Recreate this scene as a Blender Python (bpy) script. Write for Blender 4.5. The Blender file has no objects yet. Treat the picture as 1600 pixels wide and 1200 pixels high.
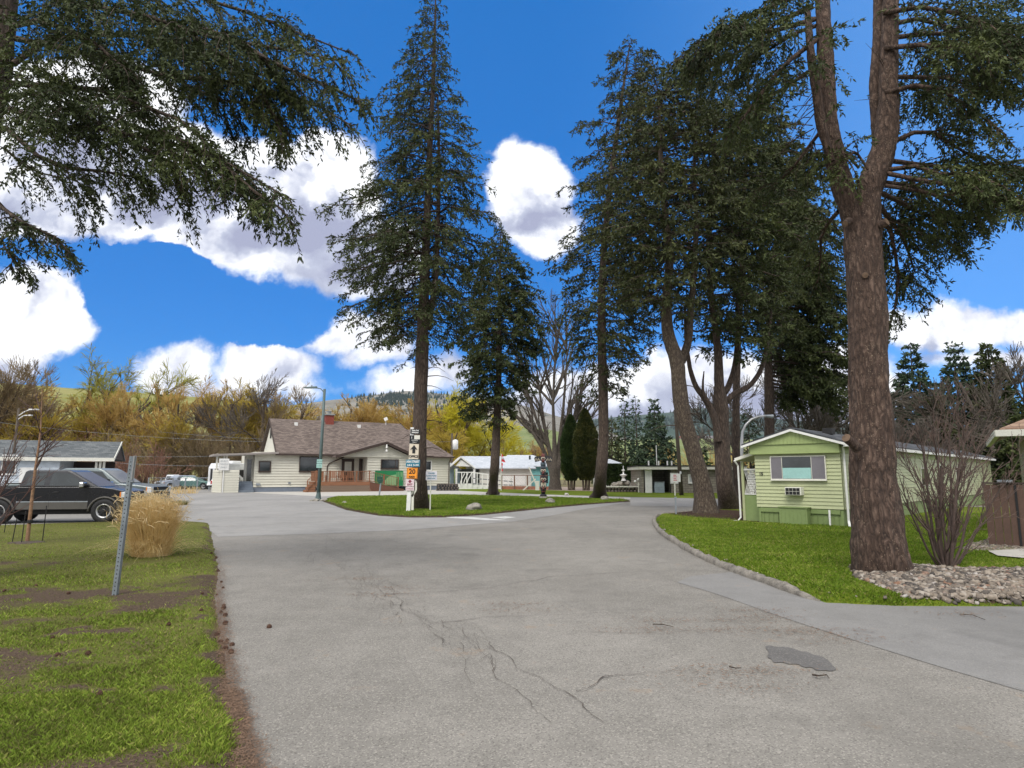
import bpy, bmesh, math, random
import numpy as np
from mathutils import Vector, Matrix, noise as mn
R = math.radians
PI = math.pi
sc = bpy.context.scene
COL = sc.collection
rng = np.random.default_rng(7)
random.seed(7)

# ---------------------------------------------------------------- camera
FPX = 1000.0
CAMH = 1.6
PIT = math.atan(0.142)
cp, sp = math.cos(PIT), math.sin(PIT)
cam_d = bpy.data.cameras.new('camera')
cam_d.sensor_width = 36; cam_d.lens = 22.5; cam_d.clip_start = 0.05; cam_d.clip_end = 20000
cam = bpy.data.objects.new('camera', cam_d); COL.objects.link(cam)
cam.location = (0, 0, CAMH); cam.rotation_euler = (PI/2 + PIT, 0, 0)
sc.camera = cam

def ray(px, py):
    x = (px-800)/FPX; y = -(py-600)/FPX
    return Vector((x, cp - y*sp, sp + y*cp))
def G(px, py, z=0.0):
    d = ray(px, py); t = (z-CAMH)/d.z
    return Vector((d.x*t, d.y*t, z))
def at(px, py, Y):
    d = ray(px, py); t = Y/d.y
    return Vector((d.x*t, Y, CAMH + d.z*t))
def pw(px, py, Y, n):          # n photo pixels in metres at that place
    return n/FPX*Y/ray(px, py).y

class Fr:                      # an upright frame: origin + heading of its front wall
    def __init__(s, o, th):
        s.o = Vector(o); s.th = th; s.u = Vector((math.cos(th), math.sin(th), 0)); s.v = Vector((-math.sin(th), math.cos(th), 0))
    def hit(s, px, py, v=0.0):      # where the line of sight meets the wall plane at local y = v
        d = ray(px, py); o = Vector((0, 0, CAMH)); p0 = s.o + s.v*v
        t = (p0-o).dot(s.v)/d.dot(s.v); P = o + d*t
        return ((P-s.o).dot(s.u), P.z-s.o.z)
    def hits(s, px, py, u=0.0):     # same for the plane at local x = u ; gives (local y, z)
        d = ray(px, py); o = Vector((0, 0, CAMH)); p0 = s.o + s.u*u
        t = (p0-o).dot(s.u)/d.dot(s.u); P = o + d*t
        return ((P-s.o).dot(s.v), P.z-s.o.z)

# ---------------------------------------------------------------- objects
def tag(o, label=None, cat=None, group=None, kind=None):
    if label: o['label'] = label
    if cat: o['category'] = cat
    if group: o['group'] = group
    if kind: o['kind'] = kind
    return o
def root(name, label, cat, loc=(0, 0, 0), rz=0.0, group=None, rot=None):
    o = bpy.data.objects.new(name, None); COL.objects.link(o); o.empty_display_size = .2
    o.location = loc; o.rotation_euler = rot if rot else (0, 0, rz)
    return tag(o, label, cat, group)
def copy_tree(o, parent=None):
    c = o.copy(); COL.objects.link(c); c.parent = parent
    for ch in list(o.children): copy_tree(ch, c)
    return c
def link(name, me, mats=None, parent=None, smooth=False, bevel=0, solid=0):
    if mats:
        for m in (mats if isinstance(mats, (list, tuple)) else [mats]): me.materials.append(m)
    if smooth: me.polygons.foreach_set('use_smooth', [True]*len(me.polygons))
    o = bpy.data.objects.new(name, me); COL.objects.link(o)
    if parent: o.parent = parent
    if bevel:
        b = o.modifiers.new('bevel', 'BEVEL'); b.width = bevel; b.segments = 2; b.limit_method = 'ANGLE'; b.angle_limit = R(35)
    return o

class MB:
    def __init__(s): s.V = []; s.F = []; s.M = []
    def add(s, vs, fs, m=0, M=None):
        n = len(s.V)
        s.V += [tuple(M @ Vector(v)) if M else tuple(v) for v in vs]
        s.F += [tuple(i+n for i in f) for f in fs]; s.M += [m]*len(fs); return s
    def box(s, a, b, m=0, M=None):
        x0, y0, z0 = a; x1, y1, z1 = b
        return s.add([(x0,y0,z0),(x1,y0,z0),(x1,y1,z0),(x0,y1,z0),(x0,y0,z1),(x1,y0,z1),(x1,y1,z1),(x0,y1,z1)],
                     [(0,3,2,1),(4,5,6,7),(0,1,5,4),(1,2,6,5),(2,3,7,6),(3,0,4,7)], m, M)
    def quad(s, a, b, c, d, m=0): return s.add([a, b, c, d], [(0,1,2,3)], m)
    def bar(s, a, b, w, h=None, m=0):   # rectangular bar between two points
        a = Vector(a); b = Vector(b); h = h or w; d = b-a; L = d.length
        if L < 1e-6: return s
        q = d.to_track_quat('X', 'Z').to_matrix().to_4x4(); q.translation = a
        return s.box((0,-w/2,-h/2), (L,w/2,h/2), m, q)
    def tube(s, P, r, n=8, m=0, cap=True):
        P = [Vector(p) for p in P]; rr = r if isinstance(r, (list, tuple)) else [r]*len(P)
        vs = []; ref = None
        for i, p in enumerate(P):
            t = (P[min(i+1, len(P)-1)]-P[max(i-1, 0)]).normalized()
            if ref is None: ref = Vector((0,0,1)) if abs(t.z) < .9 else Vector((1,0,0))
            a = (ref - t*ref.dot(t)).normalized(); b = t.cross(a); ref = a
            for k in range(n):
                q = 2*PI*k/n; vs.append(p + (a*math.cos(q)+b*math.sin(q))*rr[i])
        fs = []
        for i in range(len(P)-1):
            for k in range(n):
                fs.append((i*n+k, i*n+(k+1)%n, (i+1)*n+(k+1)%n, (i+1)*n+k))
        if cap: fs += [tuple(range(n-1,-1,-1)), tuple((len(P)-1)*n+k for k in range(n))]
        return s.add(vs, fs, m)
    def lathe(s, prof, n=16, m=0, M=None, cap=True):    # prof (r,z) about Z
        vs = [(r*math.cos(2*PI*k/n), r*math.sin(2*PI*k/n), z) for r, z in prof for k in range(n)]; fs = []
        for i in range(len(prof)-1):
            for k in range(n): fs.append((i*n+k, i*n+(k+1)%n, (i+1)*n+(k+1)%n, (i+1)*n+k))
        if cap: fs += [tuple(range(n-1,-1,-1)), tuple((len(prof)-1)*n+k for k in range(n))]
        return s.add(vs, fs, m, M)
    def prism(s, poly, y0, y1, m=0, M=None):            # poly in (x,z) extruded along y
        n = len(poly); vs = [(x, y0, z) for x, z in poly] + [(x, y1, z) for x, z in poly]
        fs = [tuple(range(n)), tuple(range(2*n-1, n-1, -1))] + [((i+1)%n, i, n+i, n+(i+1)%n) for i in range(n)]
        return s.add(vs, fs, m, M)
    def build(s, name, mats, parent=None, smooth=False, bevel=0, tri=False):
        me = bpy.data.meshes.new(name); me.from_pydata(s.V, [], s.F)
        if any(s.M): me.polygons.foreach_set('material_index', s.M)
        me.update()
        bm = bmesh.new(); bm.from_mesh(me)
        big = [f for f in bm.faces if len(f.verts) > 6]
        if big: bmesh.ops.triangulate(bm, faces=big)
        bmesh.ops.recalc_face_normals(bm, faces=bm.faces); bm.to_mesh(me); bm.free()
        return link(name, me, mats, parent, smooth, bevel)

def np_mesh(name, V, F, mats=None, parent=None, smooth=False):
    V = np.asarray(V, dtype=np.float32).reshape(-1, 3); F = np.asarray(F, dtype=np.int32); k = F.shape[1]
    me = bpy.data.meshes.new(name); me.vertices.add(len(V)); me.vertices.foreach_set('co', V.ravel())
    me.loops.add(F.size); me.loops.foreach_set('vertex_index', F.ravel())
    me.polygons.add(len(F)); me.polygons.foreach_set('loop_start', np.arange(0, F.size, k, dtype=np.int32))
    me.polygons.foreach_set('loop_total', np.full(len(F), k, dtype=np.int32))
    me.update(calc_edges=True)
    if name: pass
    return link(name, me, mats, parent, smooth)

def text(s, size, mat, parent, loc, rot=(PI/2,0,0), name='lettering', depth=.004, xs=1.0, bold=0.0):
    c = bpy.data.curves.new('t', 'FONT'); c.body = s; c.size = size; c.align_x = 'CENTER'; c.align_y = 'CENTER'; c.extrude = depth; c.offset = bold
    c.resolution_u = 3
    t = bpy.data.objects.new('t', c); COL.objects.link(t); bpy.context.view_layer.update()
    me = bpy.data.meshes.new_from_object(t); bpy.data.objects.remove(t); bpy.data.curves.remove(c)
    me.materials.clear(); o = link(name, me, mat, parent); o.location = loc; o.rotation_euler = rot; o.scale = (xs, 1, 1)
    return o

# ---------------------------------------------------------------- numpy helpers
def unit(a): return a/np.maximum(np.linalg.norm(a, axis=-1, keepdims=True), 1e-9)
def tubes_np(P, Rr, m=4):                    # P (n,k,3) R (n,k) -> V,F
    n, k, _ = P.shape
    T = np.empty_like(P); T[:,1:-1] = P[:,2:]-P[:,:-2] if k > 2 else T[:,1:-1]; T[:,0] = P[:,1]-P[:,0]; T[:,-1] = P[:,-1]-P[:,-2]
    T = unit(T); ref = np.zeros_like(P); ref[...,0] = 0.31; ref[...,1] = .95; ref[...,2] = .05
    bad = np.abs((T*ref).sum(-1)) > .97; ref[bad] = (1,0,0)
    N = unit(np.cross(T, ref)); B = np.cross(T, N)
    a = np.arange(m)*2*PI/m
    V = P[:,:,None,:] + Rr[:,:,None,None]*(N[:,:,None,:]*np.cos(a)[None,None,:,None] + B[:,:,None,:]*np.sin(a)[None,None,:,None])
    idx = np.arange(n*k*m).reshape(n, k, m); q = np.roll(idx, -1, axis=2)
    F = np.stack([idx[:,:-1], q[:,:-1], q[:,1:], idx[:,1:]], -1).reshape(-1, 4)
    return V.reshape(-1,3), F
class NB:                                    # joins numpy pieces of quads
    def __init__(s): s.V = []; s.F = []; s.n = 0
    def add(s, V, F):
        s.V.append(V); s.F.append(F + s.n); s.n += len(V)
    def build(s, name, mats, parent=None, smooth=False):
        return np_mesh(name, np.concatenate(s.V), np.concatenate(s.F), mats, parent, smooth)
def _h(ix, iy, seed):
    h = (ix.astype(np.int64)*374761393 + iy.astype(np.int64)*668265263 + seed*974634777) & 0x7fffffff
    h = ((h ^ (h >> 13))*1274126177) & 0x7fffffff
    return ((h ^ (h >> 16)) & 0xffff)/65535.0
def vn(x, y, s, seed=1):
    x = np.asarray(x)/s; y = np.asarray(y)/s; ix = np.floor(x); iy = np.floor(y); fx = x-ix; fy = y-iy
    fx = fx*fx*(3-2*fx); fy = fy*fy*(3-2*fy)
    a = _h(ix,iy,seed); b = _h(ix+1,iy,seed); c = _h(ix,iy+1,seed); d = _h(ix+1,iy+1,seed)
    return (a*(1-fx)+b*fx)*(1-fy)+(c*(1-fx)+d*fx)*fy
def fbm(x, y, s, seed=1, o=4):
    r = 0; w = .5; t = 0
    for i in range(o): r = r + w*vn(x, y, s, seed+i*17); t += w; w *= .5; s *= .5
    return r/t
def inpoly(x, y, poly):
    x = np.asarray(x); y = np.asarray(y); c = np.zeros(x.shape, bool); n = len(poly)
    for i in range(n):
        x0, y0 = poly[i][0], poly[i][1]; x1, y1 = poly[i-1][0], poly[i-1][1]
        if y0 == y1: continue
        t = ((y0 > y) != (y1 > y)) & (x < (x1-x0)*(y-y0)/(y1-y0)+x0); c ^= t
    return c
def smooth_closed(pts, it=2):
    for _ in range(it):
        q = []
        for i in range(len(pts)):
            a, b = Vector(pts[i]), Vector(pts[(i+1)%len(pts)]); q += [a*.75+b*.25, a*.25+b*.75]
        pts = q
    return pts
def catmull(P, n):
    P = [Vector(p) for p in P]; Q = [P[0]*2-P[1]] + P + [P[-1]*2-P[-2]]; out = []
    for i in range(1, len(Q)-2):
        for k in range(n):
            t = k/n; a, b, c, d = Q[i-1], Q[i], Q[i+1], Q[i+2]
            out.append(.5*((2*b) + (c-a)*t + (2*a-5*b+4*c-d)*t*t + (3*b-a-3*c+d)*t**3))
    out.append(P[-1]); return out
# ---------------------------------------------------------------- materials
def new_mat(name):
    m = bpy.data.materials.new(name); m.use_nodes = True; nt = m.node_tree; b = nt.nodes['Principled BSDF']
    return m, nt, b
def nd(nt, t, **k):
    n = nt.nodes.new(t)
    for a, v in k.items():
        if a.startswith('i_'):
            key = a[2:]; key = int(key) if key.isdigit() else key.replace('_', ' ')
            n.inputs[key].default_value = v
        else: setattr(n, a, v)
    return n
def L(nt, a, b): nt.links.new(a, b)
def c4(c): return (c[0], c[1], c[2], 1)
def ramp(nt, fac, stops):
    r = nd(nt, 'ShaderNodeValToRGB'); e = r.color_ramp.elements
    e[0].position, e[0].color = stops[0][0], c4(stops[0][1]); e[1].position, e[1].color = stops[-1][0], c4(stops[-1][1])
    for p, c in stops[1:-1]: x = e.new(p); x.color = c4(c)
    L(nt, fac, r.inputs[0]); return r.outputs[0]
def mixc(nt, f, a, b, mode='MIX'):
    n = nd(nt, 'ShaderNodeMix', data_type='RGBA', blend_type=mode)
    for s, v in ((n.inputs[0], f), (n.inputs[6], a), (n.inputs[7], b)):
        if hasattr(v, 'is_output'): L(nt, v, s)
        else: s.default_value = v if not isinstance(v, (tuple, list)) else c4(v)
    return n.outputs[2]
def noise(nt, vec, scale, det=4, rough=.6, out=0, dist=0):
    n = nd(nt, 'ShaderNodeTexNoise'); n.inputs['Scale'].default_value = scale; n.inputs['Detail'].default_value = det; n.inputs['Roughness'].default_value = rough
    n.inputs['Distortion'].default_value = dist
    if vec is not None: L(nt, vec, n.inputs['Vector'])
    return n.outputs[out]
def coord(nt, kind='Object', scale=None, rot=None):
    t = nd(nt, 'ShaderNodeTexCoord').outputs[kind]
    if scale or rot:
        mp = nd(nt, 'ShaderNodeMapping')
        if scale: mp.inputs['Scale'].default_value = scale
        if rot: mp.inputs['Rotation'].default_value = rot
        L(nt, t, mp.inputs['Vector']); return mp.outputs[0]
    return t
def bump(nt, b, h, st=.3, d=.02):
    n = nd(nt, 'ShaderNodeBump'); n.inputs['Strength'].default_value = st; n.inputs['Distance'].default_value = d
    L(nt, h, n.inputs['Height']); L(nt, n.outputs[0], b.inputs['Normal'])
def math_(nt, op, a, b=None, clamp=False):
    n = nd(nt, 'ShaderNodeMath', operation=op); n.use_clamp = clamp
    for i, v in enumerate((a, b)):
        if v is None: continue
        if hasattr(v, 'is_output'): L(nt, v, n.inputs[i])
        else: n.inputs[i].default_value = v
    return n.outputs[0]
_M = {}
def paint(name, col, rough=.6, metal=0, var=.12, scale=3, coat=0, bmp=0):
    if name in _M: return _M[name]
    m, nt, b = new_mat(name); v = coord(nt)
    f = noise(nt, v, scale, 5, .65); f2 = noise(nt, v, scale*9, 3, .6)
    s = math_(nt, 'ADD', math_(nt, 'MULTIPLY', f, .6), math_(nt, 'MULTIPLY', f2, .4))
    d = tuple(max(0, c*(1-var*1.6)) for c in col); l = tuple(min(1, c*(1+var)) for c in col)
    L(nt, ramp(nt, s, [(.3, d), (.52, col), (.72, l)]), b.inputs['Base Color'])
    b.inputs['Roughness'].default_value = rough; b.inputs['Metallic'].default_value = metal; b.inputs['Coat Weight'].default_value = coat
    if bmp: bump(nt, b, f2, bmp, .01)
    _M[name] = m; return m
def glass_mat(name, col=(.02,.025,.03), rough=.06):
    m, nt, b = new_mat(name); v = coord(nt); f = noise(nt, v, .9, 2)
    L(nt, ramp(nt, f, [(.35, tuple(c*.6 for c in col)), (.65, tuple(c*1.5 for c in col))]), b.inputs['Base Color'])
    b.inputs['Roughness'].default_value = rough; b.inputs['Specular IOR Level'].default_value = .8; _M[name] = m; return m
def shingle(name, c1, c2, c3, bw=.34, bh=.16):
    m, nt, b = new_mat(name); v = coord(nt)
    # u along x, second axis from height, so courses follow the slope whichever way it faces
    sx = nd(nt, 'ShaderNodeSeparateXYZ'); L(nt, v, sx.inputs[0])
    u = math_(nt, 'ADD', sx.outputs[0], math_(nt, 'MULTIPLY', sx.outputs[1], .37))
    cb = nd(nt, 'ShaderNodeCombineXYZ'); L(nt, u, cb.inputs[0]); L(nt, sx.outputs[2], cb.inputs[1])
    br = nd(nt, 'ShaderNodeTexBrick'); L(nt, cb.outputs[0], br.inputs['Vector'])
    br.inputs['Scale'].default_value = 1; br.inputs['Brick Width'].default_value = bw; br.inputs['Row Height'].default_value = bh*.6; br.inputs['Mortar Size'].default_value = .012
    br.inputs['Color1'].default_value = (0,0,0,1); br.inputs['Color2'].default_value = (1,1,1,1); br.inputs['Mortar'].default_value = (.0,.0,.0,1); br.inputs['Bias'].default_value = 0
    n1 = noise(nt, v, .5, 5, .7); n2 = noise(nt, v, 14, 3, .7)
    s = math_(nt, 'ADD', math_(nt, 'MULTIPLY', br.outputs[0], .4), math_(nt, 'ADD', math_(nt, 'MULTIPLY', n1, .35), math_(nt, 'MULTIPLY', n2, .35)))
    L(nt, ramp(nt, s, [(.25, c1), (.5, c2), (.8, c3)]), b.inputs['Base Color'])
    b.inputs['Roughness'].default_value = .95; bump(nt, b, br.outputs[0], .35, .02); _M[name] = m; return m
def bark(name, c1, c2, c3, sc_=(9, 9, 1.8), flecks=0.0, bst=.9, bd=.05):
    m, nt, b = new_mat(name); v = coord(nt, 'Object', sc_)
    vo = nd(nt, 'ShaderNodeTexVoronoi', feature='DISTANCE_TO_EDGE'); vo.inputs['Scale'].default_value = 1.4
    n0 = noise(nt, v, 1.3, 5, .65, 1); mp = nd(nt, 'ShaderNodeVectorMath', operation='ADD')
    L(nt, v, mp.inputs[0]); sc2 = nd(nt, 'ShaderNodeVectorMath', operation='SCALE'); L(nt, n0, sc2.inputs[0]); sc2.inputs['Scale'].default_value = 1.3; L(nt, sc2.outputs[0], mp.inputs[1])
    L(nt, mp.outputs[0], vo.inputs['Vector'])
    n1 = noise(nt, v, 2.6, 6, .7); s = math_(nt, 'ADD', math_(nt, 'MULTIPLY', vo.outputs[0], .9), math_(nt, 'MULTIPLY', n1, .7))
    col = ramp(nt, s, [(.25, c1), (.5, c2), (.85, c3)])
    big = noise(nt, coord(nt), .9, 3); col = mixc(nt, math_(nt, 'MULTIPLY', big, .5), col, tuple(x*.55 for x in c2))
    if flecks:
        w = nd(nt, 'ShaderNodeTexVoronoi'); w.inputs['Scale'].default_value = 46; L(nt, coord(nt, 'Object', (1,1,.42)), w.inputs['Vector'])
        f = math_(nt, 'LESS_THAN', w.outputs['Distance'], .17 + flecks*.1); k = math_(nt, 'GREATER_THAN', noise(nt, coord(nt), 3, 3), .5)
        col = mixc(nt, math_(nt, 'MULTIPLY', math_(nt, 'MULTIPLY', f, k), .8), col, (.27,.21,.15))
    L(nt, col, b.inputs['Base Color']); b.inputs['Roughness'].default_value = .95; bump(nt, b, s, bst, bd); _M[name] = m; return m
def leafmat(name, c1, c2, c3, scale=1.2, trans=.12, rough=.65, fine=7):
    m, nt, b = new_mat(name); v = coord(nt)
    n1 = noise(nt, v, scale, 3, .6); n2 = noise(nt, v, fine, 2, .6)
    s = math_(nt, 'ADD', math_(nt, 'MULTIPLY', n1, .55), math_(nt, 'MULTIPLY', n2, .45))
    col = ramp(nt, s, [(.35, c1), (.5, c2), (.66, c3)]); L(nt, col, b.inputs['Base Color'])
    b.inputs['Roughness'].default_value = rough; b.inputs['Specular IOR Level'].default_value = .25
    if trans:
        tr = nd(nt, 'ShaderNodeBsdfTranslucent'); L(nt, col, tr.inputs[0]); mx = nd(nt, 'ShaderNodeMixShader'); mx.inputs[0].default_value = trans
        L(nt, b.outputs[0], mx.inputs[1]); L(nt, tr.outputs[0], mx.inputs[2]); L(nt, mx.outputs[0], nt.nodes['Material Output'].inputs[0])
    _M[name] = m; return m

M_white = paint('white_paint', (.72,.72,.70), .5); M_cream = paint('cream_siding', (.60,.585,.50), .6, var=.06, scale=.8)
M_creamtrim = paint('cream_trim', (.66,.65,.58), .5); M_brown = paint('brown_trim', (.045,.028,.022), .6)
M_blue_f = paint('foundation_blue_grey', (.17,.20,.25), .85); M_dark = paint('dark_rubber', (.012,.012,.013), .75)
M_black = paint('black_metal', (.012,.012,.014), .4); M_steel = paint('galvanised_steel', (.30,.33,.36), .5, .5, var=.15, scale=6)
M_green_steel = paint('weathered_green_steel', (.09,.13,.13), .55, .2); M_wood = paint('cedar_stained_wood', (.25,.11,.055), .7, var=.3, scale=5)
M_woodd = paint('cedar_stain_dark', (.13,.055,.032), .7, var=.2, scale=5)  # darker tone of the cedar stain, on the ramp and fence rails
M_glass = glass_mat('window_glass_dark', (.022,.027,.03)); M_carglass = glass_mat('car_glass', (.02,.026,.028), .03)
M_blind = paint('blind_grey', (.16,.15,.17), .7); M_curtain = paint('teal_curtain', (.30,.52,.50), .7); M_red = paint('brick_red', (.22,.05,.035), .85, var=.3, scale=8)
M_concrete = paint('concrete_pale', (.42,.40,.36), .95, var=.12, scale=2, bmp=.2)
M_greens = paint('pale_green_siding', (.405,.435,.25), .5, var=.08, scale=1.2); M_greend = paint('mid_green_panel', (.19,.255,.095), .55, var=.1, scale=1.5)
M_greenf = paint('olive_green_fascia', (.30,.37,.15), .5, var=.08); M_banner = paint('banner_green', (.012,.20,.07), .45)
M_bannerl = paint('banner_pale_green', (.25,.45,.22), .45)
M_roofb = shingle('roof_brown_shingle', (.065,.048,.042), (.135,.105,.09), (.22,.175,.15))
M_roofg = shingle('roof_grey_shingle', (.05,.058,.062), (.10,.11,.115), (.17,.18,.18))
M_roofdk = shingle('roof_dark_shingle', (.025,.028,.034), (.05,.054,.06), (.09,.093,.1))
M_roofl = shingle('roof_pale_grey', (.36,.39,.43), (.45,.48,.52), (.55,.57,.61)); M_rooft = shingle('roof_tan_shingle', (.16,.10,.07), (.28,.18,.125), (.38,.27,.19))
M_bark = bark('spruce_bark', (.018,.013,.010), (.085,.060,.046), (.20,.15,.115), flecks=0)
M_barkbig = bark('fir_bark_flecked', (.016,.010,.008), (.095,.060,.044), (.24,.165,.125), (9,9,3.2), flecks=.3, bst=1.0, bd=.05)
M_barkmoss = bark('lichened_bark', (.02,.014,.011), (.085,.062,.045), (.20,.17,.12), (8,8,3), flecks=.25)
M_barkg = bark('grey_bark', (.03,.024,.02), (.10,.082,.066), (.2,.17,.14), (8,8,2)); M_bark2 = bark('dark_willow_bark', (.04,.03,.022), (.115,.085,.06), (.20,.155,.115), (6,6,2), bst=.5)
M_need = leafmat('needles_dark', (.014,.021,.008), (.046,.063,.020), (.115,.138,.044), .9, .14)
M_need2 = leafmat('needles_olive', (.015,.021,.008), (.048,.060,.020), (.115,.124,.043), .7, .14)
M_need3 = leafmat('needles_blue_green', (.016,.032,.018), (.045,.075,.042), (.10,.14,.075), .7)
M_cedar = leafmat('cedar_foliage', (.010,.022,.006), (.030,.055,.014), (.075,.105,.028), 1.6, .08); M_cedarb = leafmat('cedar_foliage_bronzed', (.014,.022,.006), (.045,.055,.014), (.115,.105,.03), 1.6, .08)
TW = {}
TW['orange'] = leafmat('twigs_orange', (.36,.23,.07), (.54,.36,.11), (.68,.48,.17), .2, .25, fine=.5)
TW['gold'] = leafmat('twigs_gold', (.34,.25,.05), (.54,.41,.07), (.70,.56,.12), .2, .3, fine=.5)
TW['yellow'] = leafmat('twigs_yellow', (.50,.44,.03), (.72,.65,.05), (.85,.80,.10), .2, .35, fine=.5)
TW['olive'] = leafmat('twigs_olive', (.26,.24,.05), (.42,.40,.07), (.58,.56,.12), .2, .3, fine=.5)
TW['brown'] = leafmat('twigs_brown', (.17,.125,.07), (.28,.21,.12), (.40,.31,.19), .4, .15)
TW['red'] = leafmat('twigs_red_brown', (.15,.075,.05), (.25,.13,.09), (.34,.19,.13), .4, .1)
TW['grey'] = leafmat('twigs_grey', (.07,.058,.048), (.13,.11,.092), (.2,.175,.145), .5, .1)
M_straw = leafmat('straw_blades', (.52,.36,.14), (.74,.56,.27), (.88,.74,.44), 5, .35, fine=30)
# ---------------------------------------------------------------- sky, sun
SUN_EL, SUN_AZ = R(50), R(200)      # azimuth clockwise from +Y: the sun stands behind the camera, a little to its left
w = bpy.data.worlds.new('World'); sc.world = w; w.use_nodes = True; nt = w.node_tree; nt.nodes.clear()
sky = nd(nt, 'ShaderNodeTexSky', sky_type='NISHITA'); sky.sun_disc = False; sky.sun_elevation = SUN_EL; sky.sun_rotation = SUN_AZ
sky.altitude = 400; sky.air_density = 1.0; sky.dust_density = .25; sky.ozone_density = 3.0
hs = nd(nt, 'ShaderNodeHueSaturation'); hs.inputs['Saturation'].default_value = 1.22; hs.inputs['Value'].default_value = 1.0; L(nt, sky.outputs[0], hs.inputs['Color'])
bg1 = nd(nt, 'ShaderNodeBackground'); bg1.inputs[1].default_value = .15; tn = mixc(nt, 1.0, hs.outputs[0], (.07,.46,.80), 'MULTIPLY'); skm = tn; SKY_LATER = True
bg2 = nd(nt, 'ShaderNodeBackground'); bg2.inputs[1].default_value = 1.0
mxs = nd(nt, 'ShaderNodeMixShader'); out = nd(nt, 'ShaderNodeOutputWorld')
L(nt, bg1.outputs[0], mxs.inputs[1]); L(nt, bg2.outputs[0], mxs.inputs[2]); L(nt, mxs.outputs[0], out.inputs[0])
dirv = nd(nt, 'ShaderNodeTexCoord').outputs['Generated']; sx = nd(nt, 'ShaderNodeSeparateXYZ'); L(nt, dirv, sx.inputs[0])
ay = math_(nt, 'MAXIMUM', math_(nt, 'ABSOLUTE', sx.outputs[1]), .18)
u_ = math_(nt, 'DIVIDE', sx.outputs[0], ay); v_ = math_(nt, 'DIVIDE', sx.outputs[2], ay)
uv = nd(nt, 'ShaderNodeCombineXYZ'); L(nt, u_, uv.inputs[0]); L(nt, v_, uv.inputs[1]); uv = uv.outputs[0]
veil = nd(nt, 'ShaderNodeMapRange', interpolation_type='SMOOTHSTEP'); veil.inputs['From Min'].default_value = .05; veil.inputs['From Max'].default_value = .75; L(nt, u_, veil.inputs[0])
L(nt, mixc(nt, .6, skm, mixc(nt, veil.outputs[0], (.06,1.02,3.15), (.7,2.05,4.6))), bg1.inputs[0])
def vadd(a, b, op='ADD', s=None):
    n = nd(nt, 'ShaderNodeVectorMath', operation=op)
    L(nt, a, n.inputs[0])
    if s is not None: n.inputs['Scale'].default_value = s
    elif hasattr(b, 'is_output'): L(nt, b, n.inputs[1])
    else: n.inputs[1].default_value = b
    return n.outputs[0]
wn = noise(nt, uv, 5.0, 6, .62, 1); wn = vadd(vadd(wn, (.5,.5,.5), 'SUBTRACT'), None, 'SCALE', .13)
wuv = vadd(uv, wn)
def blobs(lst, src):
    acc = None
    for (px, py, rx, ry, *a) in lst:
        d = ray(px, py); cx, cz = d.x/d.y, d.z/d.y
        q = vadd(vadd(src, (cx, cz, 0), 'SUBTRACT'), (1000/rx, 1000/ry, 0), 'MULTIPLY')
        l = nd(nt, 'ShaderNodeVectorMath', operation='LENGTH'); L(nt, q, l.inputs[0])
        v = math_(nt, 'MULTIPLY', math_(nt, 'SUBTRACT', 1.0, l.outputs['Value']), min(rx, ry)/100.0)
        acc = v if acc is None else math_(nt, 'MAXIMUM', acc, v)
    return acc
POS = [(90,190,230,130),(60,300,190,85),(250,265,190,95),(400,270,150,80),(500,320,120,150),(430,390,110,62),(560,400,110,90),(520,250,70,60),(190,330,110,50),(310,300,210,78),(335,355,110,62),(455,330,150,110),
       (50,490,110,88),(20,560,70,40),(268,582,74,46),(310,612,120,26),(415,578,100,54),(470,600,60,26),(540,525,92,34),(600,555,75,28),(445,484,20,10),
       (650,600,90,26),(790,245,34,50),(825,298,78,98),(850,350,62,60),(700,585,45,26),(760,640,120,30),
       (950,640,200,70),(1150,625,230,85),(1300,600,140,60),(1480,522,150,40),(1600,520,110,38),(1445,484,22,9),(1560,570,160,22)]
NEG = [(245,438,120,66),(175,405,55,36),(390,506,150,42),(330,470,60,34)]
dens = blobs(POS, wuv); neg = blobs(NEG, wuv)
dens = math_(nt, 'SUBTRACT', dens, math_(nt, 'MULTIPLY', math_(nt, 'MAXIMUM', neg, 0.0), 2.2))
fine = noise(nt, uv, 16, 5, .62); fine = math_(nt, 'MULTIPLY', math_(nt, 'SUBTRACT', fine, .5), .30)
gen = noise(nt, uv, 1.1, 4, .6)      # broken cloud over the rest of the sky
side = math_(nt, 'GREATER_THAN', math_(nt, 'ABSOLUTE', u_), 1.05); back = math_(nt, 'LESS_THAN', sx.outputs[1], 0.0); up = math_(nt, 'GREATER_THAN', v_, .85)
els = math_(nt, 'MAXIMUM', math_(nt, 'MAXIMUM', side, back), up)
genm = math_(nt, 'MULTIPLY', math_(nt, 'MULTIPLY', math_(nt, 'SUBTRACT', gen, .36), 3.0), els)
front = math_(nt, 'ADD', math_(nt, 'ADD', dens, fine), math_(nt, 'MULTIPLY', back, -9.0))
genm = math_(nt, 'ADD', genm, math_(nt, 'MULTIPLY', math_(nt, 'SUBTRACT', els, 1.0), 9.0)); tot = math_(nt, 'MAXIMUM', front, genm)
mr = nd(nt, 'ShaderNodeMapRange', interpolation_type='SMOOTHSTEP'); mr.inputs['From Min'].default_value = -.03; mr.inputs['From Max'].default_value = .17; L(nt, tot, mr.inputs[0])
L(nt, mr.outputs[0], mxs.inputs[0])
n1 = noise(nt, wuv, 5.5, 4, .55); n2 = noise(nt, vadd(wuv, (-.012, .035, 0)), 5.5, 4, .55)
lit = math_(nt, 'MULTIPLY', math_(nt, 'SUBTRACT', n1, n2), 4.2)
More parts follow.
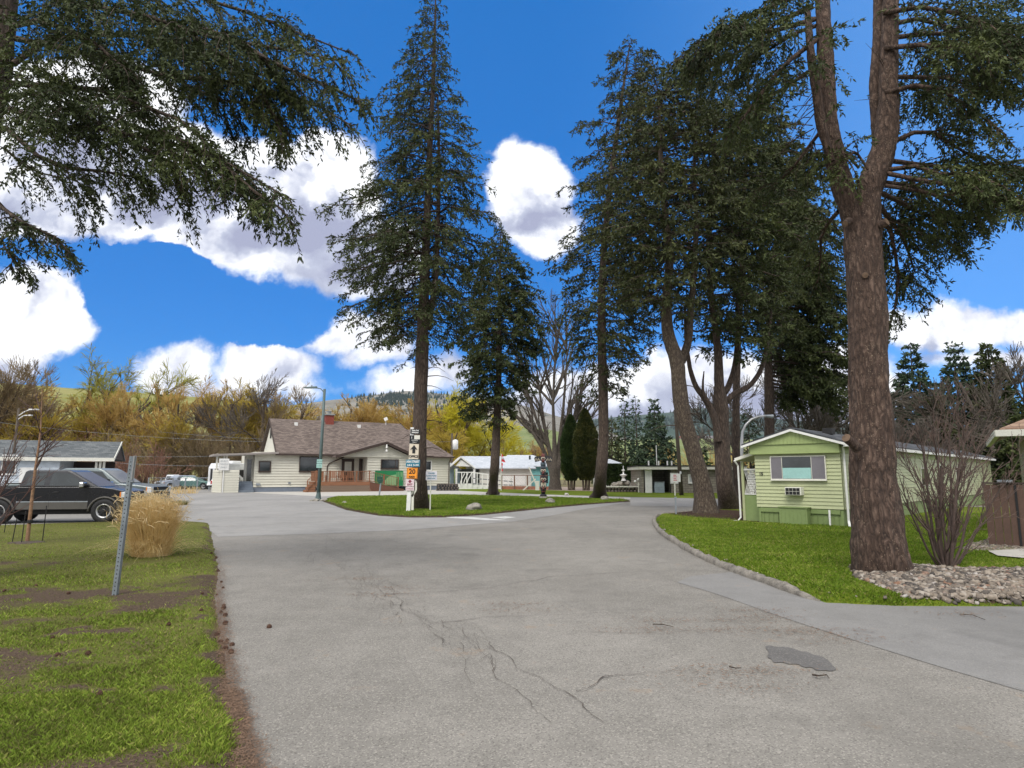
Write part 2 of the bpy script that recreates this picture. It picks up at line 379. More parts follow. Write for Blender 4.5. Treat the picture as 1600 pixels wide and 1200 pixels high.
GREY = [(440,365,170,60),(520,420,110,66),(280,300,170,48),(60,345,150,38),(620,565,140,30),(830,340,52,26),(560,430,90,45),(120,250,60,30),(1450,560,260,16),(300,618,150,13),(1120,655,380,45),(800,650,140,22),(60,570,100,25)]
gr = blobs(GREY, wuv)
deep = math_(nt, 'MULTIPLY', math_(nt, 'MINIMUM', math_(nt, 'MAXIMUM', math_(nt, 'SUBTRACT', tot, .22), 0.0), .6), .38)
sh = math_(nt, 'ADD', math_(nt, 'ADD', deep, math_(nt, 'MULTIPLY', math_(nt, 'MAXIMUM', gr, -.35), 1.1)), math_(nt, 'MULTIPLY', lit, -.8))
L(nt, ramp(nt, math_(nt, 'ADD', sh, .5), [(.22, (.83,.84,.86)), (.46, (.70,.715,.77)), (.72, (.40,.43,.54)), (1.0, (.29,.31,.43))]), bg2.inputs[0])

sd = bpy.data.lights.new('sun', 'SUN'); sd.energy = 2.0; sd.angle = R(26); sd.color = (1, .955, .89)
so = bpy.data.objects.new('sun', sd); COL.objects.link(so)
sdir = Vector((math.sin(SUN_AZ)*math.cos(SUN_EL), math.cos(SUN_AZ)*math.cos(SUN_EL), math.sin(SUN_EL)))
so.rotation_euler = sdir.to_track_quat('Z', 'Y').to_euler(); so.location = sdir*200
sc.view_settings.view_transform = 'Standard'; sc.view_settings.look = 'None'; sc.view_settings.gamma = 1; sc.view_settings.exposure = 0.56
sc.cycles.max_bounces = 6; sc.cycles.transparent_max_bounces = 8; sc.cycles.use_denoising = True

# ---------------------------------------------------------------- ground materials
def grass_ground(name, g1, g2, g3, soil=None, big=.35):
    m, nt, b = new_mat(name); v = coord(nt)
    n1 = noise(nt, v, big, 4, .6); n2 = noise(nt, v, 5, 4, .7); n3 = noise(nt, v, 38, 3, .7)
    s = math_(nt, 'ADD', math_(nt, 'MULTIPLY', n1, .45), math_(nt, 'ADD', math_(nt, 'MULTIPLY', n2, .25), math_(nt, 'MULTIPLY', n3, .3)))
    col = ramp(nt, s, [(.34, g1), (.5, g2), (.66, g3)])
    if soil:
        a = nd(nt, 'ShaderNodeAttribute', attribute_name='soil').outputs['Fac']
        e = math_(nt, 'ADD', a, math_(nt, 'MULTIPLY', math_(nt, 'SUBTRACT', n2, .5), .8)); mr = nd(nt, 'ShaderNodeMapRange', interpolation_type='SMOOTHSTEP')
        mr.inputs['From Min'].default_value = .35; mr.inputs['From Max'].default_value = .65; L(nt, e, mr.inputs[0])
        sc_ = ramp(nt, n3, [(.3, tuple(c*.55 for c in soil)), (.5, soil), (.72, tuple(c*1.8 for c in soil))]); col = mixc(nt, mr.outputs[0], col, sc_)
    L(nt, col, b.inputs['Base Color']); b.inputs['Roughness'].default_value = 1; b.inputs['Specular IOR Level'].default_value = .1
    bump(nt, b, n3, .8, .04); _M[name] = m; return m
M_lawn = grass_ground('lawn_patchy', (.075,.072,.026), (.125,.130,.034), (.20,.185,.065), (.095,.068,.048))
M_lawnc = grass_ground('lawn_green', (.065,.095,.010), (.12,.165,.014), (.21,.225,.035), (.055,.035,.026))
M_field = grass_ground('dry_field', (.10,.085,.05), (.16,.14,.075), (.22,.19,.11), None, .05)

def asphalt(name, c1, c2, c3, grit=1.0, warm=0.0):
    m, nt, b = new_mat(name); v = coord(nt)
    big = noise(nt, v, .22, 5, .6); mid = noise(nt, v, 2.2, 5, .7); fi = noise(nt, v, 75, 3, .8); fi2 = noise(nt, v, 190, 2, .8)
    s = math_(nt, 'ADD', math_(nt, 'MULTIPLY', big, .50), math_(nt, 'ADD', math_(nt, 'MULTIPLY', mid, .30), math_(nt, 'MULTIPLY', fi2, .30)))
    col = ramp(nt, s, [(.36, c1), (.5, c2), (.64, c3)])
    vo = nd(nt, 'ShaderNodeTexVoronoi'); vo.inputs['Scale'].default_value = 105; L(nt, v, vo.inputs['Vector'])
    st = nd(nt, 'ShaderNodeSeparateColor'); L(nt, vo.outputs['Color'], st.inputs[0])
    lite = math_(nt, 'MULTIPLY', math_(nt, 'GREATER_THAN', st.outputs[0], .86), .42*grit); dk = math_(nt, 'MULTIPLY', math_(nt, 'LESS_THAN', st.outputs[1], .16), .5*grit)
    col = mixc(nt, lite, col, (.46,.43,.38)); col = mixc(nt, dk, col, (.075,.068,.062))
    pol = math_(nt, 'MULTIPLY', math_(nt, 'GREATER_THAN', math_(nt, 'ADD', noise(nt, v, 1.1, 6, .75), math_(nt, 'MULTIPLY', fi, .22)), .74), .35)
    col = mixc(nt, pol, col, (.27,.19,.12))
    wr_ = noise(nt, coord(nt, 'Object', (1, .22, 1), (0, 0, R(-24))), .55, 4, .55); stn = noise(nt, v, .7, 6, .7)
    col = mixc(nt, math_(nt, 'MULTIPLY', math_(nt, 'MAXIMUM', math_(nt, 'SUBTRACT', wr_, .5), 0.0), 1.6, True), col, tuple(c*.62 for c in c2)); col = mixc(nt, math_(nt, 'MULTIPLY', math_(nt, 'MAXIMUM', math_(nt, 'SUBTRACT', stn, .56), 0.0), 3.0, True), col, tuple(c*.55 for c in c2))
    L(nt, col, b.inputs['Base Color']); b.inputs['Roughness'].default_value = .92; b.inputs['Specular IOR Level'].default_value = .25
    bump(nt, b, math_(nt, 'ADD', fi, math_(nt, 'MULTIPLY', st.outputs[0], .7)), .5*grit, .008); _M[name] = m; return m
M_asph = asphalt('asphalt_coarse', (.145,.136,.119), (.205,.193,.172), (.268,.252,.226), .95)
M_asph2 = asphalt('asphalt_smooth', (.205,.20,.19), (.255,.248,.236), (.315,.305,.29), .35)
M_asph3 = asphalt('asphalt_edge', (.16,.156,.15), (.205,.20,.192), (.25,.244,.235), .35)
M_patch = asphalt('asphalt_patch', (.085,.082,.08), (.115,.11,.106), (.15,.145,.14), .5)
M_litter = paint('needle_litter', (.19,.12,.078), 1, var=.45, scale=18)
M_crack = paint('crack_dark', (.085,.068,.054), 1, var=.4, scale=4)
M_mark = paint('road_marking_worn', (.55,.55,.53), .8, var=.3, scale=4)

def sheet(name, pts, z, mat, kind='structure', parent=None, smooth_it=0):
    P = [Vector((p[0], p[1], 0)) for p in pts]
    if smooth_it: P = smooth_closed(P, smooth_it)
    me = bpy.data.meshes.new(name); bm = bmesh.new(); vs = [bm.verts.new((p.x, p.y, z)) for p in P]; f = bm.faces.new(vs)
    if f.normal.z < 0: f.normal_flip()
    bmesh.ops.triangulate(bm, faces=[f]); bmesh.ops.recalc_face_normals(bm, faces=bm.faces)
    if sum(g.normal.z for g in bm.faces) < 0: bmesh.ops.reverse_faces(bm, faces=bm.faces)
    bm.to_mesh(me); bm.free(); o = link(name, me, mat, parent)
    if kind and not parent: o['kind'] = kind
    return o
GP = lambda pts: [G(x, y) for x, y in pts]

# one sheet of ground to the horizon
sheet('ground', [(-9000,-300),(9000,-300),(9000,9000),(-9000,9000)], -.012, M_field)
# the asphalt
road = sheet('road', [(-16,-6),(16,-6)] + [(60,30)] + GP([(1500,790),(1160,775),(985,774),(700,768),(560,766),(330,764),(150,766)]) + [(-75,60),(-60,12),(-16,4)], 0.0, M_asph)
# smoother, paler surfacing: lane to the office, the truck's parking bay, strip down the left edge, and the drive on the right
sheet('driveway', GP([(341,839),(500,834),(640,828),(800,815),(860,806),(905,797),(975,786),(975,779),(700,772),(560,769),(330,766),(150,768),(-260,768),(-260,826),(0,824),(320,822)]), .004, M_asph2)
sheet('right_driveway', GP([(1040,905),(1120,928),(1230,968),(1370,1012),(1500,1052),(1700,1110),(2000,1180),(2300,960),(1640,930),(1300,930),(1180,890)]), .004, M_asph3, smooth_it=1)
sheet('side_road', [tuple(G(985,778))[:2], tuple(G(985,790))[:2], tuple(G(1160,793))[:2], tuple(G(1500,800))[:2], tuple(G(1500,782))[:2]], .004, M_asph2)
sheet('pavement', GP([(505,776),(620,774.3),(700,772.6),(850,776.4),(985,780.5),(985,777.6),(850,773),(760,769),(700,766),(640,766),(560,768),(505,773)]), .013, M_concrete)
sheet('forecourt', GP([(330,767),(395,770),(505,776),(560,768),(640,766),(700,766),(700,762),(330,762)]), .008, M_concrete)

def segdist(x, y, poly):
    d = np.full(x.shape, 1e9)
    for i in range(len(poly)):
        ax, ay = poly[i-1][0], poly[i-1][1]; bx, by = poly[i][0], poly[i][1]; dx, dy = bx-ax, by-ay; l = dx*dx+dy*dy+1e-12
        t = np.clip(((x-ax)*dx+(y-ay)*dy)/l, 0, 1); d = np.minimum(d, np.hypot(x-ax-t*dx, y-ay-t*dy))
    return d
def lawn(name, pts, res, h, mat, edge=.25, jag=.0, soilf=None, bumpy=.02, kind='structure'):
    poly = [(p[0], p[1]) for p in pts]; xs = [p[0] for p in poly]; ys = [p[1] for p in poly]
    gx = np.arange(min(xs)-2*res, max(xs)+3*res, res); gy = np.arange(min(ys)-2*res, max(ys)+3*res, res); X, Y = np.meshgrid(gx, gy)
    ins = inpoly(X, Y, poly); d = segdist(X, Y, poly); d = np.where(ins, d, -d) + jag*(fbm(X, Y, .5, 5)-.5)*2
    t = np.clip(d/edge, -1, 1); Z = np.where(t > 0, h*(1-(1-t)**2), t*.25*edge) + bumpy*(fbm(X, Y, 1.3, 9)-.5)*np.clip(t, 0, 1) - .004*(t <= 0)
    keep = (d > -1.6*res - .02); ny, nx = X.shape; idx = np.arange(nx*ny).reshape(ny, nx)
    k = keep[:-1,:-1] & keep[1:,:-1] & keep[:-1,1:] & keep[1:,1:]
    F = np.stack([idx[:-1,:-1][k], idx[:-1,1:][k], idx[1:,1:][k], idx[1:,:-1][k]], -1)
    V = np.stack([X, Y, Z], -1).reshape(-1, 3); used = np.unique(F); mp = np.zeros(len(V), int); mp[used] = np.arange(len(used))
    o = np_mesh(name, V[used], mp[F], mat, None, True); o['kind'] = kind
    if soilf is not None:
        s = soilf(V[used][:,0], V[used][:,1]); a = o.data.attributes.new('soil', 'FLOAT', 'POINT'); a.data.foreach_set('value', s.astype(np.float32))
    return o
def zlawn(x, y, poly, h, edge, jag=0):
    ins = inpoly(x, y, poly); d = segdist(x, y, poly); d = np.where(ins, d, -d) + jag*(fbm(x, y, .5, 5)-.5)*2; t = np.clip(d/edge, 0, 1)
    return h*(1-(1-t)**2), d

def pblob(x, y, px, py, rx, ry):
    c = G(px, py); a = abs(G(px+rx, py).x-c.x); b = abs(G(px, py-ry).y-G(px, py+ry).y)/2
    return 1-np.hypot((x-c.x)/a, (y-c.y)/b)
LL = [tuple(p)[:2] for p in GP([(-1400,1250),(-500,835),(-200,829),(0,822.5),(120,818),(200,816.5),(290,815.5),(326,818),(333,850),(341,890),(338,940),(344,1000),(352,1080),(368,1135),(388,1250),(430,1500)])]
def soilL(x, y):
    x = x+(fbm(x, y, .6, 61)-.5)*.9; y = y+(fbm(x, y, .5, 62)-.5)*.8; s = fbm(x, y, .9, 3, 5)*1.25 - .28
    for b in [(110,938,190,20),(150,1000,120,14),(60,1035,120,20),(150,985,60,10),(290,930,60,12),(120,1090,70,9),(280,1080,70,12)]: s = np.maximum(s, pblob(x, y, *b)*.9 + (fbm(x, y, .25, 8)-.5)*1.3 + .12)
    for b in [(60,965,110,12),(200,975,80,14),(150,1060,100,14),(90,1120,190,18),(290,880,50,22)]: s = s - np.clip(pblob(x, y, *b), 0, 1)*.9
    far = np.clip((y-11.5)/1.5, 0, 1); s = s*(1-far) + far*np.clip(.15+ .45*(fbm(x, y, 1.2, 14)-.3), 0, .4)
    e = segdist(x, y, LL); s = np.maximum(s, np.clip(1-e/.14, 0, 1)*.9)
    return np.clip(s, 0, 1)
lawn('left_lawn_ground', LL, .075, .05, M_lawn, .22, .05, soilL)
LR = [tuple(p)[:2] for p in GP([(1022,815),(1029,806.5),(1060,803),(1120,798.5),(1165,796),(1400,793),(1750,798),(2400,850),(2600,945),(1800,949),(1600,948),(1400,947),(1290,942),(1250,930),(1200,912),(1150,894),(1100,873),(1060,851),(1032,832)])]
def soilR(x, y):
    s = fbm(x, y, 1.4, 31, 4)*.5-.12
    for b in [(1120,806,85,9),(1190,815,60,7),(1060,803,60,4)]: s = np.maximum(s, pblob(x, y, *b)*1.6+.35)
    s = np.maximum(s, pblob(x, y, 1500, 925, 170, 24)*1.5+.2)
    return np.clip(s, 0, 1)
lawn('right_lawn_ground', LR, .11, .10, M_lawnc, .30, .0, soilR)
LCn = [tuple(p)[:2] for p in GP([(499,782),(520,776.5),(620,775),(700,773.3),(850,777),(983,781.5),(985,784),(920,788.5),(850,795),(760,804.5),(700,808.5),(640,809),(590,806),(540,797)])]
lawn('centre_lawn_ground', LCn, .22, .07, M_lawnc, .5, .06, lambda x, y: np.clip(1-segdist(x, y, LCn)/.8, 0, 1)*.8 + .1*fbm(x, y, 2, 4))
LB = [tuple(p)[:2] for p in GP([(705,766.0),(760,768.6),(850,772.6),(985,776.6),(1160,780),(1600,782),(1600,772),(1200,769),(900,764),(740,761)])]
lawn('back_lawn_ground', LB, .5, .06, M_lawnc, .6, .1, lambda x, y: .2*fbm(x, y, 3, 4))
sheet('gravel_yard', GP([(740,764.5),(880,767.5),(1000,770),(1000,763),(740,760)]), .07, paint('pinkish_gravel', (.42,.32,.25), 1, var=.25, scale=6))

# worn white paint: the stop line and its ghost
for nm, q in (('stop_line', [(690,806.8),(738,808.4),(797,813.2),(760,813.0),(700,809.2)]), ('lane_line', [(767,808.6),(790,807.0),(806,808.6),(788,810.6)])):
    sheet(nm, GP(q), .0085, M_mark)
sheet('tar_patch', GP([(1194,1011),(1202,1009),(1214,1012),(1226,1011),(1240,1014),(1252,1019),(1262,1019),(1270,1024),(1284,1026),(1296,1034),(1301,1041),(1308,1046),(1300,1050),(1288,1048),(1276,1049),(1268,1043),(1256,1044),(1246,1038),(1232,1039),(1222,1035),(1209,1037),(1205,1030),(1198,1028),(1202,1020)]), .006, M_patch, smooth_it=1)

# cracks: thin ribbons of dark filler following the photograph's lines
def ribbon(mb, pts, w0, w1, z, jit):
    P = [G(x, y) for x, y in pts]; Q = []
    for a, b in zip(P[:-1], P[1:]):
        n = max(2, int((b-a).length/.07))
        for i in range(n): Q.append(a.lerp(b, i/n))
    Q.append(P[-1]); off = random.random()*50; pts2 = []
    for i, p in enumerate(Q):
        s = i*.07; pts2.append(p + Vector((mn.noise((s*2.2+off, 0, 0))*jit + mn.noise((s*9+off, 3, 0))*jit*.35, mn.noise((s*2.2+off, 7, 0))*jit + mn.noise((s*9+off, 9, 0))*jit*.35, 0)))
    vs = []
    for i, p in enumerate(pts2):
        t = (pts2[min(i+1, len(pts2)-1)]-pts2[max(0, i-1)]); t = Vector((-t.y, t.x, 0)).normalized(); ww = (w0+(w1-w0)*i/len(pts2))*(.35+.9*abs(mn.noise((i*.31+off, 1, 5)))*2)
        vs += [(p.x+t.x*ww, p.y+t.y*ww, z), (p.x-t.x*ww, p.y-t.y*ww, z)]
    mb.add(vs, [(2*i, 2*i+1, 2*i+3, 2*i+2) for i in range(len(pts2)-1)])
ck = MB()
for pts, a, b, j in [([(600,930),(700,925),(760,920),(860,902),(960,896),(1060,890)], .016, .009, .05), ([(605,905),(632,955),(680,975),(720,980),(780,1020),(850,1065),(890,1085),(940,1131)], .006, .007, .05),
        ([(690,975),(760,965),(860,962),(960,958),(1010,958)], .013, .008, .04), ([(890,1080),(930,1075),(950,1062),(1010,1050),(1060,1045)], .016, .009, .05), ([(720,980),(745,1010),(790,1068),(830,1105),(858,1135)], .004, .007, .05),
        ([(560,925),(640,938),(720,930)], .012, .006, .05), ([(470,905),(560,912),(640,905)], .010, .006, .08), ([(900,985),(980,992),(1080,985)], .008, .005, .06), ([(600,935),(650,960),(675,990),(700,1005),(725,1040),(735,1075)], .005, .003, .06), ([(560,890),(585,915),(615,925)], .006, .004, .06), ([(640,955),(690,985),(740,975),(770,1005)], .003, .003, .05),
        ([(500,880),(540,905),(570,940),(600,965)], .004, .003, .06), ([(340,838),(470,834),(640,829),(760,818),(880,803)], .010, .006, .05), ([(1040,906),(1120,929),(1230,969),(1370,1013),(1500,1053),(1640,1092)], .004, .003, .03),
        ([(655,965),(670,1000),(730,1000),(752,1022)], .003, .003, .05), ([(700,975),(690,1010),(760,1015)], .003, .002, .05), ([(1130,990),(1160,996),(1200,1008)], .004, .003, .04), ([(600,880),(750,872),(900,868),(1040,860)], .013, .008, .08),
        ([(470,845),(520,870),(560,915),(560,960)], .003, .002, .06), ([(610,1000),(560,1050),(540,1110)], .002, .002, .05)]:
    ribbon(ck, pts, a*.42, b*.42, .011, j*1.9)
random.seed(3)
for k in range(90):         # a web of hairline cracks through the crossing
    x = random.uniform(500, 640); y = 850 + (x-500)*.75 + random.uniform(-22, 22); dx = random.uniform(-28, 40)
    ribbon(ck, [(x, y), (x+dx, y+random.uniform(-3, 12)), (x+dx*1.3, y+random.uniform(0, 16))], .0025, .0015, .011, .04)
for k in range(50):
    x = random.uniform(660, 780); y = 955 + (x-660)*.4 + random.uniform(0, 38); dx = random.uniform(-20, 26)
    ribbon(ck, [(x, y), (x+dx, y+random.uniform(2, 14))], .002, .0015, .011, .03)
o = ck.build('crack', M_crack); o['kind'] = 'structure'

# brown needle litter along the lawn's edge and drifts of it on the road: uncountable
def flakes(name, n, place, size, mat, label, cat='litter'):
    x, y, z = place(n); n = len(x); a = rng.uniform(0, 2*PI, n); s = size*rng.uniform(.5, 1.5, n); t = rng.uniform(-.5, .5, (n, 2))
    c = np.stack([x, y, z], -1); d = np.stack([np.cos(a), np.sin(a), t[:,0]*.6], -1)*s[:,None]; e = np.stack([-np.sin(a), np.cos(a), t[:,1]], -1)*(s*.16)[:,None]
    V = np.stack([c-d, c-e, c+d, c+e], 1).reshape(-1, 3); V[:,2] = np.maximum(V[:,2], .012); F = np.arange(4*n).reshape(n, 4)
    o = np_mesh(name, V, F, mat); tag(o, label, cat, kind='stuff'); return o
edge_pts = [G(x, y) for x, y in [(332,850),(341,890),(338,940),(344,1000),(352,1080),(368,1135),(390,1260)]]
def place_edge(n):
    t = rng.uniform(0, 1, n)**.6*(len(edge_pts)-1); i = np.minimum(t.astype(int), len(edge_pts)-2); f = t-i; P = np.array([p[:] for p in edge_pts])
    p = P[i]*(1-f)[:,None] + P[i+1]*f[:,None]; wv = .02+.075*fbm(p[:,0]*3, p[:,1]*3, 1.0, 3)
    return p[:,0]+rng.normal(.0, 1, n)*wv+.02, p[:,1]+rng.normal(0, .03, n), .012+rng.uniform(0, .016, n)
flakes('fallen_needles', 30000, place_edge, .011, M_litter, 'brown fallen needles drifted along the edge of the left lawn')
def place_drift(n):
    c = np.array([G(*p)[:] for p in [(1150,970),(1200,965),(1240,985),(1280,990),(1180,955),(1320,1000),(1130,985),(1040,970),(1010,985),(800,945),(810,955),(1190,1050),(1160,1075),(1120,1050),(560,905),(590,930),(620,920),(1500,960)]])
    i = rng.integers(0, len(c), n); return c[i,0]+rng.normal(0, .28, n), c[i,1]+rng.normal(0, .10, n)+.0, .012+rng.uniform(0, .006, n)
flakes('scattered_needles', 3800, place_drift, .016, M_litter, 'thin brown needle drifts scattered over the coarse asphalt')
def place_apron(n):
    x = rng.uniform(-4, 9, n*3); y = rng.uniform(3.5, 20, n*3); k = (fbm(x, y, 1.2, 77) > .56) & ~inpoly(x, y, LL) & ~inpoly(x, y, LR); x = x[k][:n]; y = y[k][:n]
    return x, y, np.full(len(x), .013)
flakes('loose_grit', 9000, place_apron, .006, paint('grit_brown', (.10,.075,.055), 1, var=.4, scale=9), 'specks of bark and grit lying about the road', 'grit')

# ---------------------------------------------------------------- hills
def hill(name, prof, Y0, Yc, mat, z0=0, n=260, m=26, rough=.05, x0=-900, x1=2500, seed=2, curve=1.3, back=1.5):
    pxs = np.linspace(x0, x1, n); tab = np.array(prof, float); py = np.interp(pxs, tab[:,0], tab[:,1])
    V = []; 
    for i in range(n):
        c = at(pxs[i], py[i], Yc); u = c.x/Yc
        for j in range(m):
            t = j/(m-5) if j <= m-5 else 1 + (j-(m-5))*back/4
            if t <= 1: Y = Y0+(Yc-Y0)*t; z = z0 + (c.z-z0)*(t**curve)
            else: Y = Yc*(1+(t-1)*.5); z = c.z*(1-(t-1)*.35)
            x = u*Y; k = min(1, t*1.5)*(1 if abs(t-1) > .02 else .25)
            z += (mn.fractal((x/Yc*9+seed, Y/Yc*9, seed), .9, 2, 5))*rough*c.z*k
            V.append((x, Y, z))
    idx = np.arange(n*m).reshape(n, m); F = np.stack([idx[:-1,:-1], idx[1:,:-1], idx[1:,1:], idx[:-1,1:]], -1).reshape(-1, 4)
    o = np_mesh(name, V, F, mat, None, True); o['kind'] = 'structure'; return o
def hillmat(name, cs, scale, dots=None, dscale=.02, thr=.3):
    m, nt, b = new_mat(name); v = coord(nt); n1 = noise(nt, v, scale, 7, .62); n2 = noise(nt, v, scale*7, 5, .7)
    s = math_(nt, 'ADD', math_(nt, 'MULTIPLY', n1, .65), math_(nt, 'MULTIPLY', n2, .35)); col = ramp(nt, s, cs)
    if dots:
        d = noise(nt, v, dscale, 8, .75); k = nd(nt, 'ShaderNodeMapRange'); k.inputs['From Min'].default_value = thr; k.inputs['From Max'].default_value = thr+.05; L(nt, d, k.inputs[0]); col = mixc(nt, k.outputs[0], col, dots)
    L(nt, col, b.inputs['Base Color']); b.inputs['Roughness'].default_value = 1; b.inputs['Specular IOR Level'].default_value = 0; return m
MH1 = hillmat('near_hill', [(.35,(.14,.15,.055)),(.5,(.22,.22,.085)),(.65,(.31,.27,.13))], .012)
MH2 = hillmat('sage_mountain', [(.35,(.12,.115,.10)),(.5,(.21,.20,.175)),(.65,(.30,.285,.25))], .0035, (.045,.065,.06), .004, .56)
MH3 = hillmat('blue_mountain', [(.35,(.030,.055,.045)),(.5,(.055,.085,.070)),(.65,(.12,.14,.12))], .003, (.24,.22,.21), .004, .60)
MH4 = hillmat('green_slope', [(.35,(.13,.165,.07)),(.5,(.185,.215,.10)),(.65,(.26,.265,.15))], .012, (.07,.08,.035), .02, .64)
hill('hill', [(-900,590),(0,598),(120,607),(250,616),(330,622),(400,632),(470,650),(560,672),(700,705),(900,735),(2500,740)], 210, 520, MH1, seed=3, rough=.02)
hill('mountain', [(-900,640),(300,650),(380,640),(450,634),(520,625),(575,618),(620,612),(660,613),(700,616),(760,624),(820,634),(870,650),(930,668),(1000,690),(1100,712),(2500,735)], 700, 2300, MH2, seed=11, rough=.05, n=360, m=34, curve=1.15)
hill('far_mountain', [(-900,690),(760,670),(850,664),(920,656),(980,650),(1040,645),(1090,637),(1130,641),(1180,652),(1260,658),(1400,668),(1700,680),(2500,700)], 1500, 4200, MH3, seed=21, rough=.03, n=300)
hill('green_slope', [(-900,735),(600,715),(680,690),(740,668),(800,664),(860,672),(940,690),(1000,687),(1100,684),(1200,688),(1400,700),(2500,720)], 230, 900, MH4, seed=31, rough=.02)
# dark conifers dotted along the ridges
def far_trees(name, spots, mat, label):
    nb = NB(); 
    for (x, y, z, h) in spots:
        a = np.array([[x, y, z+h]]*4); r = h*.2; rg = np.array([[x-r, y-r, z], [x+r, y-r, z], [x+r, y+r, z], [x-r, y+r, z]]); V = np.concatenate([rg, a]); F = np.array([[0,1,5,4],[1,2,6,5],[2,3,7,6],[3,0,4,7]]); nb.add(V, F)
    o = nb.build(name, mat); tag(o, label, 'forest', kind='stuff')
sp_ = []; r_ = random.Random(5)
dgm = bpy.context.evaluated_depsgraph_get(); bpy.context.view_layer.update()
def drop(px, py0, py1, want, hlo, hhi):
    px += r_.uniform(-.5, .5); py = r_.uniform(py0, py1); d = ray(px, py).normalized(); ok, loc, nr, i, ob, mx = sc.ray_cast(bpy.context.evaluated_depsgraph_get(), Vector((0,0,CAMH)), d)
    if ok and ob.name.startswith(want): sp_.append((loc.x, loc.y, loc.z-1, r_.uniform(hlo, hhi)))
for k in range(150): drop(r_.gauss(640, 60), 613, 622, 'mountain', 9, 17)
for k in range(260): drop(r_.gauss(610, 28), 618, 636, 'mountain', 10, 18)
for k in range(260): drop(r_.uniform(685, 800), 616, 640, 'mountain', 10, 18)
for k in range(100): drop(r_.uniform(560, 760), 625, 665, 'mountain', 9, 16)
far_trees('ridge_forest', sp_, paint('far_conifer', (.022,.040,.034), 1), 'dark conifers dotted over the crest of the bare mountain')
sp_ = []
for k in range(900): drop(r_.uniform(925, 1330), 636, 676, 'far_mountain', 20, 34)
far_trees('blue_ridge_forest', sp_, paint('far_conifer_deep', (.018,.038,.030), 1), 'blue dark forest covering the farthest mountain')
# ---------------------------------------------------------------- trees
def trunk_tube(P, rad, n=20, flare=.0, rough=.06, seed=0, ring=.22, lob=5, ridge=0):
    """a bark-rough tapered stem along P with radii rad; roots flare near its foot"""
    P = [Vector(p) for p in P]; L_ = [0]
    for a, b in zip(P[:-1], P[1:]): L_.append(L_[-1]+(b-a).length)
    k = max(2, int(L_[-1]/ring/max(1, len(P)-1))); Q = catmull(P, k); l = [0]
    for a, b in zip(Q[:-1], Q[1:]): l.append(l[-1]+(b-a).length)
    r = np.interp(np.array(l)/l[-1]*L_[-1], L_, rad); vs = np.zeros((len(Q), n, 3)); ref = Vector((1, .1, 0))
    for i, p in enumerate(Q):
        t = (Q[min(i+1, len(Q)-1)]-Q[max(i-1, 0)]).normalized(); a = (ref-t*ref.dot(t)).normalized(); b = t.cross(a); ref = a
        for j in range(n):
            q = 2*PI*j/n; f = 1 + flare*math.exp(-l[i]/(rad[0]*1.3))*(1+.45*math.sin(lob*q+seed))
            c, s = math.cos(q), math.sin(q); nz = mn.fractal((c*1.6+seed, s*1.6, l[i]/rad[0]*.42), .8, 2.1, 3)*rough*2.2 + mn.noise((c*5+seed, s*5, l[i]/rad[0]*1.3))*rough
            if ridge: nz += ridge*(abs(mn.noise((c*4.2+seed, s*4.2, l[i]/rad[0]*.75)))*2.2 - .5) + ridge*.6*(abs(mn.noise((c*10+seed, s*10, l[i]/rad[0]*2.2)))*2-.5)
            vs[i, j] = (p + (a*c+b*s)*r[i]*(f+nz))[:]
    idx = np.arange(len(Q)*n).reshape(len(Q), n); q = np.roll(idx, -1, 1)
    return vs.reshape(-1, 3), np.stack([idx[:-1], q[:-1], q[1:], idx[1:]], -1).reshape(-1, 4)

def cap_quads(st, r, n=12):
    a, b = Vector(st[-2]), Vector(st[-1]); d = (b-a).normalized(); u = d.orthogonal().normalized(); v = d.cross(u); V = [b+d*.006]+[b+(u*math.cos(2*PI*k/n)+v*math.sin(2*PI*k/n))*r for k in range(n)]
    return V, [(0, 1+k, 1+(k+1)%n) for k in range(n)]
def rot_about(v, ax, a):
    c = np.cos(a)[:,None]; s = np.sin(a)[:,None]; return v*c + np.cross(ax, v)*s + ax*((ax*v).sum(-1, keepdims=True))*(1-c)
def poly_at(P, i, t):                    # point and tangent on polylines
    k = P.shape[1]-1; f = np.clip(t, 0, .9999)*k; j = f.astype(int); f = (f-j)[:,None]; a = P[i, j]; b = P[i, j+1]
    return a*(1-f)+b*f, unit(b-a)
def spawn(P, LEN, dens, t0, l2, ang, droop, rg, k=4, planar=.75, lmin=.15, tipw=1.0, jl=.35):
    """child twigs along polylines P: returns polylines"""
    n = np.maximum(1, (LEN*(1-t0)*dens + rg.uniform(0, 1, len(LEN))).astype(int)); i = np.repeat(np.arange(len(LEN)), n)
    t = t0 + (1-t0)*rg.uniform(0, 1, len(i))**.9; p, T = poly_at(P, i, t)
    side = np.where(rg.uniform(0, 1, len(i)) < .5, 1.0, -1.0); up = np.zeros_like(T); up[:,2] = 1; S = unit(np.cross(T, up)); S *= side[:,None]
    rnd = unit(rg.normal(0, 1, T.shape)); S = unit(S*planar + rnd*(1-planar)); a = rg.normal(ang, .22, len(i))[:,None]
    D = unit(T*np.cos(a) + S*np.sin(a)); l = np.maximum(lmin, l2(t, LEN[i]))*rg.uniform(1-jl, 1+jl*.6, len(i))
    Q = np.zeros((len(i), k+1, 3)); Q[:,0] = p; d = D
    for j in range(k):
        d = unit(d + np.array([0, 0, -droop])*(j+1)/k + rg.normal(0, .07, d.shape)); Q[:,j+1] = Q[:,j] + d*(l/k)[:,None]
    return Q, l
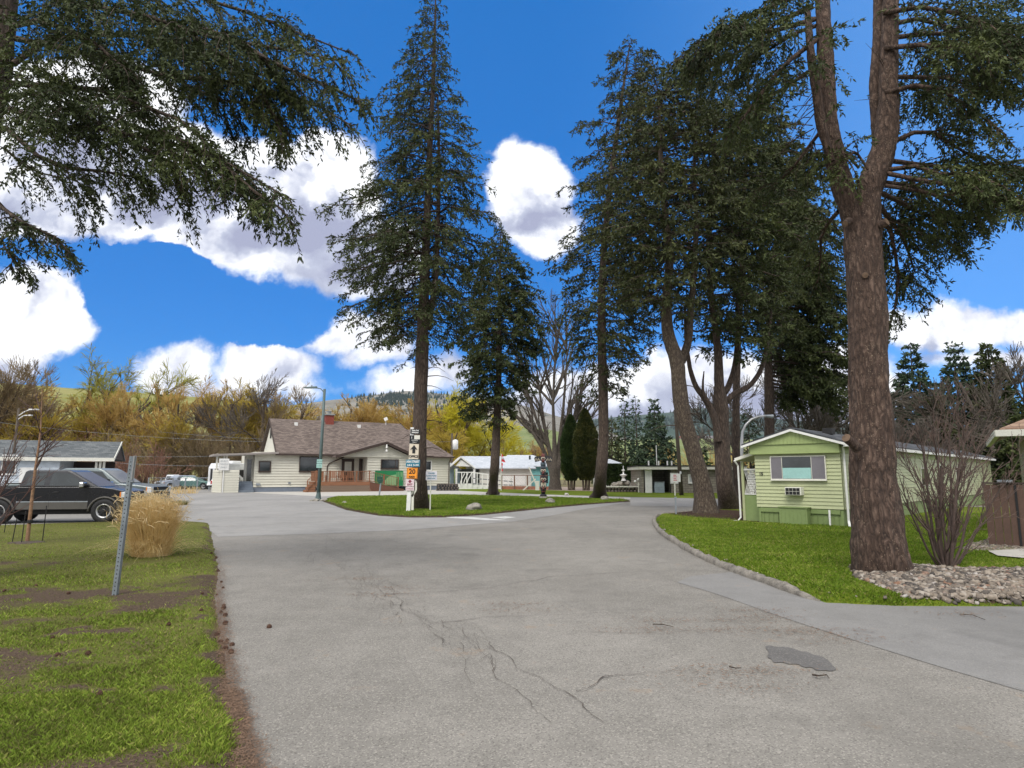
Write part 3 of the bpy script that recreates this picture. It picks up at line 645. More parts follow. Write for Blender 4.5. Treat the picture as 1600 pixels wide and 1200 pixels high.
def shoots(P, LEN, dens, size, wid, rg, ang=.85, t0=.0, down=.08):
    """needle tufts: slim diamonds set all round the twigs"""
    n = np.maximum(2, (LEN*dens + rg.uniform(0, 1, len(LEN))).astype(int)); i = np.repeat(np.arange(len(LEN)), n); t = t0+(1-t0)*rg.uniform(0, 1, len(i)); p, T = poly_at(P, i, t)
    rnd = unit(np.cross(T, rg.normal(0, 1, T.shape))); a = rg.uniform(.3, 1.3, len(i))[:,None]*ang
    D = unit(T*np.cos(a)+rnd*np.sin(a)+np.array([0, 0, -down])); s = (size*rg.uniform(.6, 1.35, len(i)))[:,None]
    W = unit(np.cross(D, rg.normal(0, 1, D.shape)))*(wid*rg.uniform(.7, 1.3, len(i)))[:,None]
    V = np.stack([p, p+D*s*.45+W, p+D*s, p+D*s*.45-W], 1).reshape(-1, 3); return V, np.arange(len(V)).reshape(-1, 4)

def limbs_from_crown(stems, crown, Y, n, rg, droop=.55, rise=.25, k=7, inner=0.0, back=1.0):
    """main limbs around stems so that their tips fill the silhouette crown=[(py,xl,xr)...] at distance Y"""
    rows = [(at((a+b)/2, py, Y).z, at(a, py, Y).x, at(b, py, Y).x) for py, a, b in crown]; rows.sort(); Z = [r[0] for r in rows]; XL = [r[1] for r in rows]; XR = [r[2] for r in rows]
    S = []
    for st in stems:
        st = np.array([p[:] for p in st]); S.append(st)
    P = []
    for q in range(n):
        f = (q+.5)/n; z = Z[0] + (Z[-1]-Z[0])*f; sp_w = .55; z = Z[0]+sp_w*round((z-Z[0])/sp_w) + rg.normal(0, .09)
        xl, xr = np.interp(z, Z, XL), np.interp(z, Z, XR); az = q*2.399963 + rg.normal(0, .25); c, s = math.cos(az), math.sin(az)
        cand = [s_k for s_k in S if s_k[0,2] < z+.3 and s_k[-1,2] > z+.2] or [S[0]]; st = cand[q % len(cand)]
        bx, by = np.interp(z, st[:,2], st[:,0]), np.interp(z, st[:,2], st[:,1]); 
        if len(S) > 1 and z > st[-1,2]: bx, by = st[-1,0], st[-1,1]
        half = (xr-xl)/2; mid = (xl+xr)/2
        kl = 1.12-.55*rg.uniform(0, 1)**1.6; tx = mid + half*c*kl; ty = Y + half*.92*back*s*kl
        r = math.hypot(tx-bx, ty-by)
        if r < .25: tx += .3*c; ty += .3*s; r = math.hypot(tx-bx, ty-by)
        dr = droop*r*.38; z0 = z + dr; z0 = min(z0, st[-1,2] + .05)
        pts = []
        for j in range(k+1):
            t = j/k; zz = z0 + rise*r*.35*math.sin(t*PI*.55)*(1-t) - (z0-z)*(1.18*t**1.4-.18*t**4)
            pts.append((bx+(tx-bx)*t, by+(ty-by)*t, zz))
        pts = np.array(pts); pts[1:] += rg.normal(0, .035*r**.7, (k, 3)); P.append(pts)
    P = np.array(P); LEN = np.linalg.norm(np.diff(P, axis=1), axis=-1).sum(1); return P, LEN

def foliage(P, LEN, rg, q=1.0, size=.16, wid=.03, t0=.18, two=True, droop=.5, l2=.44, dens=3.9, sden=17, tdr=.55):
    nb = NB(); tw, tl = spawn(P, LEN, dens*q, t0, lambda t, l: np.minimum(l*l2*(1.12-t), 1.7)+.18, .85, droop*tdr, rg)
    nbw = NB(); nbw.add(*tubes_np(tw, np.linspace(.011, .003, tw.shape[1])[None,:]*np.ones((len(tw), 1)), 3))
    if two:
        t2, l2_ = spawn(tw, tl, 4.2*q, .12, lambda t, l: np.minimum(l*.45*(1.15-t), .7)+.08, .8, droop*tdr, rg, k=3, planar=.55, lmin=.1)
        nb.add(*shoots(t2, l2_, sden*q, size, wid, rg))
    nb.add(*shoots(tw, tl, sden*q*.8, size, wid, rg)); tip = P[:, -3:]; tlen = np.linalg.norm(np.diff(tip, axis=1), axis=-1).sum(1)
    nb.add(*shoots(tip, tlen, sden*q*1.2, size, wid, rg))
    return nb, nbw

def conifer(name, label, cat, base, stems, radii, crown, Y, n, seed, mats=(None, None), q=1.0, size=.2, wid=.035, droop=.55, group=None, flare=.35, deadlimbs=0, extra=None, ring=.3, t0=.22, tuft=None, **kw):
    rg = np.random.default_rng(seed); bm_, nm = mats; bm_ = bm_ or M_bark; nm = nm or M_need
    rt = root(name, label, cat, base, 0, group); inv = Matrix.Translation(-Vector(base)); off = np.array(base)
    nb = NB()
    for i, (st, rr) in enumerate(zip(stems, radii)):
        V, F = trunk_tube(st, rr, 18 if i == 0 else 12, flare if i == 0 else 0, .05, seed+i, ring); nb.add(V-off, F)
    src = [s for s in stems] if kw.pop('all_stems', True) else [stems[0]]
    P, LEN = limbs_from_crown(src, crown, Y, n, rg, droop)
    for e in (extra or []):
        Pe = np.array([[p[:] for p in catmull([Vector(v) for v in x], 3)] for x in [e]]); idx = np.linspace(0, Pe.shape[1]-1, P.shape[1]).round().astype(int); P = np.concatenate([P, Pe[:, idx]])
    LEN = np.linalg.norm(np.diff(P, axis=1), axis=-1).sum(1)
    R_ = np.clip(LEN*.0125, .012, .09)[:,None]*np.linspace(1, .18, P.shape[1])[None]; nb.add(*[a if k else a-off for k, a in enumerate(tubes_np(P, R_, 5))])
    if deadlimbs:
        st = np.array([p[:] for p in stems[0]]); zt = np.interp(.5, [0, 1], [rows_min(crown, Y), rows_min(crown, Y)]); m = deadlimbs; Q = []
        for j in range(m):
            z = rg.uniform(max(2.2, zt-4.5), zt+1); bx, by = np.interp(z, st[:,2], st[:,0]), np.interp(z, st[:,2], st[:,1]); a = rg.uniform(0, 2*PI); l = rg.uniform(.5, 2.2); 
            Q.append([(bx+math.cos(a)*l*t, by+math.sin(a)*l*t, z + .15*l*math.sin(t*2) - .25*l*t*t) for t in np.linspace(0, 1, 5)])
        Q = np.array(Q); nb.add(*[a if k else a-off for k, a in enumerate(tubes_np(Q, np.ones((m, 1))*np.linspace(.03, .006, 5)[None], 4))])
    f, w_ = foliage(P, LEN, rg, q, size, wid, t0=t0, droop=droop, **kw)
    for V, F in zip(w_.V, w_.F): nb.add(V-off, F-F.min())
    f.V = [v-off for v in f.V]
    nb.build('trunk', bm_, rt, True); f.build('crown', nm, rt); return rt
def rows_min(crown, Y): return min(at((a+b)/2, py, Y).z for py, a, b in crown)
def stempx(pts, Y, ys=None): return [at(x, y, (Y if ys is None else ys[i])) for i, (x, y) in enumerate(pts)]
def rpx(ws, Y): return [w_/1000*Y/2*.88 for w_ in ws]

TQ = 1.0
# T1: the tall spruce behind the sign post
Y = 29.0; pts = [(657,797),(655,760),(655,700),(658,600),(661,500),(665,400),(669,300),(673,200),(678,100),(681,-20)]
t2 = stempx([(668,515),(680,440),(684,350),(686,250),(684,150)], 29.15)
conifer('spruce_tree', 'tall spruce with a bare lower trunk standing right behind the white sign post', 'tree', G(657,797)*1.0, [[G(657,797)-Vector((0,0,.05))]+stempx(pts[1:], Y), t2],
        [rpx([30,27,25,24,20,16,13,10,7,2], Y), rpx([13,11,8,6,3], Y)],
        [(-45,676,684),(40,645,700),(90,616,712),(150,598,728),(230,578,745),(300,556,764),(350,506,782),(400,496,796),(450,524,790),(500,520,776),(535,560,745),(560,600,700)], Y, 300, 11, q=1.05, size=.15, wid=.027, droop=.75, deadlimbs=10)
# T2: the middle spruce on the far edge of the centre lawn
Y = 49.0; pts = [(770,773),(772,740),(775,690),(778,620),(780,540),(781,460),(782,365)]
conifer('spruce_tree', 'dark dense spruce on the far edge of the centre lawn, left of the flag', 'tree', G(770,773), [[G(770,773)-Vector((0,0,.05))]+stempx(pts[1:], Y)],
        [rpx([19,16,15,12,9,6,1.5], Y)], [(352,779,785),(385,755,803),(430,728,835),(480,716,852),(530,708,856),(580,706,846),(620,712,830),(650,716,808),(668,740,800)], Y, 250, 12, q=.95, size=.24, wid=.045, droop=.6, mats=(None, M_need))
# T3: tall straight fir at the right end of the centre lawn
Y = 41.5; pts = [(936,779),(939,740),(943,680),(942,600),(940,500),(943,400),(952,300),(965,200),(978,110),(984,70)]
conifer('fir_tree', 'straight fir with feathery drooping boughs at the right-hand tip of the centre lawn', 'tree', G(936,779), [[G(936,779)-Vector((0,0,.05))]+stempx(pts[1:], Y)],
        [rpx([25,20,18,17,15,12,10,8,4,2], Y)], [(60,980,988),(85,945,1015),(115,926,1045),(150,935,1050),(200,905,1060),(250,898,1070),(300,880,1070),(350,872,1060),(400,858,1050),(450,862,1050),(500,858,1040),(560,870,1025),(600,885,1000),(630,905,985)], Y, 235, 13, q=.92, size=.21, wid=.040, droop=.6, mats=(None, M_need2), deadlimbs=8)
# T4: the leaning forked fir
Y = 26.2; s1 = [G(1104,805)-Vector((0,0,.05))]+stempx([(1098,760),(1083,705),(1068,650),(1061,600),(1056,560),(1043,515),(1042,460),(1046,400),(1038,320),(1032,240),(1030,150)], Y)
s2 = stempx([(1064,565),(1075,535),(1079,490),(1084,430),(1088,350),(1085,270),(1088,180)], Y+.2)
conifer('leaning_fir_tree', 'fir with a leaning lichened trunk that forks, nearest the tip of the right lawn', 'tree', G(1104,805), [s1, s2],
        [rpx([37,31,28,27,27,26,21,17,15,12,9,4], Y), rpx([17,14,12,11,9,7,3], Y)],
        [(95,1020,1095),(130,985,1120),(180,960,1150),(240,945,1165),(300,930,1170),(360,925,1170),(420,930,1165),(470,940,1150),(505,970,1120)], Y, 175, 14, q=.95, size=.19, wid=.032, droop=.5, mats=(M_barkmoss, M_need2), deadlimbs=6)
# T5: the many-stemmed fir beside it
Y = 28.5; s1 = [G(1142,798)-Vector((0,0,.05))]+stempx([(1133,760),(1128,700),(1126,640),(1124,600),(1121,540),(1112,470),(1108,400),(1112,300),(1118,200)], Y)
s2 = stempx([(1122,690),(1117,655),(1103,625),(1088,605),(1078,575),(1072,530),(1070,480)], Y-.3)
s3 = stempx([(1128,635),(1148,615),(1172,602),(1190,575),(1198,540),(1206,480)], Y+.3)
s4 = stempx([(1127,620),(1140,600),(1150,560),(1152,500),(1150,430)], Y+.6)
s5 = stempx([(1108,632),(1098,610),(1100,580)], Y-.5)
conifer('forked_fir_tree', 'dark fir with many upswept stems between the leaning fir and the green mobile home', 'tree', G(1142,798), [s1, s2, s3, s4, s5],
        [rpx([36,29,27,27,17,13,11,9,7,3], Y), rpx([14,13,11,9,8,6,4], Y), rpx([11,11,9,8,7,4], Y), rpx([13,11,9,7,4], Y), rpx([7,5,2], Y)],
        [(150,1095,1140),(200,1065,1190),(250,1050,1230),(300,1045,1255),(360,1040,1260),(420,1045,1258),(480,1060,1240),(530,1075,1220),(560,1110,1200)], Y, 190, 15, q=.95, size=.20, wid=.034, droop=.5, mats=(M_bark, M_need))
# T6: fir behind the mobile home
Y = 44.0; s1 = [Vector((at(1203,700,Y).x, Y, -.05))]+stempx([(1203,720),(1202,640),(1201,560),(1205,450),(1215,350),(1225,225)], Y)
conifer('fir_tree', 'dense dark fir whose low boughs hang behind the roof of the green mobile home', 'tree', (at(1203,700,Y).x, Y, 0), [s1],
        [rpx([20,18,16,14,11,8,2], Y)], [(205,1215,1235),(260,1185,1265),(320,1178,1300),(380,1182,1318),(440,1190,1330),(500,1195,1345),(550,1200,1345),(600,1225,1345),(640,1255,1330)], Y, 185, 16, q=.95, size=.28, wid=.05, droop=.75, mats=(M_bark, M_need))
Y = 36.0; s1 = [Vector((at(1075,720,Y).x, Y, -.05))]+stempx([(1150,700),(1152,560),(1160,400),(1165,250),(1170,110)], Y)
s1[0] = Vector((s1[1].x, Y, -.05))
conifer('fir_tree', 'tall fir in the middle of the dark group, mostly hidden behind the forked fir', 'tree', (s1[0].x, Y, 0), [s1],
        [rpx([14,13,12,10,7,2], Y)], [(95,1160,1180),(140,1110,1200),(200,1090,1240),(260,1080,1275),(330,1070,1290),(400,1075,1290),(460,1085,1275),(520,1100,1260)], Y, 125, 17, q=.9, size=.26, wid=.045, droop=.55, mats=(M_bark, M_need2))

# T7: the great fir in the right foreground
Y = 10.1; b0 = G(1382,905)
main = [b0-Vector((0,0,.08))]+stempx([(1374,860),(1369,800),(1364,740),(1362,660),(1357,580),(1355,500),(1350,420),(1347,350),(1343,315)], Y)
sl = stempx([(1346,368),(1316,290),(1303,235),(1295,190),(1292,130),(1288,60),(1282,-60)], Y-.1)
sl2 = stempx([(1300,252),(1284,200),(1277,150),(1268,95),(1262,20)], Y-.35)
sr = stempx([(1346,365),(1362,285),(1380,235),(1388,180),(1388,120),(1390,60),(1392,-60)], Y+.1)
sr2 = stempx([(1374,225),(1370,185),(1367,130),(1372,60),(1372,-50)], Y+.3)
rt = root('great_fir_tree', 'huge rough-barked fir on the gravel bed with its trunk splitting into upright stems', 'tree', b0); nb = NB(); off = np.array(b0[:])
for i, (st, w_) in enumerate(((main, [86,73,69,65,61,56,55,54,56,62]), (sl, [26,35,31,28,26,25,22]), (sl2, [9,16,15,13,10]), (sr, [30,42,40,34,30,27,24]), (sr2, [22,20,18,18,15]))):
    V, F = trunk_tube(st, [v*.5*Y/1000*.98 for v in w_], 96 if i == 0 else 40, .12 if i == 0 else 0, .05 if i == 0 else .035, 40+i, .035, 5, .045); nb.add(V-off, F)
KNS = []
def knot(px, py, r, dy, px2=None, py2=None):        # stub of a sawn branch
    a = at(px, py, Y-.25); b = at(px2 or px, py2 or py, Y-.25-dy); cv, cf_ = cap_quads((a, b), r*1.02); KNS.append(MB().add([v-Vector(off) for v in cv], cf_)); V, F = trunk_tube([a, a.lerp(b, .6), b], [r*1.25, r*1.05, r], 12, 0, .08, px, .04); nb.add(V-off, F)
knot(1327,345,.05,.08,1320,350); knot(1376,352,.06,.09,1386,346); knot(1340,700,.065,.16,1322,684); knot(1352,430,.045,.04)
rg = np.random.default_rng(70)
LB_ = []
def limb(pts, ys): LB_.append(np.array([p[:] for p in [at(x, y, yy) for (x, y), yy in zip(pts, ys)]]))
# right-hand boughs
limb([(1400,265),(1430,262),(1470,268),(1520,272),(1560,290),(1600,312)], [10.1,9.9,9.6,9.3,9.0,8.8])
limb([(1395,250),(1440,255),(1500,262),(1560,262),(1610,268),(1660,285)], [10.2,10.4,10.7,10.9,11.1,11.2])
limb([(1400,225),(1425,205),(1460,208),(1500,235),(1545,262),(1590,275)], [10.2,10.2,10.1,10.0,9.9,9.8])
limb([(1395,145),(1430,135),(1470,140),(1510,160),(1545,185),(1575,215)], [10.1,9.9,9.6,9.4,9.2,9.0])
limb([(1395,120),(1440,118),(1480,120),(1520,135),(1555,150),(1580,160)], [10.3,10.6,10.9,11.1,11.3,11.4])
limb([(1395,75),(1440,70),(1490,72),(1540,82),(1585,95),(1630,115)], [10.1,9.7,9.3,9.0,8.7,8.5])
limb([(1395,60),(1450,52),(1510,50),(1570,60),(1620,75),(1680,95)], [10.3,10.5,10.8,11.0,11.2,11.3])
limb([(1392,20),(1440,10),(1500,20),(1550,45),(1590,75),(1610,100)], [10.1,9.8,9.5,9.2,9.0,8.9])
limb([(1385,300),(1405,318),(1430,330),(1455,342),(1475,360),(1485,385)], [10.3,10.7,11.1,11.4,11.6,11.7])
limb([(1385,320),(1398,345),(1410,370),(1420,395),(1428,420),(1425,440)], [10.5,11.0,11.4,11.7,11.9,12.0])
limb([(1375,330),(1392,360),(1400,400),(1402,440),(1398,480),(1388,510)], [10.6,11.0,11.3,11.5,11.6,11.6])
limb([(1395,290),(1430,300),(1470,305),(1510,300),(1535,305),(1560,322)], [10.0,9.9,9.8,9.7,9.6,9.6])
limb([(1395,40),(1430,30),(1480,38),(1520,60),(1550,90),(1565,120)], [10.3,10.6,10.8,11.0,11.1,11.2])
limb([(1390,285),(1420,288),(1450,300),(1480,320),(1500,345),(1508,365)], [10.3,10.6,10.9,11.1,11.2,11.3])
limb([(1395,270),(1440,280),(1490,290),(1540,300),(1580,315),(1605,330)], [10.1,9.7,9.4,9.1,8.9,8.8])
# left-hand boughs reaching back over the dark group
limb([(1275,200),(1262,230),(1240,262),(1215,285),(1195,300),(1180,315)], [10.1,10.3,10.6,10.9,11.1,11.3])
limb([(1272,100),(1240,125),(1210,142),(1180,165),(1150,190),(1128,215)], [10.0,10.2,10.4,10.6,10.7,10.8])
limb([(1268,60),(1235,95),(1210,115),(1185,150),(1165,175),(1150,205)], [10.0,9.8,9.6,9.5,9.4,9.3])
limb([(1262,30),(1220,45),(1170,55),(1130,65),(1090,80),(1055,95)], [10.0,9.9,9.8,9.7,9.6,9.6])
limb([(1260,10),(1215,35),(1180,65),(1140,85),(1110,100),(1075,120)], [10.0,10.3,10.6,10.8,11.0,11.2])
limb([(1265,40),(1240,50),(1215,70),(1190,85),(1170,100),(1150,130)], [10.0,10.3,10.6,10.9,11.1,11.2])
limb([(1262,-10),(1225,0),(1180,20),(1140,40),(1105,60),(1080,70)], [10.0,9.6,9.3,9.0,8.9,8.8])
limb([(1330,262),(1322,240),(1315,235),(1318,245),(1328,262),(1335,280)], [9.9,9.8,9.7,9.65,9.62,9.6])
limb([(1345,265),(1338,240),(1330,238),(1325,248),(1320,262),(1318,280)], [9.9,9.8,9.72,9.65,9.6,9.6])
limb([(1300,330),(1292,350),(1285,375),(1282,400),(1278,430),(1275,455)], [10.8,11.3,11.8,12.1,12.3,12.4])
P = np.array(LB_); P[:,0,0] += np.where(P[:,0,0] > at(1350, 200, Y).x, -.13, .12); P[:,1:] += rg.normal(0, .02, P[:,1:].shape); LEN = np.linalg.norm(np.diff(P, axis=1), axis=-1).sum(1)
nb.add(*[a if k else a-off for k, a in enumerate(tubes_np(P, np.clip(LEN*.02, .015, .045)[:,None]*np.linspace(1, .2, 6)[None], 7))])
# bare dead twigs to the left of the stems
Q = []
for j in range(26):
    x, y = rg.uniform(1262, 1290), rg.uniform(70, 240); a = at(x, y, Y-.3); dx = rg.uniform(-.75, -.2); b = a + Vector((dx, rg.uniform(-.3, .3), rg.uniform(-.75, -.1))); m_ = a.lerp(b, .5)+Vector((rg.normal(0, .05), 0, .08)); Q.append([a[:], m_[:], b[:]])
for j in range(16):
    sx_ = sl if j % 2 else sr; a = sx_[2].lerp(sx_[5], rg.uniform(0, 1)); b = a + Vector((rg.uniform(-.5, .4), rg.uniform(-.3, .3), rg.uniform(-.1, .45))); m_ = a.lerp(b, .5)+Vector((0, 0, rg.uniform(.0, .1))); Q.append([a[:], m_[:], b[:]])
Q = np.array(Q); nb.add(*[a if k else a-off for k, a in enumerate(tubes_np(Q, np.ones((len(Q), 1))*np.array([[.010,.006,.002]]), 4))])
f, w_ = foliage(P, LEN, rg, 2.0, .078, .013, t0=.08, droop=.75, l2=.50, dens=6.8, sden=20)
for V, F in zip(w_.V, w_.F): nb.add(V-off, F-F.min())
f.V = [v-off for v in f.V]; tko = nb.build('trunk', M_barkbig, rt, True); [k_.build('sawn_face', paint('sawn_wood', (.13,.085,.055), .9, var=.4, scale=20), tko) for k_ in KNS]; f.build('crown', M_need, rt)

# TL: the fir whose boughs hang in from the upper left; its foot is outside the picture
Y = 9.5; bx = at(-75,905,Y).x-.35; LB_ = []
st = [Vector((bx, Y, -.05))]+stempx([(-95,600),(-70,400),(-42,250),(-22,160),(-4,60),(6,-80)], Y)
rt = root('overhanging_fir_tree', 'fir at the left edge whose long shaggy boughs hang across the upper left', 'tree', (bx, Y, 0)); off = np.array([bx, Y, 0]); nb = NB()
V, F = trunk_tube(st, [.42,.34,.30,.27,.25,.23,.2], 30, .2, .05, 90, .1); nb.add(V-off, F)
limb([(20,130),(90,130),(150,140),(230,165),(280,190),(330,230)], [9.5,9.0,8.6,8.2,8.0,7.9])
limb([(15,170),(90,200),(160,205),(240,215),(330,240),(450,305)], [9.5,9.2,8.9,8.6,8.3,8.0])
limb([(250,205),(310,232),(355,265),(400,295),(440,325),(458,358)], [8.5,8.3,8.2,8.1,8.0,8.0])
limb([(24,60),(100,75),(180,95),(260,120),(340,150),(430,165)], [9.5,9.4,9.3,9.2,9.1,9.0])
limb([(240,115),(320,120),(390,135),(450,150),(500,165),(545,195)], [9.3,9.2,9.1,9.1,9.0,9.0])
limb([(26,-20),(120,0),(230,30),(330,55),(430,75),(540,95)], [9.5,9.0,8.6,8.3,8.1,7.9])
limb([(300,40),(370,65),(430,95),(480,120),(530,150),(580,170)], [8.6,8.5,8.4,8.3,8.2,8.2])
limb([(26,-60),(140,-50),(260,-20),(370,15),(460,50),(560,85)], [9.5,9.6,9.7,9.8,9.9,9.9])
limb([(200,20),(290,50),(350,90),(400,130),(430,180),(440,220)], [9.0,8.9,8.8,8.8,8.7,8.7])
limb([(20,100),(80,60),(150,50),(220,60),(290,85),(350,105)], [9.5,10.0,10.4,10.8,11.0,11.2])
limb([(10,200),(60,245),(110,262),(160,270),(200,275),(225,285)], [9.5,9.3,9.1,9.0,8.9,8.9])
limb([(5,230),(40,262),(70,275),(100,278),(130,280),(160,290)], [9.5,9.8,10.0,10.1,10.2,10.2])
limb([(-30,300),(0,322),(30,345),(60,362),(90,372),(115,392)], [9.5,9.3,9.1,9.0,8.9,8.9])
limb([(-30,290),(-5,308),(15,335),(35,355),(60,362),(85,372)], [9.5,9.7,9.9,10.0,10.1,10.1])
limb([(-35,340),(-15,362),(-5,375),(10,392),(18,402),(22,415)], [9.5,9.2,9.0,8.9,8.9,8.9])
limb([(150,190),(190,215),(240,235),(270,260),(280,290),(285,310)], [8.9,8.8,8.7,8.7,8.7,8.7])
limb([(300,232),(320,255),(345,280),(370,300),(395,320),(420,345)], [8.4,8.4,8.3,8.3,8.3,8.3])
limb([(10,150),(60,150),(110,160),(160,185),(200,190),(250,215)], [9.5,10.0,10.4,10.6,10.8,11])
limb([(20,40),(60,30),(110,45),(150,75),(180,100),(200,120)], [9.5,9.0,8.5,8.2,8.0,8.0])
P = np.array(LB_); P[:,1:] += rg.normal(0, .03, P[:,1:].shape); LEN = np.linalg.norm(np.diff(P, axis=1), axis=-1).sum(1)
nb.add(*[a if k else a-off for k, a in enumerate(tubes_np(P, np.clip(LEN*.014, .015, .05)[:,None]*np.linspace(1, .2, 6)[None], 7))])
f, w_ = foliage(P, LEN, rg, 2.0, .074, .012, t0=.06, droop=.9, l2=.42, dens=4.9, sden=20)
for V, F in zip(w_.V, w_.F): nb.add(V-off, F-F.min())
f.V = [v-off for v in f.V]; nb.build('trunk', M_bark, rt, True); f.build('crown', M_need, rt)

# background conifers
def simple_conifer(name, label, px, topy, Y, wpx, seed, nm, low=.12, n=120, q=.7, size=.35, wid=.08, group=None, droop=.35, basepx=None):
    x = at(px, topy, Y).x; top = at(px, topy, Y).z; base = Vector((x, Y, 0)); rg2 = random.Random(seed)
    ys = []; 
    for k in range(8):
        f = k/7; z = low*top + (top-low*top)*f; r = wpx/2000*Y*(1-f)**.8*(1+rg2.uniform(-.12, .12)) + .1; ys.append((z, r))
    crown = []
    for z, r in ys:      # back to pixels for the shared routine
        yy = Y; d = (z-CAMH)/Y; ypx = 600 - FPX*(d*cp-sp)/(cp+d*sp) ; kx = FPX/(cp+d*sp)/Y; crown.append((ypx, 800+(x-r)*kx, 800+(x+r)*kx))
    return conifer(name, label, 'tree', base, [[base, base+Vector((0,0,top*.5)), base+Vector((0,0,top))]], [[top*.014, top*.009, .02]], crown, Y, n, seed, (M_bark, nm), q=q, size=size, wid=wid, droop=droop, group=group, ring=1.5, flare=.1, two=False, dens=4.0, sden=9)
gb = 'spruces beyond the low block building'
simple_conifer('spruce_tree', 'blue-green spruce behind the block building, broadest of the background spruces', 1022, 625, 82, 78, 101, M_need3, .06, 150, 1.3, .42, .10, gb)
simple_conifer('spruce_tree', 'slender layered spruce left of the broad blue-green spruce behind the hedge', 975, 628, 88, 52, 102, M_need3, .05, 110, 1.0, .42, .10, gb)
simple_conifer('spruce_tree', 'slender spruce top rising just left of the broad blue-green spruce', 993, 622, 92, 40, 103, M_need3, .05, 100, 1.0, .42, .10, gb)
simple_conifer('spruce_tree', 'olive spruce with yellowed lower boughs behind the clipped hedge', 955, 655, 84, 62, 104, M_need2, .05, 110, 1.0, .42, .10, gb)
simple_conifer('spruce_tree', 'small round dark evergreen seen between the leaning and the forked trunks', 1096, 700, 75, 46, 105, M_cedar, .03, 90, 1.2, .4, .1)
gr_ = 'conifers behind the long roof of the green mobile home'
simple_conifer('spruce_tree', 'dark spruce just right of the great fir trunk behind the long roof', 1422, 540, 50, 150, 111, M_need3, .06, 210, 1.5, .34, .085, gr_, .1)
simple_conifer('spruce_tree', 'middle spruce of the three beyond the long roof', 1490, 540, 52, 130, 112, M_need3, .06, 210, 1.5, .34, .085, gr_, .1)
simple_conifer('spruce_tree', 'greenest and tallest spruce beyond the long roof, near the right edge', 1542, 536, 50, 165, 113, M_need, .06, 240, 1.5, .34, .085, gr_, .1)
simple_conifer('spruce_tree', 'low broad conifer filling the right edge above the tan roof', 1600, 640, 40, 150, 114, M_need, .04, 195, 1.5, .34, .085, gr_, .3)
simple_conifer('spruce_tree', 'low dark conifer between two taller ones behind the long roof', 1460, 620, 46, 100, 115, M_need2, .04, 180, 1.5, .34, .085, gr_, .3)
simple_conifer('spruce_tree', 'brownish thin conifer behind the roof between the trunks of two firs', 1272, 632, 60, 100, 116, M_need2, .05, 130, .8, .4, .08, None, .3)
simple_conifer('spruce_tree', 'dark conifer behind the porch end of the green mobile home', 1168, 640, 58, 60, 117, M_need3, .05, 110, .8, .4, .08, None, .3)

# columnar cedars
def cedar(label, px, topy, basey, wpx, seed, mat, group=None):
    b = G(px, basey); Y = b.y; top = at(px, topy, Y).z; rg = np.random.default_rng(seed); rt = root('cedar_tree', label, 'tree', b, 0, group)
    n = 34000; f = rg.uniform(0, 1, n)**.85; a = rg.uniform(0, 2*PI, n); rr = wpx/2000*Y*np.minimum(1, (1-f)*2.6)**.75*np.minimum(1, .45+f*3.2); lump = .80+.34*fbm(a*1.9+seed, f*9, .55, seed)
    rad = rr*lump*rg.uniform(.55, 1.0, n)**.35; z = top*.13+(top*.87)*f; p = np.stack([np.cos(a)*rad, np.sin(a)*rad, z], -1)
    d = unit(np.stack([np.cos(a)*.55, np.sin(a)*.55, np.ones(n)*.9], -1)+rg.normal(0, .35, (n, 3)))*.26; wv = unit(np.cross(d, rg.normal(0, 1, (n, 3))))*.05
    np_mesh('crown', np.stack([p, p+d*.5+wv, p+d, p+d*.5-wv], 1).reshape(-1, 3), np.arange(4*n).reshape(n, 4), mat, rt)
    m = NB()
    for k in range(4):
        V, F = trunk_tube([Vector((math.cos(k*1.6)*.25, math.sin(k*1.6)*.2, -.05)), Vector((math.cos(k*1.6)*.3, math.sin(k*1.6)*.2, top*.2)), Vector((0, 0, top*.7))], [.11, .09, .03], 8, .3, .05, k, .5); m.add(V, F)
    m.build('trunk', M_bark2, rt, True); return rt
cedar('taller bronze-topped columnar cedar of the two right of the bare ash', 916, 641, 767.5, 37, 201, M_cedarb); cedar('shorter darker columnar cedar, left one of the pair beside the bare ash', 893, 650, 767, 30, 202, M_cedar)

# ---------------- bare and budding deciduous trees
def grow(rg, trunkP, r0, levels, upt=.15, k=5, spread=.55):
    """levels: list of (density per metre, t0, len factor, angle, tropism, wobble, rmul)"""
    out = []; P = np.array(trunkP); LEN = np.linalg.norm(np.diff(P, axis=1), axis=-1).sum(1); Rr = np.array(r0); out.append((P, Rr))
    RB = Rr[:,0]
    for (dens, t0, lf, ang, trop, wob, rm, mx) in levels:
        n = np.maximum(1, (LEN*(1-t0)*dens+rg.uniform(0, 1, len(LEN))).astype(int)); n = np.minimum(n, mx); i = np.repeat(np.arange(len(LEN)), n); t = t0+(1-t0)*rg.uniform(0, 1, len(i)); p, T = poly_at(P, i, t)
        S = unit(np.cross(T, rg.normal(0, 1, T.shape))); a = rg.normal(ang, .18, len(i))[:,None]; d = unit(T*np.cos(a)+S*np.sin(a)); l = LEN[i]*lf*rg.uniform(.6, 1.15, len(i))*(1.15-.55*t)
        Q = np.zeros((len(i), k+1, 3)); Q[:,0] = p
        for j in range(k): d = unit(d+np.array([0, 0, trop])+rg.normal(0, wob, d.shape)); Q[:,j+1] = Q[:,j]+d*(l/k)[:,None]
        rb = np.maximum(RB[i]*(1.05-.6*t)*rm, .004); Rq = rb[:,None]*np.linspace(1, .3, k+1)[None]; out.append((Q, Rq)); P, LEN, RB = Q, l, rb
    return out
TWK = .8
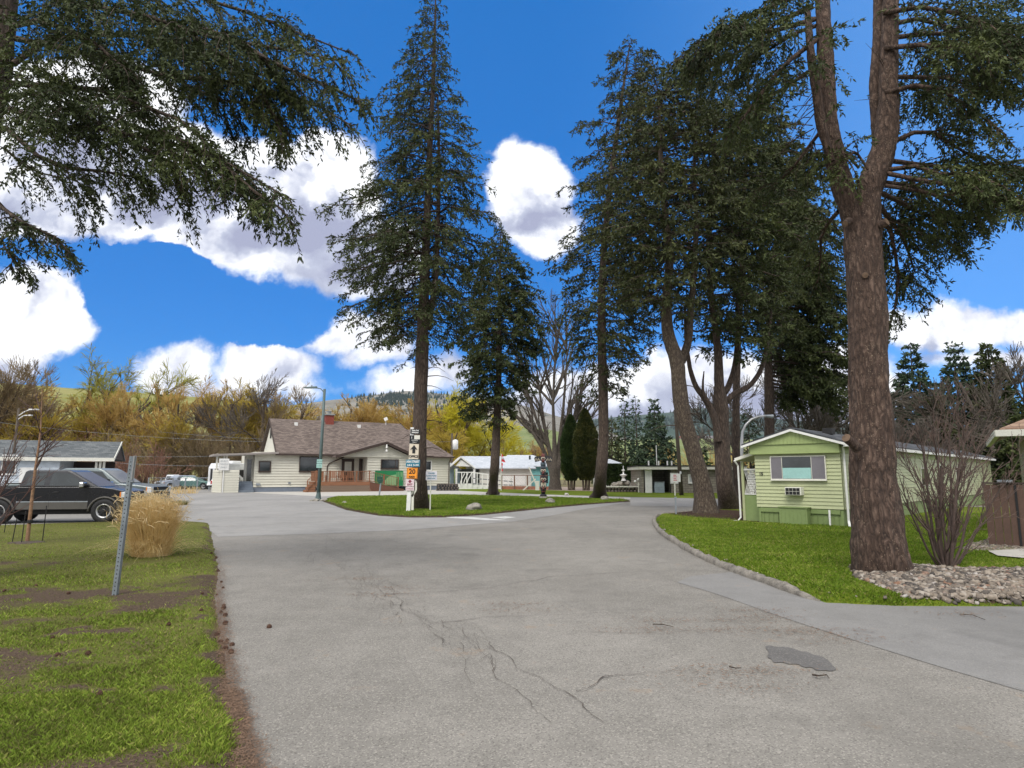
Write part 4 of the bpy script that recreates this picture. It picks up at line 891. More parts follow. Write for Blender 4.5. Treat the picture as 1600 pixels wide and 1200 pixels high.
def bare_mesh(out, split, rmin, trunk_sides=10):
    a = NB(); b = NB()
    for i, (P, Rr) in enumerate(out):
        Rr = np.maximum(Rr, rmin if i < split else rmin*TWK); s = trunk_sides if i == 0 else (6 if i == 1 else (4 if i < split else 3)); (a if i < split else b).add(*tubes_np(P, Rr, s))
    return a, b
def willow_proto(seed, h=14, hang=.12, fine_n=2.6, lean=.3, forks=3, spread=.5, rmin=.018, twl=1.0):
    rg = np.random.default_rng(seed); tr = []; rr = []
    for j in range(forks):
        a = rg.uniform(0, 2*PI); l = lean*rg.uniform(.6, 1.3); P = [np.array([.12*math.cos(a), .12*math.sin(a), -.1])]; d = np.array([l*math.cos(a), l*math.sin(a), 1.0]); d /= np.linalg.norm(d); hh = h*rg.uniform(.5, .72)
        for k in range(6): P.append(P[-1]+d*hh/6); d = d+rg.normal(0, .10, 3)+np.array([0, 0, .05]); d /= np.linalg.norm(d)
        tr.append(P); rr.append(h*.019*rg.uniform(.7, 1.1)*np.linspace(1, .35, 7))
    return grow(rg, tr, rr, [(.95, .18, .58, spread, .05, .12, .5, 11), (1.9, .2, .55, .6, .03, .14, .5, 9), (3.4, .12, .62, .55, .02, .14, .5, 10), (fine_n, .1, 1.25*twl, .38, -hang, .08, .5, 20)])
WP = []; TWK = .8
for i in range(7):
    o = willow_proto(300+i, h=13, hang=[-.12,.02,.05,-.10,.12,-.10,-.08][i], forks=[3,2,4,3,3,2,4][i], lean=[.35,.5,.3,.6,.25,.4,.45][i], fine_n=8)
    _hh = np.percentile(o[-1][0][...,2], 98); o = [(p*(13/_hh), r_*(13/_hh)) for p, r_ in o]; TWK = 1.0; WP.append(bare_mesh(o, 2, .022)); TWK = .8
_used = {}
def bare_tree(name, label, loc, h, proto, tw, rz=0, group=None, wide=1.0, tm=None, barkm=None):
    rt = root(name, label, 'tree', loc, rz, group); rt.scale = (h/13*wide, h/13*wide, h/13); tm = tm or TW[tw]; barkm = barkm or M_bark2
    if proto not in _used:
        a, b = WP[proto]; a = a.build('trunk', barkm, rt, True); b = b.build('crown', tm, rt); _used[proto] = (a.data, b.data)
        for o, m in ((a, barkm), (b, tm)): o.material_slots[0].link = 'OBJECT'; o.material_slots[0].material = m
    else:
        for nme, me, m in (('trunk', _used[proto][0], barkm), ('crown', _used[proto][1], tm)):
            o = bpy.data.objects.new(nme, me); COL.objects.link(o); o.parent = rt; o.material_slots[0].link = 'OBJECT'; o.material_slots[0].material = m
    return rt
GW = 'willows and cottonwoods along the creek behind the office'
def wil(px, topy, Y, proto, tw, label, wide=1.0, rz=None, name='willow_tree', tm=None):
    top = at(px, topy, Y); h = top.z*1.06; bare_tree(name, label, (at(px, 742, Y).x, Y, 0), h, proto, tw, rz if rz is not None else px*.7, GW, wide)
rows = [(-30,576,88,3,'brown','leaning brown willow at the left edge, boughs sweeping right'),(35,616,100,2,'orange','orange-twigged willow behind the left lamp pole'),(95,574,104,4,'olive','tall yellow-green willow, leftmost of the feathery-topped ones'),
 (140,578,108,1,'olive','tall yellow-green willow in the middle of the feathery-topped ones'),(188,584,106,4,'olive','yellow-green willow, rightmost of the feathery-topped ones above the carport'),(165,646,96,0,'gold','low golden willow behind the carport ridge'),
 (60,646,92,6,'gold','low golden willow behind the grey carport roof'),(228,618,98,3,'orange','dark-limbed orange willow above the silver car'),(268,614,94,0,'orange','orange willow with crossed dark limbs above the white pickup'),
 (312,614,96,3,'orange','orange willow left of the travel trailer'),(290,666,90,6,'gold','low golden willow above the green car'),(345,628,100,5,'brown','brown-twigged cottonwood behind the travel trailer'),
 (372,620,92,2,'gold','golden willow behind the flat porch roof'),(402,604,90,5,'grey','tall grey cottonwood left of the office gable'),(440,616,98,5,'brown','tall thin brown cottonwood above the office gable'),
 (470,634,106,0,'orange','orange willow above the left end of the office ridge'),(500,640,110,1,'gold','golden willow behind the lamp pole'),(535,636,108,3,'orange','orange willow right of the chimney'),
 (575,642,110,0,'orange','rounded orange willow above the office ridge'),(612,648,112,2,'gold','low golden willow just left of the tall spruce trunk'),(634,638,106,6,'orange','orange willow directly left of the tall spruce trunk'),
 (688,618,102,4,'yellow','tall bright yellow willow right of the tall spruce trunk'),(715,628,104,2,'yellow','broad bright yellow willow above the hip of the office roof'),(742,658,108,6,'yellow','bright yellow willow over the white house gable'),
 (700,674,96,2,'gold','low golden willow beside the utility pole'),(790,706,112,6,'yellow','low yellow willow right of the middle spruce trunk'),(812,710,108,2,'yellow','lowest yellow willow above the white house ridge'),
 (835,696,112,0,'orange','pale orange bare tree above the teal house'),(768,696,118,4,'yellow','yellow willow half hidden behind the middle spruce trunk'),(665,666,116,2,'yellow','yellow willow half hidden by the tall spruce trunk')]
for i, (px, ty, Y, pr, tw, lab) in enumerate(rows): wil(px, ty, Y, pr, tw, lab, 1.0 if ty < 630 else 1.35)
# thickets at their feet
def thicket(name, label, px, Y, wid, h, tw, seed, cat='shrub', n=26, group=None):
    rg = np.random.default_rng(seed); c = at(px, 742, Y); tr = []; rr = []
    for j in range(n):
        x, y = rg.uniform(-wid/2, wid/2), rg.uniform(-1.2, 1.2); d = np.array([rg.normal(0, .3), rg.normal(0, .3), 1.0]); hh = h*rg.uniform(.55, 1.0)
        P = [np.array([x, y, -.05])]
        for k in range(4): P.append(P[-1]+d/np.linalg.norm(d)*hh/4); d = d+rg.normal(0, .12, 3)
        tr.append(P); rr.append(.035*np.linspace(1, .4, 5))
    out = grow(rg, tr, rr, [(3.0, .15, .5, .5, .05, .12, .6, 12), (3.0, .1, .6, .5, .0, .12, .6, 6)]); a, b = bare_mesh(out, 1, .02, 4)
    rt = root(name, label, cat, (c.x, Y, 0), 0, group); a.build('stems', M_bark2, rt); b.build('foliage', TW[tw], rt)
thicket('red_shrub', 'red-brown bare shrub right of the carport', 185, 62, 7, 4.4, 'red', 401, n=34)
thicket('red_shrub', 'red-brown bare thicket behind the grey pickup hood', 222, 76, 7, 4.0, 'red', 402)
for i, (px, tw, lab) in enumerate([(250,'brown','brown thicket behind the silver car'),(300,'brown','brown thicket behind the parked green car'),(355,'brown','brown thicket behind the porch'),(120,'gold','golden thicket behind the carport roof'),(20,'gold','golden thicket at the left edge'),(60,'red','reddish thicket left of the carport ridge')]):
    thicket('thicket', lab, px, 86+i, 13, 7.5, tw, 410+i, n=40)
for i, (px, tw, lab) in enumerate([(400,'gold','golden thicket left of the office gable'),(470,'gold','golden thicket behind the office ridge, left end'),(540,'gold','golden thicket behind the chimney'),(600,'gold','golden thicket behind the office ridge, right end'),(700,'yellow','yellow thicket beside the hip roof'),(760,'yellow','yellow thicket behind the white house'),(830,'red','reddish thicket behind the teal house'),(1070,'orange','orange thicket left of the leaning trunk base'),(1160,'orange','orange thicket behind the porch post')]):
    thicket('thicket', lab, px, 98+i*1.5, 13, 6.5, tw, 430+i, n=30)

# the big bare ash right of the totem pole
Y = G(868,766).y; b0 = G(868,766.5); rg = np.random.default_rng(55); tr = []
for pts in [[(868,767),(862,735),(850,705),(835,680),(815,655),(790,640),(765,640)],[(868,767),(864,732),(858,700),(850,660),(843,610),(838,570),(836,540)],[(868,767),(867,725),(866,680),(864,630),(866,580),(872,530),(875,490)],
            [(868,767),(869,728),(874,690),(880,640),(884,590),(886,550),(884,520)],[(868,767),(871,730),(884,700),(893,665),(902,630),(912,600),(930,575)],[(868,767),(865,728),(856,695),(842,665),(828,630),(815,600),(800,580)],[(868,767),(870,728),(880,700),(890,680),(900,650),(915,625),(932,615)]]:
    tr.append([np.array(((at(x, y, Y+random.uniform(-.6, .6)*(i > 1)) if i else b0) - b0)[:]) for i, (x, y) in enumerate(pts)])
rr = [np.array([.42,.33,.20,.15,.11,.07,.03])]*7
out = grow(rg, tr, rr, [(.9, .3, .42, .5, .06, .08, .5, 12), (1.6, .15, .5, .5, .06, .09, .5, 7), (2.4, .1, .6, .45, .03, .1, .5, 4)])
rt = root('ash_tree', 'large bare grey ash spreading from a short thick trunk right of the totem pole', 'tree', b0); a, b = bare_mesh(out, 3, .018, 12)
V, F = trunk_tube([Vector((0,0,-.1)), Vector((-.05,0,1.0)), Vector((-.15,0,2.3))], [.62,.52,.42], 18, .25, .05, 5, .25); a.add(V, F); a.build('trunk', M_barkg, rt, True); b.build('crown', TW['grey'], rt)
# bare trees behind the mobile home
for px, ty, Y, pr, lab in [(1245,560,52,5,'bare grey tree behind the ridge of the green mobile home'),(1290,580,56,0,'bare spreading tree behind the right end of the gable roof'),(1180,590,60,5,'bare tree seen between the forked fir and the porch'),(1600,560,42,5,'bare tree at the right edge above the tan roof'),(1440,650,34,0,'low bare tree behind the long roof beside the great fir')]:
    top = at(px, ty, Y); bare_tree('bare_tree', lab, (at(px, 742, Y).x, Y, 0), top.z*1.05, pr, 'grey', px, None, 1.0, None, M_barkg)

# the many-stemmed bare bush in the right foreground
b0 = G(1480,896); Y = b0.y; rg = np.random.default_rng(66); tr = []; rr = []
for x1, y1, x2, y2, dy in [(1440,770,1395,690,.1),(1425,800,1402,740,-.2),(1450,750,1432,660,.2),(1465,740,1458,640,-.3),(1470,760,1480,650,.3),(1485,750,1490,640,0),(1495,760,1515,655,-.3),(1505,780,1540,690,.2),(1515,790,1565,720,-.1),(1500,740,1500,620,.4),(1458,790,1415,700,.4),(1520,830,1590,760,-.2),(1478,800,1470,680,-.4),(1488,800,1530,660,.5),(1450,830,1410,780,-.3),(1540,800,1600,700,.3),(1462,780,1440,700,-.5),(1490,790,1550,640,.1)]:
    s = (x1-1480)*.12; a0 = at(1480+s+rg.uniform(-4, 4), 896, Y+dy*.1); a1 = at(1480+(x1-1480)*.55, 896+(y1-896)*.4, Y+dy*.4); a2 = at(x1, y1, Y+dy*.8); a3 = at((x1+x2)/2, (y1+y2)/2, Y+dy); a4 = at(x2, y2, Y+dy*1.2)
    tr.append([np.array((p-b0)[:]) + (rg.normal(0, .02, 3) if i else 0) for i, p in enumerate((a0, a1, a2, a3, a4))]); rr.append(rg.uniform(.6, 1.1)*np.array([.028,.021,.015,.009,.0045]))
out = grow(rg, tr, rr, [(5.0, .18, .36, .42, .05, .10, .5, 14), (6.5, .1, .45, .45, .02, .12, .55, 5), (6, .1, .5, .5, 0, .12, .6, 2)])
rt = root('bare_bush', 'dark many-stemmed leafless bush on the gravel right of the great fir', 'bush', b0); a, b = bare_mesh(out, 2, .0035, 9); a.build('stems', paint('bush_bark', (.085,.058,.048), .85, var=.35, scale=14), rt, True); b.build('crown', paint('bush_twig', (.15,.10,.08), .85, var=.3), rt)

# young staked tree and the bush at the left edge
b0 = G(42,850); Y = b0.y; rg = np.random.default_rng(77)
tk = [[np.array((at(x, y, Y)-b0)[:]) if i else np.zeros(3) for i, (x, y) in enumerate([(42,850),(46,815),(51,770),(55,735),(60,700),(64,665),(66,608)])]]
out = grow(rg, tk, [np.array([.045,.038,.034,.030,.022,.013,.004])], [(6.0, .45, .34, .8, .06, .06, .5, 17), (6, .15, .38, .6, .03, .10, .5, 5), (6, .1, .4, .5, 0, .1, .6, 2)])
rt = root('young_tree', 'young leafless tree with peeling tan trunk inside a wire cage on the left lawn', 'tree', b0); a, b = bare_mesh(out, 1, .006, 12); a.build('trunk', paint('young_bark', (.26,.15,.085), .8, var=.4, scale=12), rt, True); b.build('crown', paint('young_twig', (.09,.05,.045), .8), rt)
b0 = at(-25, 742, 11.5); b0.z = 0; tr = []; rr = []
for dx, dz, dy in [(.45,2.2,.1),(.75,1.9,-.2),(.3,2.6,.3),(.95,1.6,.2),(.6,2.4,0),(.1,2.4,-.1)]: tr.append([np.array([0,0,0.]), np.array([dx*.25, dy*.2, dz*.35]), np.array([dx*.55, dy*.6, dz*.65]), np.array([dx, dy, dz])]); rr.append(np.array([.018,.014,.009,.004]))
out = grow(rg, tr, rr, [(5, .25, .35, .5, .08, .08, .6, 9), (6, .1, .4, .5, .05, .1, .6, 3)]); rt = root('bare_shrub', 'thin leafless shrub cut by the left edge beside the black pickup', 'shrub', b0); a, b = bare_mesh(out, 1, .004, 7); a.build('stems', paint('shrub_stem', (.10,.06,.05), .8), rt, True); b.build('crown', paint('shrub_twig', (.13,.07,.06), .8), rt)

print('TREE FACES', sum(len(o.data.polygons) for o in bpy.data.objects if o.type=='MESH'))
# ---------------------------------------------------------------- buildings
def siding(mb, s0, s1, z0, z1, y=0.0, pitch=.2, lip=.04, m=0, axis='x', side=1):
    """lapped boards standing proud of a wall face; axis x = front wall facing -y, axis y = end wall at x=y"""
    n = max(1, round((z1-z0)/pitch)); p = (z1-z0)/n
    for i in range(n):
        a, b = z0+i*p, z0+(i+1)*p; o1, o0 = lip, .004
        if axis == 'x': q = lambda s, z, o: (s, y-o, z)
        else: q = lambda s, z, o: (y-o*side, s, z)
        mb.quad(q(s0, a, o1), q(s1, a, o1), q(s1, b, o0), q(s0, b, o0), m); mb.quad(q(s0, a, o1), q(s1, a, o1), q(s1, a, 0), q(s0, a, 0), m)
def frame_window(parent, x0, x1, z0, z1, y, fm, gm, w=.07, bars=(), name='window', depth=.06, blind=None, sill=True):
    """window: frame with glass pane and mullions; faces -y"""
    f = MB(); f.box((x0-w, y-depth, z0-w), (x0, y, z1+w)).box((x1, y-depth, z0-w), (x1+w, y, z1+w)).box((x0, y-depth, z1), (x1, y, z1+w)).box((x0, y-depth, z0-w), (x1, y, z0))
    for b in bars: f.box((b-w*.3, y-depth*.85, z0), (b+w*.3, y-.012, z1))
    if sill: f.box((x0-w*1.3, y-depth-.03, z0-w-.03), (x1+w*1.3, y-.004, z0-w-.001))
    f = f.build(name, fm, parent, bevel=.006); p = MB(); p.box((x0, y-.03, z0), (x1, y-.01, z1)); p.build('pane', gm, f)
    if blind:
        for (bx0, bx1, bz0, bz1, mt) in blind: q = MB(); q.box((bx0, y-.045, bz0), (bx1, y-.031, bz1)); q.build('blind', mt, f)
    return f
def roofslab(mb, a, b, c, d, t=.12, m=0):     # a,b eave ; c,d ridge (quad), thickness downward
    a, b, c, d = map(Vector, (a, b, c, d)); dz = Vector((0, 0, -t)); mb.add([a, b, c, d, a+dz, b+dz, c+dz, d+dz], [(0,1,2,3),(7,6,5,4),(0,4,5,1),(1,5,6,2),(2,6,7,3),(3,7,4,0)], m)

# ---- the office
TH = R(30); C1 = G(395, 769); fo = Fr((C1.x, C1.y, 0), TH)
house = root('office_house', 'cream siding office house with long brown shingle roof and front gable over the deck', 'house', C1, TH)
S = lambda px, py, v=0.0: fo.hit(px, py, v)
sA = S(431, 702)[0]; sB = S(703, 717)[0]; zE = 3.75
zR = 7.35; sR = S(668, 712)[0]
w_ = MB(); w_.box((0, 0, .45), (sB, 9, zE)); siding(w_, 0, sB, .46, zE, 0, .26, .07); siding(w_, 0.02, 2.0, .46, zE, 0, .26, .07, 0, 'y', 1)
w_.add([(sA+.35, .2, zE), (sA+.35, 8.8, zE), (sA+.35, 4.5, zR-.35)], [(0,1,2)]); w_.build('wall', M_cream, house)
gw = MB(); gw.prism([(0,0)]*0 or [(0.3, zE), (8.7, zE), (4.5, zR-.3)], -.05, .05, 0, Matrix.Translation((sA+.28, 0, 0)) @ Matrix.Rotation(PI/2, 4, 'Z')); 
gw.build('gable_wall', M_creamtrim, house)
lv = MB(); lv.box((sA+.15, 4.1, 5.3), (sA+.22, 4.6, 6.3)); lv.build('gable_vent', M_dark, house)
fd = MB(); fd.box((-.0, -.02, -.02), (sB, 8.8, .46)); fd.build('foundation', M_blue_f, house)
rf = MB(); o_ = .45
roofslab(rf, (sA, -o_, zE-.12), (sR+.5, -o_, zE-.12), (sR-1.5, 4.5, zR), (sA, 4.5, zR)); roofslab(rf, (sA, 9+o_, zE-.12), (sA, 4.52, zR), (sR-1.5, 4.52, zR), (sR+.5, 9+o_, zE-.12))
zr2 = zR-.65; roofslab(rf, (sR-2.0, -o_-.05, zE-.2), (sB+.3, -o_-.05, zE-.2), (sB-2.9, 4.2, zr2), (sR-2.0, 4.2, zr2)); roofslab(rf, (sB+.3, -o_-.05, zE-.2), (sB+.3, 9+o_, zE-.2), (sB-2.9, 4.9, zr2), (sB-2.9, 4.2, zr2))
roof = rf.build('roof', M_roofb, house)
# white ribbon of the office's flat porch roof on the left
fl = MB(); sL, zL = S(332, 709); fl.add([(sL, -1.2, zL-.05), (.2+sA, -.52, zE+.02), (.2+sA, 3, zE+.02), (sL, 3, zL-.05), (sL, -1.2, zL-.22), (.2+sA, -.52, zE-.16), (.2+sA, 3, zE-.16), (sL, 3, zL-.22)], [(0,1,2,3),(7,6,5,4),(0,4,5,1),(1,5,6,2),(2,6,7,3),(3,7,4,0)])
fl.build('porch_roof', paint('porch_roof_grey', (.30,.27,.25), .7), house)
fc = MB(); fc.box((sA, -o_-.05, zE-.30), (sR+.5, -o_+.01, zE-.13)).box((sR+.5, -o_-.10, zE-.34), (sB+.32, -o_-.02, zE-.20)); fc.bar((sA-.03, -o_, zE-.2), (sA-.03, 4.5, zR-.06), .06, .26).bar((sA-.03, 9+o_, zE-.2), (sA-.03, 4.5, zR-.06), .06, .26); fc.build('fascia', M_brown, house)
ch = MB(); sc_, zc = S(514, 660, 4.3); ch.box((sc_-.42, 3.9, zR-1.2), (sc_+.42, 4.7, zR+.55)); ch = ch.build('chimney', M_red, roof); cc = MB(); cc.box((sc_-.5, 3.8, zR+.551), (sc_+.5, 4.8, zR+.68)).lathe([(.18, 0), (.2, .22), (.28, .3), (.05, .38)], 10, 0, Matrix.Translation((sc_, 4.3, zR+.68))); cc.build('chimney_cap', paint('cap_grey', (.25,.27,.27), .6), ch)
for px in (462, 560):
    s = S(px, 655, 4)[0]; v = MB(); v.box((s-.16, 3.55, zR-.75), (s+.16, 3.95, zR-.38)); v.build('roof_vent', M_white, roof)
# front gable over the porch
s0, s1 = S(524, 713, -1.6)[0], S(650, 714, -1.6)[0]; sm, zm = S(603, 691, -1.6); sm = (s0+s1)/2+.8; zg = zE-.32; pg = MB()
roofslab(pg, (s0, -2.1, zg), (sm, -2.1, zm), (sm, 3.4, zm), (s0, 3.4, zg), .1); roofslab(pg, (sm, -2.1, zm), (s1, -2.1, zg), (s1, 3.4, zg), (sm, 3.4, zm), .1); pr = pg.build('porch_gable_roof', M_roofb, house)
fg = MB(); fg.bar((s0-.1, -2.14, zg-.08), (sm, -2.14, zm-.08), .06, .26).bar((sm, -2.145, zm-.08), (s1+.1, -2.145, zg-.08), .06, .26); fg.build('gable_fascia', M_brown, pr)
sw0 = S(573, 750, -1.5)[0]; sw1 = S(655, 750, -1.5)[0]; pb = MB(); pb.box((sw0, -1.5, .45), (sw1, 0.0, zg-.05)); siding(pb, sw0, sw1, .46, zg-.05, -1.5, .26, .07); siding(pb, -1.45, 0, .46, zg-.05, sw0, .24, .03, 0, 'y', 1)
pb.prism([(s0+.35, zg-.06), (s1-.35, zg-.06), (sm, zm-.24)], -1.62, -1.5); 
for k in range(8):      # boards on the gable face
    t0_, t1_ = k/8, (k+1)/8; H = zm-.24-(zg-.06); a0 = s0+.35+(sm-s0-.35)*t0_; b0_ = s1-.35-(s1-.35-sm)*t0_; a1 = s0+.35+(sm-s0-.35)*t1_; b1 = s1-.35-(s1-.35-sm)*t1_; z0_, z1_ = zg-.06+H*t0_, zg-.06+H*t1_
    pb.quad((a0, -1.66, z0_), (b0_, -1.66, z0_), (b1, -1.625, z1_), (a1, -1.625, z1_))
pb.build('porch_bay', M_cream, house)
gl = MB(); gl.tube([(sm, -2.17, zm-.25), (sm, -2.17, zm-.62)], [.07, .10], 8).lathe([(.02, -.2), (.12, -.1), (.12, .05), (.03, .1)], 8, 0, Matrix.Translation((sm, -2.17, zm-.85))); gl.build('gable_lamp', M_white, house)
def win(px0, py0, px1, py1, v, fm, gm, **k): a = S(px0, py0, v); b = S(px1, py1, v); return frame_window(house, a[0], b[0], b[1], a[1], v-.074, fm, gm, **k)
win(406, 722, 421, 736, 0, M_brown, M_glass, w=.10); win(469, 714.5, 496, 736, 0, M_brown, M_glass, w=.08, bars=()); win(596, 719, 621, 731.5, -1.5, M_brown, M_glass, w=.09, bars=(S(617.5, 720, -1.5)[0],)); win(664, 721, 672.5, 734, 0, M_white, M_glass, w=.10)
def door(px0, pt, px1, v, fm, gm=None, zb=1.02, name='door'):
    a = S(px0, pt, v); b = S(px1, pt, v); d = MB(); d.box((a[0], v-.16, zb), (b[0], v-.02, a[1])); d = d.build(name, fm, house, bevel=.01)
    if gm: g = MB(); w2 = (b[0]-a[0]); g.box((a[0]+w2*.22, v-.19, zb+.95), (b[0]-w2*.22, v-.161, a[1]-.28)); g.build('door_pane', gm, d)
    h = MB(); h.lathe([(.01, -.02), (.05, 0), (.05, .04), (.01, .06)], 8, 0, Matrix.Translation((b[0]-.12, v-.17, zb+.9)) @ Matrix.Rotation(PI/2, 4, 'X')); h.build('handle', M_steel, d)
door(534, 717, 553, 0, M_brown, paint('lace_curtain', (.5,.5,.44), .8)); door(561, 717, 566, 0, M_brown)
# side porch on the left
pw_ = MB(); q0 = S(346, 770, -1.0); q1 = S(372, 770, -1.0); q2 = S(336, 770, 0.6); x0, x1 = q0[0], q1[0]
yb_ = max(2.0, min(7, fo.hits(331, 765, x0)[0])); pw_.box((x0, -1.0, 0), (x1, -.85, 2.05)); siding(pw_, x0, x1, .02, 2.05, -1.0, .22, .05);  
sx1, _ = S(331, 770, .9); a_ = Vector((x0, -1.0, 0)); b_ = Vector((sx1, .9, 0)); nn = Vector((-(b_-a_).y, (b_-a_).x, 0)).normalized(); nn = -nn if nn.x > 0 else nn
for i in range(9):
    z0_, z1_ = .02+i*.2256, .02+(i+1)*.2256; pw_.quad(a_+nn*.055+Vector((0,0,z0_)), b_+nn*.055+Vector((0,0,z0_)), b_+nn*.005+Vector((0,0,z1_)), a_+nn*.005+Vector((0,0,z1_))); pw_.quad(a_+nn*.055+Vector((0,0,z0_)), b_+nn*.055+Vector((0,0,z0_)), b_+Vector((0,0,z0_)), a_+Vector((0,0,z0_)))
pw_.add([a_, b_, b_-nn*.12, a_-nn*.12+Vector((.12,.0,0)), a_+Vector((0,0,2.05)), b_+Vector((0,0,2.05)), b_-nn*.12+Vector((0,0,2.05)), a_-nn*.12+Vector((.12,0,2.05))], [(0,3,2,1),(4,5,6,7),(0,1,5,4),(1,2,6,5),(2,3,7,6)])
pw_.build('porch_half_wall', M_cream, house)
st = MB(); x2 = x1+.03; x3 = -.06
for i in range(5): st.box((x2, -.9+i*.28, 0), (x3, 1.2, .2*(i+1)))
st.build('porch_steps', paint('step_blue_grey', (.15,.18,.22), .8), house, bevel=.01)
ps = MB()
for sx in (sL+.35, sL+.95, x0+.3): ps.box((sx-.07, -.75, 2.05), (sx+.07, -.6, zL+.0))
ps.build('porch_post', M_creamtrim, house)
lt = MB()
for i in range(7): lt.bar((sL+.3+i*.12, -.66, 2.1), (sL+.3+i*.12, -.66, 3.15), .035, .03)
for i in range(6): lt.bar((sL+.25, -.69, 2.15+i*.19), (sL+1.1, -.69, 2.15+i*.19), .03, .035)
lt.build('trellis', M_creamtrim, house)
bw = MB(); bw.box((x3-.55, .8, .98), (x3+.05, 2.2, zE-.2)); siding(bw, x3-.55, x3+.05, 1.0, zE-.2, .8, .24, .03); bw.build('entry_wall', M_creamtrim, house)
dd = MB(); dd.box((x3-.48, .70, 1.0), (x3-.08, .765, 3.05)); dd.build('side_door', M_glass, house)
dp = MB(); sd_ = S(511, 730)[0]; dp.tube([(sd_+1.6, -.42, zE-.34), (sd_+1.3, -.35, zE-.5), (sd_+.2, -.12, zE-1.0), (sd_, -.09, zE-1.3), (sd_, -.09, .5)], .055, 8); dp.build('downspout', M_brown, house); dp = MB(); dp.tube([(sB-.1, -.5, zE-.4), (sB-.15, -.12, zE-.8), (sB-.15, -.10, .3)], .05, 8); dp.build('downspout', M_brown, house)
mt = MB(); sm_ = S(403, 763)[0]; mt.box((sm_-.2, -.2, .62), (sm_+.15, -.05, .82)); mt.build('meter_box', M_steel, house); mt = MB(); mt.box((sm_+2.7, -.14, .75), (sm_+2.9, -.04, .9)); mt.build('outlet_box', M_steel, house)
tv = MB(); st_ = S(604, 655, 4)[0]; tv.tube([(st_, 4.2, zR-.3), (st_, 4.2, zR+.35)], .03, 6).bar((st_-.2, 4.2, zR+.35), (st_+.1, 4.0, zR+.5), .04, .35); tv.build('antenna', M_white, house)

# sign in front of the side porch
def at_local(fr, s, v, z=0): return fr.o + fr.u*s + fr.v*v + Vector((0, 0, z))
sg_, _z = S(349.5, 735, -1.15); sgn = root('porch_sign', 'small white notice standing above the cream half wall of the side porch', 'sign', at_local(fo, sg_, -1.12), TH)
m = MB(); m.box((-.42, -.03, 2.0), (.42, .02, 3.05)); m.build('panel', M_white, sgn, bevel=.01); m = MB(); m.box((-.05, .021, 0), (.05, .08, 2.1)); m.build('post', M_white, sgn)
text('GUEST', .2, M_steel, sgn, (0, -.034, 2.82)); text('PARKING', .17, M_steel, sgn, (0, -.034, 2.56)); text('ONLY', .2, M_steel, sgn, (0, -.034, 2.27))

# ---- deck
d0 = S(480, 770, -3.2)[0]; dA = S(493, 770, -3.2)[0]; dB = S(577, 766, -3.2)[0]; dC = S(622, 768, -3.2)[0]; DZ = .95
deck = root('wooden_deck', 'red-brown cedar deck with baluster rails, lattice skirt and a ramp in front of the office', 'deck', at_local(fo, 0, 0), TH)
m = MB(); m.box((dA, -3.2, DZ-.08), (dB, -1.7, DZ)).box((dA, -1.699, DZ-.08), (S(573,750,-1.5)[0]-.05, -.10, DZ)); m.build('decking', M_wood, deck)
m = MB(); m.box((dA, -3.26, DZ-.34), (dB, -3.205, DZ-.0)); m.build('rim_board', M_wood, deck)
m = MB()
for i in range(30):
    x = dA+(dB-dA)*i/30; m.bar((x, -3.22, .0), (x+.34, -3.22, .6), .02, .045); m.bar((x+.34, -3.245, .0), (x, -3.245, .6), .02, .045)
m.build('lattice', paint('lattice_tan', (.36,.26,.19), .8), deck)
m = MB(); m.box((dA+.02, -3.15, 0), (dB, -3.05, DZ-.1)); m.build('lattice_shade_backing', M_dark, deck)  # added dark sheet behind the lattice, standing in for the shade under the deck
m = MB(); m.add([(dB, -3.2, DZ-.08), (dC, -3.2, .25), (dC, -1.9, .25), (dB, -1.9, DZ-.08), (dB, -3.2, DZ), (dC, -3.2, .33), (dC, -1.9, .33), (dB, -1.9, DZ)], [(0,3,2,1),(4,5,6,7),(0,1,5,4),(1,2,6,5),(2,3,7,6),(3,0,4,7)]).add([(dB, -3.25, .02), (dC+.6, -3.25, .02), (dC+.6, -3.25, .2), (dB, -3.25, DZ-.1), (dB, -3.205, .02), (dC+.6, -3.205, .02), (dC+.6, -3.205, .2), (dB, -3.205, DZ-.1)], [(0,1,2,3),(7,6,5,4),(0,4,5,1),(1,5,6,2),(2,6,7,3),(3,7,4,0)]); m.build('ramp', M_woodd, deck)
RH = .98
def rail(a, b, name='rail', nb_=None):
    a = Vector(a); b = Vector(b); m = MB(); m.bar(a+Vector((0,0,RH)), b+Vector((0,0,RH)), .10, .05); m.bar(a+Vector((0,0,.1)), b+Vector((0,0,.1)), .05, .05); m.build(name, M_wood, deck)
    n = nb_ or int((b-a).length/.17); m = MB()
    for i in range(1, n): p = a.lerp(b, i/n); m.bar(p+Vector((0,0,.1)), p+Vector((0,0,RH)), .032, .032)
    m.build('balusters', M_wood, deck)['kind'] = 'stuff'
def rpost(p, h=RH+.08): m = MB(); m.box((p[0]-.05, p[1]-.05, p[2]-.02), (p[0]+.05, p[1]+.05, p[2]+h)); m.build('post', M_wood, deck, bevel=.005)
rail((dA, -3.15, DZ), (dB, -3.15, DZ)); rail((dB, -3.15, DZ), (dC, -3.15, .33)); rail((dA, -3.15, DZ), (dA-.0, -1.0, DZ))
for i in range(5): rpost((dA+(dB-dA)*i/4, -3.15, DZ))
rpost((dC, -3.15, .33)); rpost((d0, -3.15, .1), 1.0); rpost(((dB+dC)/2, -3.15, .62))
m = MB(); m.box((dA+.0, -3.14, DZ+.12), (dA+.7, -3.10, DZ+RH)); m.build('rail_panel', M_wood, deck)
m = MB(); m.bar((d0, -3.15, 1.05), (dA, -3.15, DZ+RH), .09, .05); m.bar((d0, -3.15, .3), (dA, -3.15, DZ+.1), .05, .05)
